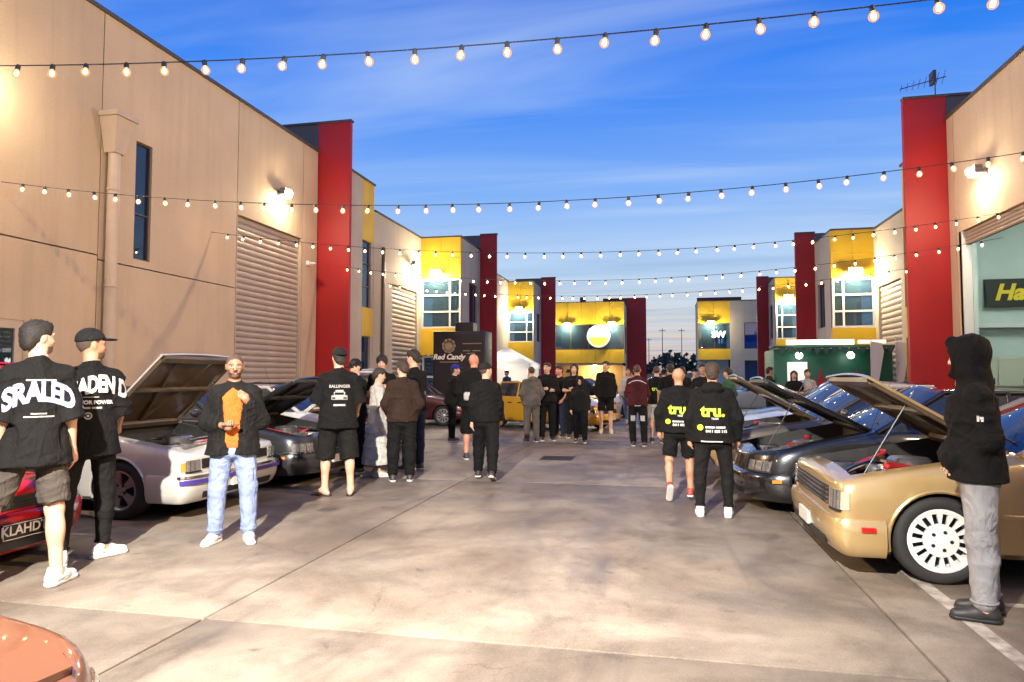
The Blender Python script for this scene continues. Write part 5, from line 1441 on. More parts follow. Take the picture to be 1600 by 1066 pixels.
    # ---- hat
    if hat:
        kind, hc = hat; c = Blob(); hm = cloth('hat_%02d%02d%02d' % tuple(int(x * 99) for x in hc), hc)
        c.ell(H(0, -0.012, 0.035), (0.092, 0.108, 0.10), 0.01, rot=HM); c.plane(H(0, 0, 0.035), HM.T @ np.array((0, 0.18, -1)))
        if kind == 'cap':
            c.ell(H(0, 0.115, 0.045), (0.075, 0.075, 0.010), 0.012, rot=HM)
        if kind == 'capback':
            c.ell(H(0, -0.13, 0.035), (0.07, 0.07, 0.010), 0.012, rot=HM)
        if kind == 'bucket':
            c.ell(H(0, -0.01, 0.035), (0.13, 0.145, 0.012), 0.015, rot=HM)
        o = part('hat', c, hm, min(res, 0.010))
    # ---- top
    if top:
        kind, tm = top[0], top[1]
        t = Blob(); e = {'tee': 0.030, 'big_tee': 0.040, 'hoodie': 0.040, 'jacket': 0.045, 'puffer': 0.055, 'dress': 0.03}[kind]
        hem = pel[2] - {'tee': 0.06, 'big_tee': 0.14, 'hoodie': 0.09, 'jacket': 0.07, 'puffer': 0.12, 'dress': 0.75}[kind]
        fl = 0.008 if kind != 'dress' else 0.10
        secs = [(np.array((pel[0], pel[1], hem - 0.04)), 0.184 * bw + e * 0.9 + fl, 0.138 * bw + e + fl), (pel + (0, 0.0, 0.05), 0.176 * bw + e * 0.9, 0.130 * bw + e), (pel + (0, 0.01, 0.17), 0.156 * bw + e, 0.116 * bw + e), (ch + (0, -0.002, -0.04), 0.160 * bw + e * 0.9, 0.118 * bw + e), (ch + (0, -0.01, 0.05), 0.155 * bw + e * 0.7, 0.112 * bw + e * 0.9), (sh + (0, 0, 0.0), 0.12 + e * 0.3, 0.085 + e * 0.4)]
        secs.sort(key=lambda a: a[0][2]); t.tors(secs, 0.03)
        for sd in 'LR': t.cone(nk + (0, 0, -0.035), J['sh' + sd], 0.05 + e * 0.4, 0.048 + e * 0.5, 0.03)
        t.cone(sh + (0, -0.01, 0.02), nk + (0, -0.005, -0.005), 0.075 + e * 0.2, 0.062 + e * 0.12, 0.02)
        for sd, sg in (('L', -1), ('R', 1)):
            a, b, c = J['sh' + sd], J['el' + sd], J['wr' + sd]
            if kind in ('tee', 'big_tee', 'dress'):
                f = 0.74 if kind == 'tee' else (0.98 if kind == 'big_tee' else 0.8)
                t.cone(a, a + (b - a) * (f + 0.06), 0.048 + e * 0.5, 0.048 + e * 0.95, 0.03)
                m_ = a + (b - a) * f
                # cut the sleeve cleanly: subtract a thick ball beyond the hem
                t.cone(m_ + U(b - a) * 0.13, m_ + U(b - a) * 0.20, 0.128, 0.128, 0.004, 's')
            else:
                w_ = {'hoodie': 0.030, 'jacket': 0.034, 'puffer': 0.042}[kind]
                t.cone(a, b, 0.047 + w_ * 0.7, 0.042 + w_ * 0.85, 0.03); t.cone(b, c - U(c - b) * 0.005, 0.044 + w_ * 0.95, 0.030 + w_ * 0.8, 0.03)
        for sd in 'LR':
            t.cone(J['hip' + sd] + (0, 0, 0.10), J['hip' + sd] + (J['kn' + sd] - J['hip' + sd]) * 0.30, 0.075 * bw ** 0.5 + e * 0.6, 0.096 * bw ** 0.5 + e * 0.75 + 0.006, 0.03)
        t.ell(nk + np.array((0, 0.035, 0.085)), (0.058, 0.075, 0.07), 0.006, 's')
        if kind == 'hoodie' and not P.get('hood_up'):
            t.ell(sh + np.array((0, -0.095, 0.045)), (0.12, 0.06, 0.075), 0.04)
        if P.get('pouch'):
            t.ell(pel + np.array((0, 0.155 * bw, 0.06)), (0.15, 0.075, 0.10), 0.03)
        if P.get('hood_up'):
            t.ell(H(0, -0.025, 0.018), (0.102, 0.122, 0.122), 0.02, rot=HM); t.ell(H(0, 0.03, -0.03), (0.088, 0.09, 0.115), 0.03, rot=HM); t.cone(nk + (0, -0.02, -0.02), H(0, -0.02, -0.04), 0.10, 0.095, 0.03)
            t.cone(H(0, 0.06, 0.11), H(0, 0.09, -0.09), 0.035, 0.045, 0.02); t.ell(H(0, 0.155, -0.005), (0.074, 0.115, 0.105), 0.006, 's', rot=HM)
        if kind in ('jacket', 'puffer') and P.get('open_front'):
            t.cone(nk + np.array((0, 0.215, 0.06)), np.array((0.0, 0.315, hem - 0.1)), 0.135, 0.175, 0.006, 's')
        t.plane((0, 0, hem), (0, 0, -1))
        wr = {'tee': (0.0038, 30, seed), 'big_tee': (0.005, 26, seed), 'hoodie': (0.005, 30, seed), 'jacket': (0.0055, 34, seed), 'puffer': (0.004, 42, seed), 'dress': (0.008, 22, seed)}[kind]
        o = part('shirt' if 'tee' in kind else ('robe' if kind == 'dress' else 'jacket'), t, tm, res, wr)
        if len(top) > 2:      # inner shirt
            i_ = Blob(); ee = 0.014
            i_.tors([(pel + (0, 0.0, -0.06), 0.165 * bw, 0.125 * bw + ee), (pel + (0, 0.01, 0.17), 0.15 * bw, 0.115 * bw + ee), (ch + (0, 0, 0.02), 0.16 * bw, 0.115 * bw + ee), (sh + (0, 0, 0.02), 0.11, 0.085)], 0.04)
            i_.cone(sh, nk + (0, 0.0, 0.0), 0.075, 0.066, 0.03)
            i_.ell(nk + np.array((0, 0.04, 0.075)), (0.058, 0.075, 0.07), 0.006, 's'); i_.plane((0, 0, pel[2] - 0.05), (0, 0, -1))
            part('inner_shirt', i_, top[2], res, (0.003, 30, seed + 1))
        if res < 0.012 and kind in ('tee', 'big_tee'):
            cb_ = MB(); cc = (nk + np.array((0, 0.004, 0.006))) * s
            ringp = [(cc[0] + 0.068 * s * math.cos(a_), cc[1] + 0.066 * s * math.sin(a_), cc[2] - 0.030 * s * max(0, math.sin(a_))) for a_ in np.linspace(0, 2 * math.pi, 25)]
            cb_.tube(ringp, 0.007, 8); cb_.build('collar_rib', tm, made.get('shirt', root), 60)
    # ---- bottom
    if bottom:
        kind, bmx = bottom; b = Blob()
        e = {'shorts': 0.022, 'long_shorts': 0.040, 'skinny': 0.012, 'jeans': 0.022, 'loose': 0.036}[kind]
        b.tors([(pel + (0, 0, -0.10), 0.158 * bw + e * 0.6, 0.118 * bw + e * 0.8), (pel + (0, 0, 0.06), 0.162 * bw + e * 0.3, 0.12 * bw + e * 0.4), (pel + (0, 0, 0.12), 0.15 * bw + e * 0.3, 0.112 * bw + e * 0.3)], 0.04)
        for sd, sg in (('L', -1), ('R', 1)):
            hp, k_, a_ = J['hip' + sd], J['kn' + sd], J['an' + sd]
            if kind in ('shorts', 'long_shorts'):
                f = 0.80 if kind == 'shorts' else 1.02
                b.cone(hp, hp + (k_ - hp) * (f + 0.1), 0.090 * bw ** 0.5 + e * 0.3, 0.075 + e, 0.02)
                m_ = hp + (k_ - hp) * f
                b.cone(m_ + U(k_ - hp) * 0.165, m_ + U(k_ - hp) * 0.30, 0.16, 0.16, 0.004, 's')
            else:
                b.cone(hp, k_, 0.09 * bw ** 0.5 + e, 0.058 + e, 0.03); b.cone(k_, a_ + (k_ - a_) * 0.10, 0.058 + e, 0.040 + e * (0.9 if kind != 'jeans' else 1.3), 0.03)
                cf = k_ * 0.68 + a_ * 0.32 + np.array((0, -0.016, 0)); b.ell(cf, (0.052 + e * 0.8, 0.056 + e * 0.8, 0.11), 0.03)
        nm = 'shorts' if 'shorts' in kind else 'trousers'
        part(nm, b, bmx, res, {'shorts': (0.004, 34, seed), 'long_shorts': (0.006, 28, seed), 'skinny': (0.002, 50, seed), 'jeans': (0.0026, 40, seed), 'loose': (0.0045, 34, seed)}[kind])
        if res < 0.012 and nm == 'trousers':
            for sd in 'LR':
                k_, a_ = J['kn' + sd], J['an' + sd]; cpt = (a_ + (k_ - a_) * 0.10) * s; ax_ = U(k_ - a_); rr2 = (0.040 + e * (1.3 if kind == 'jeans' else 0.9) + 0.004) * s
                u_ = U(np.cross(ax_, (0, 1, 0))); v_ = np.cross(ax_, u_)
                MB().tube([cpt + (u_ * math.cos(q2) + v_ * math.sin(q2)) * rr2 + ax_ * 0.002 for q2 in np.linspace(0, 2 * math.pi, 21)], 0.008, 6).build('cuff', bmx, made['trousers'], 60)
    # ---- shoes
    if shoes:
        sc, kind = shoes
        sm = mat('shoe_%02d%02d%02d' % tuple(int(x * 99) for x in sc), sc, 0.55, var=0.08, scale=30)
        for sd in 'LR':
            a = J['an' + sd]; f = feet[sd]; lat = np.array((f[1], -f[0], 0)); lat = lat / (np.linalg.norm(lat) or 1)
            up_ = np.cross(lat, f); g = Blob(); sl = Blob()
            if up_[2] < 0: up_ = -up_
            base = a - up_ * 0.085
            def F(x, y, z): return base + lat * x + f * y + up_ * z
            if kind == 'thong':
                g.cone(F(0, -0.06, 0.008), F(0, 0.15, 0.008), 0.042, 0.048, 0.01, flat=None); g.plane(F(0, 0, 0.016), up_); g.plane(F(0, 0, 0.0), -up_)
                o = part('thong', g, sm, min(res, 0.009)); continue
            g.cone(F(0, -0.045, 0.045), F(0, 0.05, 0.055), 0.043, 0.046, 0.02); g.cone(F(0, 0.04, 0.045), F(0, 0.155, 0.032), 0.046, 0.036, 0.03)
            g.cone(F(0, -0.035, 0.06), F(0, -0.02, 0.125 if kind == 'boot' else 0.10), 0.043, 0.046, 0.02)
            g.plane(F(0, 0, 0.014), -up_)
            if kind != 'boot':
                g.ell(F(0, -0.012, 0.155), (0.045, 0.05, 0.05), 0.008, 's')
            o = part('shoe', g, sm, min(res, 0.010))
            sl.cone(F(0, -0.045, 0.02), F(0, 0.15, 0.02), 0.047, 0.047, 0.01); sl.plane(F(0, 0, 0.030), up_); sl.plane(F(0, 0, 0.0), -up_)
            v_, q_ = sl.mesh(min(res, 0.010))
            if o and kind == 'sneaker' and res < 0.0095:
                for k in range(4):
                    MB().tube([F(-0.026, 0.035 + 0.022 * k, 0.098 - 0.009 * k) * s, F(0, 0.037 + 0.022 * k, 0.106 - 0.009 * k) * s, F(0.026, 0.035 + 0.022 * k, 0.098 - 0.009 * k) * s], 0.0035, 6).build('lace', GRY_LACE, o, 60)
                for sg in (-1, 1):
                    MB().tube([F(sg * 0.046, -0.02, 0.045) * s, F(sg * 0.049, 0.03, 0.055) * s, F(sg * 0.046, 0.07, 0.04) * s], 0.006, 6).build('side_stripe', GRY_LACE, o, 60)
            if o: link('sole', np_mesh('sole', v_ * s, q_, [M_SOLE if kind != 'boot' else M_BLK]), o)
    return root, made, J, s

# ---- prints on cloth: lettering laid over the garment's own surface
def drape(name, me, garment, parent, m, origin, right, upv, off=0.004, arc=None, bend=None, maxedge=0.02):
    """me lies in x-y; each point is carried to origin + x*right + y*up and dropped along -normal on the garment"""
    bm = bmesh.new(); bm.from_mesh(me); bmesh.ops.triangulate(bm, faces=bm.faces)
    for _ in range(3):
        es = [e for e in bm.edges if e.calc_length() > maxedge]
        if not es: break
        bmesh.ops.subdivide_edges(bm, edges=es, cuts=1); bmesh.ops.triangulate(bm, faces=[f for f in bm.faces if len(f.verts) > 3])
    gm = garment.data
    bv = BVHTree.FromPolygons([v.co for v in gm.vertices], [tuple(p.vertices) for p in gm.polygons])
    r_, u_ = Vector(right).normalized(), Vector(upv).normalized(); n_ = r_.cross(u_)
    bad = []
    for v in bm.verts:
        x, y = v.co.x, v.co.y
        if arc: y -= arc * x * x
        p = Vector(origin) + r_ * x + u_ * y
        hit = bv.ray_cast(p + n_ * 0.6, -n_, 1.2)
        if hit[0] is None: bad.append(v); continue
        v.co = hit[0] + n_ * off
    bmesh.ops.delete(bm, geom=bad, context='VERTS')
    me2 = bpy.data.meshes.new(name); bm.to_mesh(me2); bm.free(); me2.materials.clear(); me2.materials.append(m)
    return link(name, me2, parent)
def bars(rects_):
    b = MB()
    for (x0, y0, x1, y1) in rects_: b.add([(x0, y0, 0), (x1, y0, 0), (x1, y1, 0), (x0, y1, 0)], [(0, 1, 2, 3)])
    return b.mesh('bars', M_ALU, None, False)
def disc(r0, r1, n=28, cx=0, cy=0):
    b = MB()
    vs = [(cx + r_ * math.cos(2 * math.pi * k / n), cy + r_ * math.sin(2 * math.pi * k / n), 0) for r_ in (r0, r1) for k in range(n)]
    b.add(vs, [(k, (k + 1) % n, n + (k + 1) % n, n + k) for k in range(n)]); return b.mesh('disc', M_ALU, None, False)
# ------------------------------------------------------------------ cars in place
GC = 'cars with the meet'
P_GOLD = paint('gold_paint', (0.54, 0.375, 0.165), 0.55, 0.28)
P_BLACK = paint('black_paint', (0.008, 0.008, 0.009), 0.0, 0.25)
P_GREY = paint('gunmetal_paint', (0.10, 0.085, 0.07), 0.5, 0.3)
P_SILV = paint('silver_paint', (0.56, 0.54, 0.50), 0.3, 0.32)
P_RED = paint('red_paint', (0.42, 0.008, 0.012), 0.1, 0.3)
P_WHITE = paint('white_paint', (0.70, 0.66, 0.6), 0.0, 0.3)
P_CHAR = paint('charcoal_paint', (0.035, 0.036, 0.038), 0.4, 0.3)
P_YEL = paint('yellow_paint', (0.66, 0.34, 0.012), 0.1, 0.3)
P_MAR = paint('maroon_paint', (0.06, 0.006, 0.012), 0.2, 0.3)
P_BRZ = paint('copper_paint', (0.22, 0.085, 0.042), 0.5, 0.34)
P_BLUE = paint('blue_paint', (0.03, 0.06, 0.18), 0.3, 0.3)
M_STRIPE = mat('blue_stripe', (0.05, 0.03, 0.22), 0.4)
WHT_RIM = mat('white_rim', (0.72, 0.70, 0.66), 0.35, var=0.05, scale=20)
box80 = dict(a=0.15, n=5.0, lean=0.05, nose=0.74, cowl=0.94, belt=0.94, deck=0.98, tail=0.95, H=1.38)
def nose_at(x, y, L, right_side):
    return ((x + L / 2, y, 0), math.pi) if right_side else ((x - L / 2, y, 0), 0.0)
c_, r_ = nose_at(1.30, 6.55, 4.6, True)
car('gold_sedan', 'gold sedan with open hood and white lace wheel beside the hooded man', GC, c_, r_ + R(0.0), dict(box80, L=4.6, W=1.74, fo=0.74, wb=2.7, wr=0.325, paint=P_GOLD, hood=41, wheel='lace', rim=WHT_RIM, bumper=(0.20, 0.47), chromeline=None, lamps=(0.53, 0.69, 34, 66), grille=(0.53, 0.68, 26), indicator=False, chromegrille=True, redmarker=True, rubstrip=0.52, seg=110, nose=0.76, cowl=0.97))
c_, r_ = nose_at(0.90, 8.95, 4.6, True)
car('black_sedan', 'glossy black car with open hood between the gold and grey cars', GC, c_, r_, dict(indicator=False, L=4.6, W=1.76, paint=P_BLACK, hood=39, a=0.55, n=2.5, lean=0.25, nose=0.68, cowl=0.95, lamps=(0.52, 0.66, 36, 66), grille=(0.3, 0.45, 30), bumper=(0.17, 0.46), H=1.42, under=M_BLK))
c_, r_ = nose_at(0.80, 11.15, 4.6, True)
car('grey_sedan', 'bronze grey car with pale bumper and open hood beyond the black car', GC, c_, r_, dict(box80, L=4.6, paint=P_GREY, bump=mat('cream_bumper', (0.55, 0.42, 0.25), 0.4), hood=38, lamps=(0.56, 0.70, 30, 64), grille=(0.56, 0.69, 26), chromegrille=True))
c_, r_ = nose_at(1.05, 13.4, 4.5, True)
car('white_sedan', 'white car parked past the grey car, hood closed', GC, c_, r_, dict(indicator=False, L=4.5, paint=P_WHITE, a=0.45, n=2.6, lean=0.2, H=1.43))
c_, r_ = nose_at(1.5, 15.7, 4.5, True)
car('blue_sedan', 'dark blue car parked nearest the green food stall', GC, c_, r_, dict(indicator=False, L=4.5, paint=P_BLUE, a=0.45, n=2.6, lean=0.2, H=1.45))
# left row
c_, r_ = nose_at(-5.0, 4.55, 4.5, False)
car('red_coupe', 'red car with open hood and black KLAHDT plate behind the two men', GC, c_, r_, dict(indicator=False, L=4.5, W=1.74, paint=P_RED, hood=46, a=0.5, n=2.5, lean=0.2, nose=0.68, plate=('KLAHDT', 0.34), lamps=(0.50, 0.62, 38, 68), grille=(0.52, 0.6, 24), bumper=(0.17, 0.48), under=P_RED))
c_, r_ = nose_at(-4.85, 7.22, 4.7, False)
car('silver_sedan', 'silver boxy sedan with blue bumper stripe and raised hood', GC, c_, r_, dict(box80, L=4.7, W=1.74, paint=P_SILV, hood=52, lamps=(0.54, 0.70, 30, 64), grille=(0.55, 0.69, 26), bumper=(0.22, 0.50), stripe=(0.41, 0.455, M_STRIPE), wheel='five', chromeline=(0.47, 0.495, M_CHR)))
c_, r_ = nose_at(-4.72, 9.45, 4.6, False)
car('charcoal_sedan', 'charcoal car with hood open showing its engine behind the man in orange', GC, c_, r_, dict(indicator=False, L=4.6, W=1.72, paint=P_CHAR, hood=38, a=0.42, n=2.7, lean=0.12, nose=0.70, lamps=(0.54, 0.67, 34, 70), grille=(0.55, 0.66, 28), bumper=(0.20, 0.50), chromeline=(0.485, 0.505, M_CHR), under=M_BLK))
c_, r_ = nose_at(-4.75, 11.75, 4.6, False)
car('white_coupe', 'white car with raised white hood beside the man in thongs', GC, c_, r_, dict(indicator=False, L=4.6, paint=P_WHITE, hood=46, a=0.45, n=2.6, lean=0.2, under=P_WHITE, H=1.40))
c_, r_ = nose_at(-5.4, 14.1, 4.5, False)
car('black_hatch', 'black car parked along the left roller door, hood closed', GC, c_, r_, dict(indicator=False, L=4.5, paint=P_BLACK, a=0.5, n=2.5, lean=0.22, H=1.44))
c_, r_ = nose_at(-5.75, 21.3, 4.4, False)
car('maroon_wagon', 'dark maroon car in front of the black food trailer', GC, c_, r_, dict(L=4.4, paint=P_MAR, a=0.45, n=2.6, lean=0.15, H=1.52, hood=None))
car('yellow_coupe', 'yellow car parked across the middle of the yard behind the crowd', GC, (-3.35, 20.6, 0), R(-28), dict(L=4.5, paint=P_YEL, a=0.5, n=2.5, lean=0.2, H=1.42, W=1.8, lamps=(0.52, 0.68, 32, 66)))
car('silver_hatch', 'white hatchback parked behind the man in the red and black jacket', GC, (-0.2, 27.0, 0), R(200), dict(L=4.2, paint=P_WHITE, H=1.5, a=0.45, n=2.6))
car('parked_sedan', 'dark car parked under the street-end building', GC, (-5.2, 50.0, 0), R(-20), dict(L=4.5, paint=P_CHAR, seg=50))
car('pale_sedan', 'pale silver car parked left of the far right red fin', GC, (4.2, 31.0, 0), R(185), dict(L=4.5, paint=P_SILV, seg=50))
# copper car at the viewer's left, only its nose in the picture
car('copper_coupe', 'glossy copper car nose in the lower left corner of the picture', GC, (-1.55 - 2.2, 1.0, 0), R(6), dict(L=4.5, W=1.74, paint=P_BRZ, a=0.55, n=2.5, lean=0.22, nose=0.66, cowl=0.86))

# ------------------------------------------------------------------ food trailers and marquee
ft = tag(empty('food_trailer', (-7.15, 24.0, 0)), 'black food trailer with white script logo behind the maroon car', 'food trailer')
M_TRL = mat('trailer_black', (0.016, 0.013, 0.012), 0.45)
MB().box((-1.0, 0, 0.5), (1.0, 1.0, 3.2), bev=0.04).build('body', M_TRL, ft, 40)
MB().box((-0.93, -0.03, 0.75), (0.93, -0.004, 3.08)).build('sign_panel', mat('sign_black', (0.02, 0.012, 0.012), 0.5), ft)
M_SCR = mat('logo_cream', (0.78, 0.66, 0.52), 0.6, emit=(1, 0.85, 0.65), estr=0.25)
place_text('logo_lettering', 'Red Candy', 0.27, M_SCR, ft, (-0.38, -0.034, 2.25), (1, 0, 0), (0, 0, 1), bold=0.008, shear=0.25)
lg = MB(); rr_ = random.Random(4)
for k in range(9):
    a = 2 * math.pi * k / 9; lg.lathe([(0.0, -0.045), (0.10, -0.045), (0.10, -0.032)], 'y', (-0.38 + 0.16 * math.cos(a), 0, 2.66 + 0.17 * math.sin(a)), 12)
lg.lathe([(0.0, -0.05), (0.15, -0.05), (0.15, -0.032)], 'y', (-0.38, 0, 2.64), 14)
lg.build('logo_emblem', mat('emblem_gold', (0.55, 0.40, 0.22), 0.6), ft)
for z, x0, x1 in ((2.72, 0.14, 0.86), (2.46, 0.16, 0.44), (2.46, 0.52, 0.82), (2.36, 0.30, 0.62), (2.05, -0.72, -0.02)):
    MB().box((x0, -0.036, z), (x1, -0.031, z + 0.035)).build('small_print_line', mat('print_tan', (0.35, 0.25, 0.17), 0.6), ft)
MB().box((-0.25, 0.3, 3.2), (0.45, 0.9, 3.55), bev=0.03).build('roof_vent', M_METALD, ft)
for x in (-0.85, 0.85):
    w_ = MB().lathe([(0.1, -0.1), (0.3, -0.1), (0.33, -0.05), (0.33, 0.05), (0.3, 0.1), (0.1, 0.1)], 'x', (x, 0.7, 0.33), 20).build('wheel', M_TYRE, ft, 40)
MB().tube([(0, -0.004, 0.55), (0, -1.0, 0.5)], 0.04, 8).build('draw_bar', M_METALD, ft)
MB().tube([(0, -0.8, 0.0), (0, -0.8, 0.52)], 0.03, 8).build('jockey_leg', M_METALD, ft)

mq = tag(empty('marquee', (-7.9, 35.5, 0)), 'white marquee glowing bright between the trailer and far yellow bay', 'marquee')
M_CANV = mat('white_canvas', (0.82, 0.80, 0.76), 0.8)
_n = M_CANV.node_tree.nodes; _l = M_CANV.node_tree.links; _tl = _n.new('ShaderNodeBsdfTranslucent'); _tl.inputs[0].default_value = (0.8, 0.78, 0.72, 1)
_mx = _n.new('ShaderNodeMixShader'); _mx.inputs[0].default_value = 0.5; _l.new(_n['Principled BSDF'].outputs[0], _mx.inputs[1]); _l.new(_tl.outputs[0], _mx.inputs[2]); _l.new(_mx.outputs[0], _n['Material Output'].inputs[0])
for x in (-1.4, 1.4):
    for y in (-1.4, 1.4):
        MB().tube([(x, y, 0), (x, y, 2.2)], 0.03, 8).build('pole', M_ALU, mq)
MB().add([(-1.5, -1.5, 2.2), (1.5, -1.5, 2.2), (1.5, 1.5, 2.2), (-1.5, 1.5, 2.2), (0, 0, 3.1), (-1.5, -1.5, 1.95), (1.5, -1.5, 1.95), (1.5, 1.5, 1.95), (-1.5, 1.5, 1.95)],
         [(0, 1, 4), (1, 2, 4), (2, 3, 4), (3, 0, 4), (0, 5, 6, 1), (1, 6, 7, 2), (2, 7, 8, 3), (3, 8, 5, 0)]).build('canopy', M_CANV, mq, None, fix=False)
MB().box((-1.45, 1.38, 0), (1.45, 1.42, 1.95)).build('back_wall', M_CANV, mq)
MB().box((-1.2, -0.9, 0.72), (1.2, -0.3, 0.77)).box((-1.15, -0.87, 0), (-1.1, -0.82, 0.72)).box((1.1, -0.87, 0), (1.15, -0.82, 0.72)).build('counter', M_CANV, mq)
lamp = tag(empty('work_lamp', (-7.9, 35.3, 1.95)), 'bright lamp hanging inside the white marquee', 'lamp')
MB().ball((0, 0, 0), 0.09, 0, 12, 8).build('bulb', mat('work_bulb', (1, 1, 1), 0.3, emit=(1, 0.95, 0.85), estr=60), lamp, 60)
MB().tube([(0, 0, 0.08), (0, 0, 1.0)], 0.008, 6).build('flex', M_CORD, lamp)
ld = bpy.data.lights.new('work_light', 'POINT'); ld.energy = 220; ld.color = (1, 0.90, 0.76); ld.shadow_soft_size = 0.1
lo = bpy.data.objects.new('work_light', ld); COL.objects.link(lo); lo.parent = lamp; lo.location = (0, 0, -0.12)
# green stall with lit fascia
gs = tag(empty('food_stall', (5.35, 23.2, 0)), 'green food stall with lit white fascia and painted flames on the right', 'food stall')
M_GRN = mat('stall_green', (0.010, 0.12, 0.075), 0.5, var=0.15, scale=3)
MB().box((-1.75, 0.0, 0.35), (1.75, 2.0, 2.42), bev=0.05).build('body', M_GRN, gs, 40)
MB().prism([(-0.55, 2.42), (-0.6, 2.50), (-0.6, 2.62), (0.1, 2.72), (0.1, 2.42)], 'x', -1.85, 1.85).build('awning', mat('awning_cream', (0.62, 0.55, 0.42), 0.6), gs) if False else MB().box((-1.85, -0.5, 2.46), (1.85, 0.3, 2.51)).build('awning', mat('awning_green', (0.03, 0.16, 0.10), 0.6), gs)
fa = MB().box((-1.45, -0.56, 2.53), (0.5, -0.5, 2.68)).build('lit_fascia', mat('fascia_white', (0.9, 0.9, 0.9), 0.4, emit=(1, 0.96, 0.9), estr=2.4), gs)
MB().box((0.62, -0.56, 2.55), (1.4, -0.5, 2.66)).build('lit_fascia', mat('fascia_warm', (0.9, 0.9, 0.8), 0.4, emit=(1, 0.93, 0.7), estr=1.1), gs)
MB().box((-1.35, -0.03, 1.0), (-0.75, -0.004, 2.0)).build('menu_board', mat('menu_white', (0.85, 0.85, 0.83), 0.5, emit=(1, 1, 0.97), estr=0.5), gs)
for k, (x, m_) in enumerate(((-0.3, 'flame_red'), (0.05, 'flame_orange'), (0.75, 'flame_red'), (1.15, 'flame_orange'))):
    col = (0.35, 0.015, 0.02) if 'red' in m_ else (0.6, 0.25, 0.03)
    pts = [(x - 0.3, 0.6), (x - 0.32, 1.2), (x - 0.22, 1.55), (x - 0.16, 1.3), (x - 0.05, 1.78), (x + 0.05, 1.4), (x + 0.16, 1.62), (x + 0.22, 1.2), (x + 0.3, 0.6)]
    MB().prism([(p[0], p[1] * (1.0 if k % 2 == 0 else 0.9)) for p in pts], 'y', -0.012 - 0.004 * k, -0.002).build('painted_flame', mat(m_, col, 0.5), gs)
ug = MB()
for k in range(14):
    x = -1.7 + k * 0.26; ug.add([(x, -0.51, 2.43), (x + 0.24, -0.51, 2.43), (x + 0.12, -0.51, 2.22)], [(0, 1, 2)])
ug.build('bunting', mat('bunting_dark', (0.05, 0.10, 0.10), 0.7), gs, None, fix=False)
for k, x in enumerate((-1.05, 0.45)):
    b = tag(empty('hanging_lamp', (5.35 + x, 22.85, 2.20)), ['round lamp over the white menu board of the green stall', 'round lamp over the painted flames of the green stall'][k], 'lamp', 'stall lamps')
    MB().ball((0, 0, 0), 0.11, 0, 14, 9).build('globe', mat('globe_glow', (1, 1, 1), 0.3, emit=(1, 0.97, 0.9), estr=10), b, 60)
    MB().tube([(0, 0, 0.1), (0, 0, 0.23)], 0.01, 6).build('flex', M_CORD, b)
for k, (x, y) in enumerate(((6.25, 22.4), (7.0, 22.6))):
    b = tag(empty('flag_banner', (x, y, 0)), ['white teardrop banner in front of the green stall', 'white banner beside the tall right red fin'][k], 'banner', 'stall banners')
    MB().tube([(0, 0, 0), (0, 0, 2.75)], 0.015, 6).build('pole', M_ALU, b)
    MB().prism([(0.02, 0.9), (0.12, 0.95), (0.36, 2.3), (0.3, 2.55), (0.02, 2.6)], 'y', -0.006, 0.006).build('sail', mat('banner_white', (0.8, 0.8, 0.78), 0.7), b)
# the red thing at the lower right edge
cn = tag(empty('traffic_cone', (2.06, 3.86, 0)), 'red plastic cone base at the lower right picture edge', 'cone')
MB().box((-0.15, -0.15, 0.0), (0.15, 0.15, 0.035), bev=0.01).build('base', mat('cone_red', (0.6, 0.015, 0.012), 0.4), cn, 40)
MB().lathe([(0.11, 0.035), (0.10, 0.05), (0.03, 0.40), (0.022, 0.42), (0, 0.42)], 'z', (0, 0, 0), 20).build('cone', mat('cone_red'), cn, 40)
MB().lathe([(0.0785, 0.14), (0.0595, 0.24)], 'z', (0, 0, 0), 20).build('reflective_band', M_ALU, cn, 40)
# distant street lamp in the gap
sl_ = tag(empty('street_lamp', (6.2, 72, 0)), 'small lit street lamp low in the horizon gap', 'street lamp')
MB().tube([(0, 0, 0), (0, 0, 3.2)], 0.05, 8).build('pole', M_METALD, sl_)
MB().ball((0, 0, 3.3), 0.28, 0, 12, 8).build('globe', mat('street_glow', (1, 1, 1), 0.3, emit=(1, 0.85, 0.6), estr=14), sl_, 60)

# ------------------------------------------------------------------ people in place
BLK = cloth('black', (0.0042, 0.0042, 0.0046)); BLK2 = cloth('soft_black', (0.0068, 0.0064, 0.0060)); BRN = cloth('dark_brown', (0.024, 0.013, 0.009)); GRYS = cloth('charcoal_shorts', (0.060, 0.050, 0.042))
ORG = cloth('orange_knit', (0.50, 0.11, 0.018)); JEAN = cloth('light_denim', (0.19, 0.24, 0.40)); JEANG = cloth('grey_denim', (0.27, 0.27, 0.28)); NAVY = cloth('navy', (0.02, 0.025, 0.05))
WHT = cloth('white', (0.45, 0.43, 0.39)); GRY = cloth('grey', (0.10, 0.088, 0.075)); REDC = cloth('dark_red', (0.14, 0.01, 0.012)); GRN = cloth('green', (0.03, 0.09, 0.05)); PUR = cloth('purple', (0.07, 0.06, 0.16))
INK_W = mat('print_white', (0.55, 0.54, 0.52), 0.8, var=0.2, scale=30); INK_B = mat('print_pale_blue', (0.36, 0.38, 0.60), 0.8, var=0.35, scale=25); INK_L = mat('print_lime', (0.50, 0.78, 0.03), 0.6); INK_G = mat('print_grey', (0.32, 0.31, 0.28), 0.7)
MB_ = 'people at the meet'
def wide(me, f):
    for v in me.vertices: v.co.x *= f
    return me
bk = dict(right=(1, 0, 0), upv=(0, 0, 1))

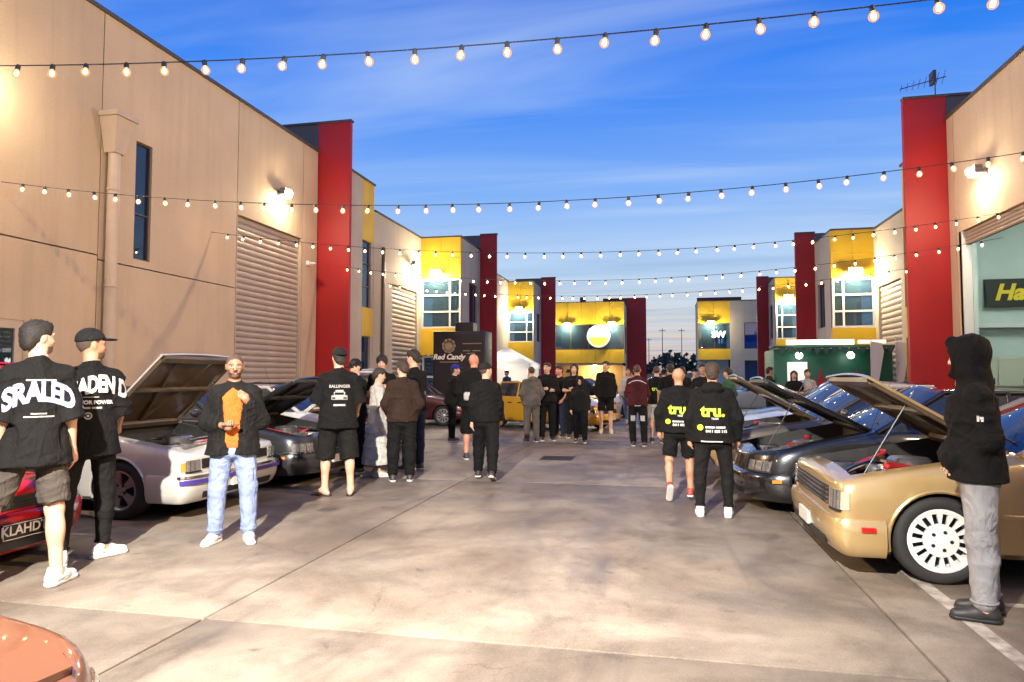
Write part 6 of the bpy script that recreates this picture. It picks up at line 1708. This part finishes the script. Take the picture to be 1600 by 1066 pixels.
# man on the far left, seen from behind
p1, d1, J, s = person('man in black tee with pale blue arched print and charcoal shorts, leftmost in picture', (-4.55, 4.26, 0), 60, 1.95,
    dict(legL=((-0.34, 0.18, -1), (-0.22, -0.10, -1)), legR=((0.07, -0.06, -1), (0.03, -0.10, -1)), armL=((-0.16, -0.05, -1), (-0.05, 0.30, -1)), armR=((0.14, -0.14, -1), (0.16, 0.34, -1)), footR=(0.75, 0.66, 0), footL=(0.25, 1, 0)),
    'fair', ('short', (0.012, 0.009, 0.007)), ('big_tee', BLK2), ('shorts', GRYS), ((0.62, 0.62, 0.62), 'sneaker'), None, head=-72, res=0.0085, beard=True, build=0.90)
g = d1['shirt']; zc = J['shR'][2] * s
drape('shirt_lettering', wide(text_mesh('SRALED', 0.21, 0.010, space=0.95), 0.64), g, g, INK_B, (-0.01, 0, zc - 0.12), arc=1.6, **bk)
drape('shirt_lettering', text_mesh('A', 0.17, 0.006), g, g, INK_B, (0.24, 0.03, zc - 0.19), arc=0, right=(0.7, 0.7, -0.1), upv=(0.1, 0.0, 1))
drape('shirt_print_line', bars([(-0.10, -0.006, 0.09, 0.006)]), g, g, INK_G, (0, 0, zc - 0.035), **bk)
drape('shirt_print_line', bars([(-0.05, 0.01, 0.05, 0.02), (-0.09, -0.012, 0.10, -0.002)]), g, g, INK_G, (-0.02, 0, zc - 0.295), **bk)
# man in cap beside him
p2, d2, J, s = person('man in black cap and black tee with white arched lettering beside the silver car', (-4.72, 4.93, 0), 52, 1.93,
    dict(legL=((-0.16, 0.0, -1), (-0.04, -0.14, -1)), legR=((0.10, 0.16, -1), (-0.02, -0.02, -1)), armL=((-0.15, 0.02, -1), (-0.0, 0.35, -1)), armR=((0.20, 0.10, -1), (0.10, 0.85, -0.5)), footR=(0.95, 0.30, 0), footL=(0.1, 1, 0)),
    'tan', ('buzz', (0.02, 0.015, 0.01)), ('big_tee', BLK), ('skinny', BLK2), ((0.62, 0.62, 0.62), 'sneaker'), ('cap', (0.012, 0.012, 0.013)), head=-76, res=0.0085, beard=True, build=0.90)
g = d2['shirt']; zc = J['shR'][2] * s
drape('shirt_lettering', wide(text_mesh('SADEN D', 0.19, 0.009, space=0.95), 0.56), g, g, INK_W, (0.055, 0, zc - 0.055), arc=1.6, **bk)
drape('shirt_print_line', bars([(-0.075, -0.004, 0.04, 0.004)]), g, g, INK_G, (0.0, 0, zc - 0.16), **bk)
drape('shirt_lettering', text_mesh('FOR POWER', 0.042, 0.002), g, g, INK_W, (0.03, 0, zc - 0.205), **bk)
drape('shirt_print_line', bars([(-0.09, -0.008, -0.02, 0.008), (-0.01, -0.008, 0.065, 0.008)]), g, g, INK_G, (0.0, 0, zc - 0.25), **bk)
drape('shirt_emblem', disc(0.020, 0.030), g, g, INK_G, (-0.035, 0, zc - 0.315), **bk)
drape('shirt_emblem', disc(0.001, 0.010), g, g, INK_W, (-0.035, 0, zc - 0.315), **bk)
# man in orange facing the viewer
p3, d3, J, s = person('man in open black puffer jacket over orange top, looking up from his phone', (-3.93, 5.78, 0), 208, 1.74,
    dict(legL=((-0.12, 0.02, -1), (-0.02, -0.03, -1)), legR=((0.10, 0.0, -1), (0.04, -0.04, -1)), armR=((0.26, -0.02, -1), (-0.62, 0.72, -0.10)), armL=((-0.32, -0.02, -1), (0.42, 0.62, 0.72)), palmR=(0.0, -0.1, 1), palmL=(0.6, -0.4, 0.0), hands=('relax', 'grip'), open_front=True, footL=(-0.25, 1, 0), footR=(0.45, 1, 0)),
    'brown', ('buzz', (0.012, 0.01, 0.008)), ('puffer', BLK2, ORG), ('jeans', JEAN), ((0.42, 0.42, 0.46), 'sneaker'), None, head=8, tilt=4, res=0.0075, beard=True)
# phone in his hand, spectacles on his face
w = Vector(J['wrR'] + J['fdR'] * 0.10 + np.array((0, 0, 0.022))) * s
M3 = Matrix.Rotation(R(208), 4, 'Z'); wp = Matrix.Translation(p3.location) @ M3 @ w
ph = tag(empty('phone', wp, R(208)), 'dark phone held in the hand of the man in orange', 'phone')
MB().box((-0.075, -0.036, -0.004), (0.075, 0.036, 0.005), bev=0.003).build('case', M_BLK, ph, 40)
MB().box((-0.069, -0.032, 0.0052), (0.069, 0.032, 0.0062)).build('screen', mat('phone_screen', (0.02, 0.02, 0.03), 0.1), ph)
gl = MB()
hc = np.array((0, 0.02, 0.72)) - 0 * J['shR']
hz = J['shR'][2] - 0.50 + 0.72
for sg in (-1, 1):
    gl.lathe([(0.024, 0.0), (0.027, 0.003), (0.029, 0.0), (0.027, -0.003), (0.024, 0.0)], 'y', (sg * 0.033, 0.128, 0.0), 18)
    gl.tube([(sg * 0.062, 0.125, 0.004), (sg * 0.085, 0.0, 0.006)], 0.0025, 6)
gl.tube([(-0.008, 0.130, 0.004), (0.008, 0.130, 0.004)], 0.0025, 6)
ob = gl.build('spectacles', M_METALD, p3, 50, (0, 0, 0)); ob.scale = (s, s, s); ob.location = (0, 0.0, (hz + 0.002) * s); ob.rotation_euler = (R(-4), 0, R(8))
# man in thongs with a print on his back
p4, d4, J, s = person('man in thongs and long black shorts, car picture printed on his black tee', (-4.12, 8.31, 0), 24, 1.90,
    dict(legL=((-0.10, 0.02, -1), (-0.02, -0.03, -1)), legR=((0.10, 0.0, -1), (0.04, -0.02, -1)), armL=((-0.30, 0.10, -1), (0.15, 0.8, -0.3)), armR=((0.28, 0.10, -1), (-0.1, 0.7, -0.5)), footL=(-0.85, 0.6, 0)),
    'fair', ('short', (0.02, 0.015, 0.01)), ('big_tee', BLK), ('long_shorts', BLK2), ((0.02, 0.02, 0.02), 'thong'), ('capback', (0.015, 0.014, 0.014)), head=20, res=0.0105, build=1.12)
g = d4['shirt']; zc = J['shR'][2] * s
drape('shirt_lettering', text_mesh('BALLINGER', 0.052, 0.002), g, g, INK_G, (0.02, 0, zc - 0.10), **bk)
drape('shirt_picture', bars([(-0.10, -0.05, 0.10, 0.005), (-0.07, 0.005, 0.07, 0.05), (-0.05, 0.05, 0.05, 0.075)]), g, g, INK_G, (0.02, 0, zc - 0.22), **bk)
drape('shirt_picture', bars([(-0.06, 0.012, 0.055, 0.042), (-0.09, -0.04, -0.05, -0.02), (0.05, -0.04, 0.09, -0.02)]), g, g, BLK2, (0.02, 0, zc - 0.22), off=0.006, **bk)
drape('shirt_print_line', bars([(-0.075, -0.012, 0.075, 0.012)]), g, g, INK_G, (0.02, 0, zc - 0.34), **bk)
# cluster behind him
STW = dict(legL=((-0.06, 0.30, -1), (-0.03, -0.05, -1)), legR=((0.06, -0.22, -1), (0.03, -0.45, -1)), armL=((-0.16, -0.22, -1), (-0.02, 0.15, -1)), armR=((0.16, 0.22, -1), (0.02, 0.5, -1)), footR=(0.1, 1, -0.35))
POCK = dict(armL=((-0.34, -0.12, -1), (0.28, 0.42, -0.7)), armR=((0.34, -0.12, -1), (-0.28, 0.42, -0.7)))
FOLD = dict(armL=((-0.26, 0.16, -1), (0.85, 0.5, 0.12)), armR=((0.26, 0.18, -1), (-0.85, 0.5, 0.02)))
LEANP = dict(legL=((-0.10, 0.10, -1), (-0.02, -0.10, -1)), legR=((0.14, -0.04, -1), (-0.03, -0.12, -1)), armL=((-0.5, -0.1, -0.9), (0.55, 0.3, -0.5)), armR=((0.14, 0.25, -1), (-0.25, 0.85, 0.45)))
HOLD = dict(armL=((-0.2, 0.2, -1), (0.3, 0.8, 0.35)), armR=((0.2, 0.2, -1), (-0.3, 0.8, 0.3)))
person('man in black cap and tee standing behind the man in thongs', (-4.80, 10.3, 0), 150, 1.80, HOLD, 'fair', ('short', (0.02, 0.015, 0.01)), ('tee', BLK), ('jeans', BLK2), ((0.05, 0.05, 0.05), 'sneaker'), ('cap', (0.02, 0.018, 0.018)), head=10, tilt=18, res=0.013)
person('boy with mop of dark hair facing the viewer in the tight group', (-4.86, 11.5, 0), 195, 1.90, HOLD, 'fair', ('mop', (0.012, 0.01, 0.009)), ('tee', BLK), ('jeans', BLK2), ((0.05, 0.05, 0.05), 'sneaker'), None, res=0.013, tilt=10)
person('person in long white robe between the man in thongs and the brown jacket', (-4.30, 10.03, 0), -60, 1.66, HOLD, 'fair', ('short', (0.02, 0.015, 0.012)), ('dress', WHT), None, ((0.5, 0.45, 0.4), 'sneaker'), None, res=0.013, tilt=14)
person('man in dark brown jacket and black trousers seen from behind in the group', (-3.74, 9.62, 0), 22, 1.76, dict(POCK, legL=((-0.08, 0.02, -1), (-0.02, -0.04, -1))), 'fair', ('short', (0.03, 0.017, 0.01)), ('jacket', BRN), ('loose', BLK), ((0.03, 0.03, 0.03), 'sneaker'), None, head=30, tilt=14, res=0.0115)
person('tall man in black tee behind the brown jacket man', (-3.98, 10.75, 0), 60, 1.96, HOLD, 'fair', ('short', (0.012, 0.01, 0.009)), ('tee', BLK), ('jeans', NAVY), ((0.04, 0.04, 0.04), 'sneaker'), None, head=20, res=0.013, tilt=10)
# middle of the yard
pb, db, J, s = person('bald man in black jumper with white bag across his back', (-3.40, 12.4, 0), 18, 1.95, dict(armL=((-0.26, 0.1, -1), (0.1, 0.5, -0.9))), 'pink', None, ('jacket', BLK2), ('long_shorts', BLK), ((0.03, 0.03, 0.03), 'sneaker'), None, head=-35, res=0.013, build=1.1)
tag(MB().box((-0.2, -0.30, 1.10), (0.16, -0.185, 1.26), bev=0.04).build('waist_bag', mat('cloth_white'), pb, 40))
person('man in bright blue cap leaning near the maroon car', (-4.85, 15.7, 0), -70, 1.80, FOLD, 'fair', ('short', (0.03, 0.02, 0.015)), ('jacket', BLK2), ('jeans', BLK), ((0.05, 0.05, 0.05), 'sneaker'), ('cap', (0.03, 0.03, 0.30)), head=-10, res=0.015, lean=0.1)
person('man in black cap and black jacket striding away alone mid-yard', (-2.57, 10.05, 0), 8, 1.72, STW, 'fair', ('buzz', (0.02, 0.015, 0.01)), ('jacket', BLK), ('loose', BLK), ((0.03, 0.02, 0.02), 'sneaker'), ('cap', (0.012, 0.012, 0.012)), head=-50, res=0.0115)
person('man in grey top with back turned beside the yellow car door', (-2.95, 15.9, 0), 30, 1.76, POCK, 'fair', ('buzz', (0.03, 0.02, 0.015)), ('hoodie', GRY), ('jeans', GRY), ((0.06, 0.05, 0.05), 'sneaker'), None, res=0.015)
person('man in black jacket with arms crossed in front of the yellow car', (-2.66, 16.4, 0), 200, 1.86, FOLD, 'fair', ('short', (0.02, 0.014, 0.01)), ('jacket', BLK), ('jeans', BLK), ((0.03, 0.03, 0.03), 'sneaker'), None, head=-40, res=0.015)
person('man in dark top standing behind the crossed-arm man', (-2.50, 17.4, 0), 150, 1.80, POCK, 'pink', ('short', (0.03, 0.015, 0.01)), ('tee', BLK2), ('jeans', NAVY), ((0.03, 0.03, 0.03), 'sneaker'), None, res=0.016)
person('person with folded bare arms before the yellow car nose', (-2.10, 17.2, 0), 185, 1.84, FOLD, 'fair', ('long', (0.015, 0.01, 0.008)), ('tee', BLK), ('jeans', BLK2), ((0.03, 0.03, 0.03), 'sneaker'), None, res=0.015, build=1.1)
person('short person in dark hood and coat walking ahead of the yellow car', (-1.80, 15.85, 0), 180, 1.52, dict(STW, hood_up=True), 'fair', None, ('hoodie', BLK2), ('loose', BLK), ((0.03, 0.03, 0.03), 'sneaker'), None, res=0.015, tilt=15, build=1.1)
person('man in black polo and black shorts facing the viewer by the yellow car', (-1.43, 18.8, 0), 183, 1.94, dict(armL=((-0.2, -0.12, -1), (0.12, -0.1, -1)), armR=((0.2, -0.12, -1), (-0.12, -0.1, -1))), 'fair', ('short', (0.02, 0.013, 0.01)), ('jacket', BLK), ('shorts', BLK), ((0.5, 0.47, 0.42), 'sneaker'), None, head=-20, res=0.014)
pr, dr_, J, s = person('man in dark red and black jacket with pale shoulder piping and ripped jeans', (-0.48, 15.5, 0), 2, 1.79, dict(HOLD, legL=((-0.07, 0.05, -1), (0.06, -0.08, -1)), legR=((0.10, -0.03, -1), (0.02, -0.1, -1))), 'tan', ('buzz', (0.02, 0.015, 0.01)), ('jacket', cloth('maroon_black', (0.05, 0.008, 0.010))), ('jeans', BLK2), ((0.03, 0.03, 0.03), 'sneaker'), None, head=-8, res=0.013)
g = dr_['jacket']; zc = J['shR'][2] * s
drape('jacket_piping', bars([(-0.20, -0.008, 0.20, 0.008)]), g, g, INK_W, (0, 0, zc + 0.03), arc=2.0, **bk)
g = dr_['trousers']
drape('ripped_patch', bars([(-0.05, -0.06, 0.05, 0.06)]), g, g, mat('cloth_white'), (-0.10, 0, 0.62), **bk)
drape('ripped_patch', bars([(-0.05, -0.06, 0.05, 0.06)]), g, g, mat('cloth_white'), (0.11, 0, 0.62), **bk)
drape('jacket_hem_line', bars([(-0.06, -0.008, 0.08, 0.008)]), dr_['jacket'], dr_['jacket'], INK_W, (0, 0, 0.90), **bk)
pt, dt, J, s = person('man in black tee with small lime mark and pale shorts beside the red-black jacket', (-0.06, 16.4, 0), -8, 1.77, HOLD, 'fair', ('buzz', (0.05, 0.03, 0.02)), ('tee', BLK), ('shorts', WHT), ((0.03, 0.03, 0.03), 'sneaker'), None, res=0.014)
drape('shirt_lettering', text_mesh('tru.', 0.13, 0.004), dt['shirt'], dt['shirt'], INK_L, (0, 0, J['shR'][2] * s - 0.16), **bk)
person('man in black sleeveless top and shorts with bare arms, left of the lime-logo pair', (0.25, 16.1, 0), 10, 1.82, dict(armL=((-0.3, 0, -1), (-0.05, 0.2, -1))), 'tan', ('short', (0.02, 0.014, 0.01)), ('tee', BLK), ('shorts', NAVY), ((0.03, 0.03, 0.03), 'sneaker'), None, res=0.014, build=1.1)
# the pair with lime logos
for k, (lab, loc, fc, hgt, pose_, sk_, hr_, bt_, sh_, bd) in enumerate((
    ('bald man in black shorts with lime tru. logo on black jumper', (0.24, 8.95, 0), -2, 1.60, dict(STW, legL=((-0.10, -0.10, -1), (0.02, -0.75, -1)), legR=((0.08, 0.06, -1), (0.03, -0.05, -1)), footL=(-0.1, 0.55, -0.85), footR=(0.1, 1, 0), armL=((-0.36, 0, -1), (0.0, 0.25, -1)), armR=((0.3, 0, -1), (0.0, 0.3, -1))), 'tan', None, ('shorts', BLK), ((0.30, 0.04, 0.03), 'sneaker'), 1.15),
    ('man in black trousers and white sneakers with lime tru. logo on black hoodie', (0.58, 7.95, 0), -4, 1.69, dict(legL=((-0.12, 0.0, -1), (-0.02, -0.03, -1)), legR=((0.12, 0.05, -1), (0.02, -0.06, -1)), armL=((-0.32, 0, -1), (0.0, 0.25, -1)), armR=((0.36, 0, -1), (0.0, 0.3, -1))), 'tan', ('short', (0.035, 0.02, 0.013)), ('skinny', BLK2), ((0.78, 0.78, 0.78), 'sneaker'), 1.14))):
    pp, dd_, J, s = person(lab, loc, fc, hgt, pose_, sk_, hr_, ('hoodie' if k else 'jacket', BLK), bt_, sh_, None, res=0.0105, build=bd)
    g = dd_['jacket']; zc = J['shR'][2] * s; bz = (J['hipL'][2]) * s
    o = [('shirt_lettering', text_mesh('tru.', 0.175, 0.007), INK_L, (0.0, 0, zc - 0.185), 0.0), ('shirt_lettering', text_mesh('TEAM', 0.03, 0.001), INK_W, (0.02, 0, zc - 0.265), 0.0),
         ('shirt_emblem', disc(0.016, 0.032), INK_L, (-0.135, 0, bz + 0.095), 0.0), ('shirt_emblem', disc(0.001, 0.011), INK_L, (-0.135, 0, bz + 0.095), 0.0),
         ('shirt_lettering', text_mesh('0411 825 115', 0.040, 0.0018), INK_W, (0.035, 0, bz + 0.055), 0.0), ('shirt_print_line', bars([(-0.11, -0.010, -0.01, 0.010), (0.0, -0.010, 0.10, 0.010)]), INK_W, (0.03, 0, bz + 0.098), 0.0)]
    for nm, me_, ink, og, ar_ in o:
        drape(nm, me_, g, g, ink, og, right=(1, 0, 0), upv=(0, 0, 1), off=0.005)
    if k: drape('hem_line', bars([(-0.13, -0.006, 0.10, 0.006)]), g, g, INK_W, (0.0, 0, bz - 0.055), **bk)
person('dark-haired person in black just beyond the lime-logo pair', (0.93, 15.4, 0), 170, 1.80, HOLD, 'tan', ('short', (0.015, 0.01, 0.008)), ('tee', BLK2), ('jeans', BLK), ((0.05, 0.05, 0.05), 'sneaker'), None, res=0.015)
person('person in green jacket behind the pale sedan bonnet right of the pair', (1.62, 17.1, 0), 60, 1.72, POCK, 'fair', ('short', (0.02, 0.014, 0.01)), ('jacket', GRN), ('jeans', NAVY), ((0.05, 0.05, 0.05), 'sneaker'), None, res=0.016)
person('woman with long dark hair in front of the stall menu board', (3.62, 20.0, 0), 170, 1.68, FOLD, 'fair', ('long', (0.02, 0.012, 0.01)), ('tee', BLK2), ('jeans', NAVY), ((0.05, 0.05, 0.05), 'sneaker'), None, res=0.016)
person('person in white tee beside the long-haired woman at the green stall', (3.98, 20.1, 0), 190, 1.72, HOLD, 'fair', ('short', (0.05, 0.025, 0.015)), ('tee', WHT), ('jeans', NAVY), ((0.05, 0.05, 0.05), 'sneaker'), None, res=0.016)
person('dark figure waiting at the left end of the green stall', (3.22, 21.6, 0), -90, 1.80, STAND, 'tan', ('short', (0.02, 0.012, 0.01)), ('jacket', BRN), ('jeans', BLK), ((0.05, 0.05, 0.05), 'sneaker'), None, res=0.017)
person('distant person in purple top near the white marquee', (-6.7, 30.0, 0), 150, 1.80, STAND, 'fair', ('short', (0.02, 0.012, 0.01)), ('tee', PUR), ('jeans', BLK), ((0.05, 0.05, 0.05), 'sneaker'), None, res=0.019)
far = [((-1.0, 22.6), 1.78, 'pale-shirted person behind the man in black polo', WHT, 'pink', 160), ((0.15, 23.0), 1.74, 'distant person in grey between the jacket man and the hatchback', GRY, 'fair', 20), ((1.05, 22.0), 1.76, 'distant person in white visible over the lime-logo pair', WHT, 'fair', 190),
       ((1.55, 24.5), 1.80, 'distant person in navy at the far right of the crowd', NAVY, 'tan', 120), ((-3.2, 24.4), 1.76, 'person in brown top behind the yellow car roof', BRN, 'fair', 200), ((-1.9, 25.3), 1.75, 'person in grey top behind the yellow car nose', GRY, 'fair', 170),
       ((0.62, 19.3), 1.80, 'person in black with back turned deep in the crowd', BLK2, 'pink', 5), ((-0.75, 20.9), 1.74, 'person in dark green half hidden behind the red and black jacket', GRN, 'fair', 60)]
for (x, y), hh, lab, cl, sk_, fc in far:
    person(lab, (x, y, 0), fc, hh, random.choice((POCK, HOLD, STW, FOLD, LEANP)), sk_, (random.choice(('short', 'buzz', 'short')), random.choice(((0.02, 0.013, 0.01), (0.06, 0.035, 0.02)))), (random.choice(('tee', 'hoodie')), cl), (random.choice(('jeans', 'shorts')), random.choice((BLK2, NAVY, JEAN, GRY))), ((0.3, 0.3, 0.3), 'sneaker'), random.choice((None, None, ('cap', (0.02, 0.02, 0.02)))), head=random.uniform(-45, 45), tilt=random.uniform(-4, 16), sway=random.uniform(-0.03, 0.03), res=0.017)
# hooded man on the right
p9, d9, J, s = person('man in raised black hood and grey jeans standing by the gold car wheel', (2.02, 5.02, 0), 76, 1.78,
    dict(legL=((-0.03, 0.02, -1), (0.0, -0.02, -1)), legR=((0.04, -0.05, -1), (0.01, -0.07, -1)), armL=((-0.12, -0.20, -1), (0.48, 0.50, -0.55)), armR=((0.12, -0.20, -1), (-0.48, 0.50, -0.55)), pouch=True, hood_up=True, footL=(0, 1, 0), footR=(0.05, 1, 0)),
    'fair', None, ('hoodie', BLK), ('jeans', JEANG), ((0.014, 0.013, 0.012), 'boot'), None, head=-14, tilt=10, res=0.0085, build=0.90, lean=0.03)
g = d9['jacket']
drape('sleeve_mark', bars([(-0.018, -0.018, -0.006, 0.018), (-0.004, -0.004, 0.016, 0.012), (0.002, -0.018, 0.014, -0.006)]), g, g, INK_W, (0.2, J['shL'][1] * s, J['shL'][2] * s - 0.20), right=(0, -1, 0), upv=(0, 0, 1)) if False else drape('sleeve_mark', bars([(-0.018, -0.018, -0.006, 0.018), (-0.004, -0.004, 0.016, 0.012), (0.002, -0.018, 0.014, -0.006)]), g, g, INK_W, (0, float(J['shL'][1]) * s, float(J['shL'][2]) * s - 0.14), right=(0, -1, 0), upv=(0, 0, 1))
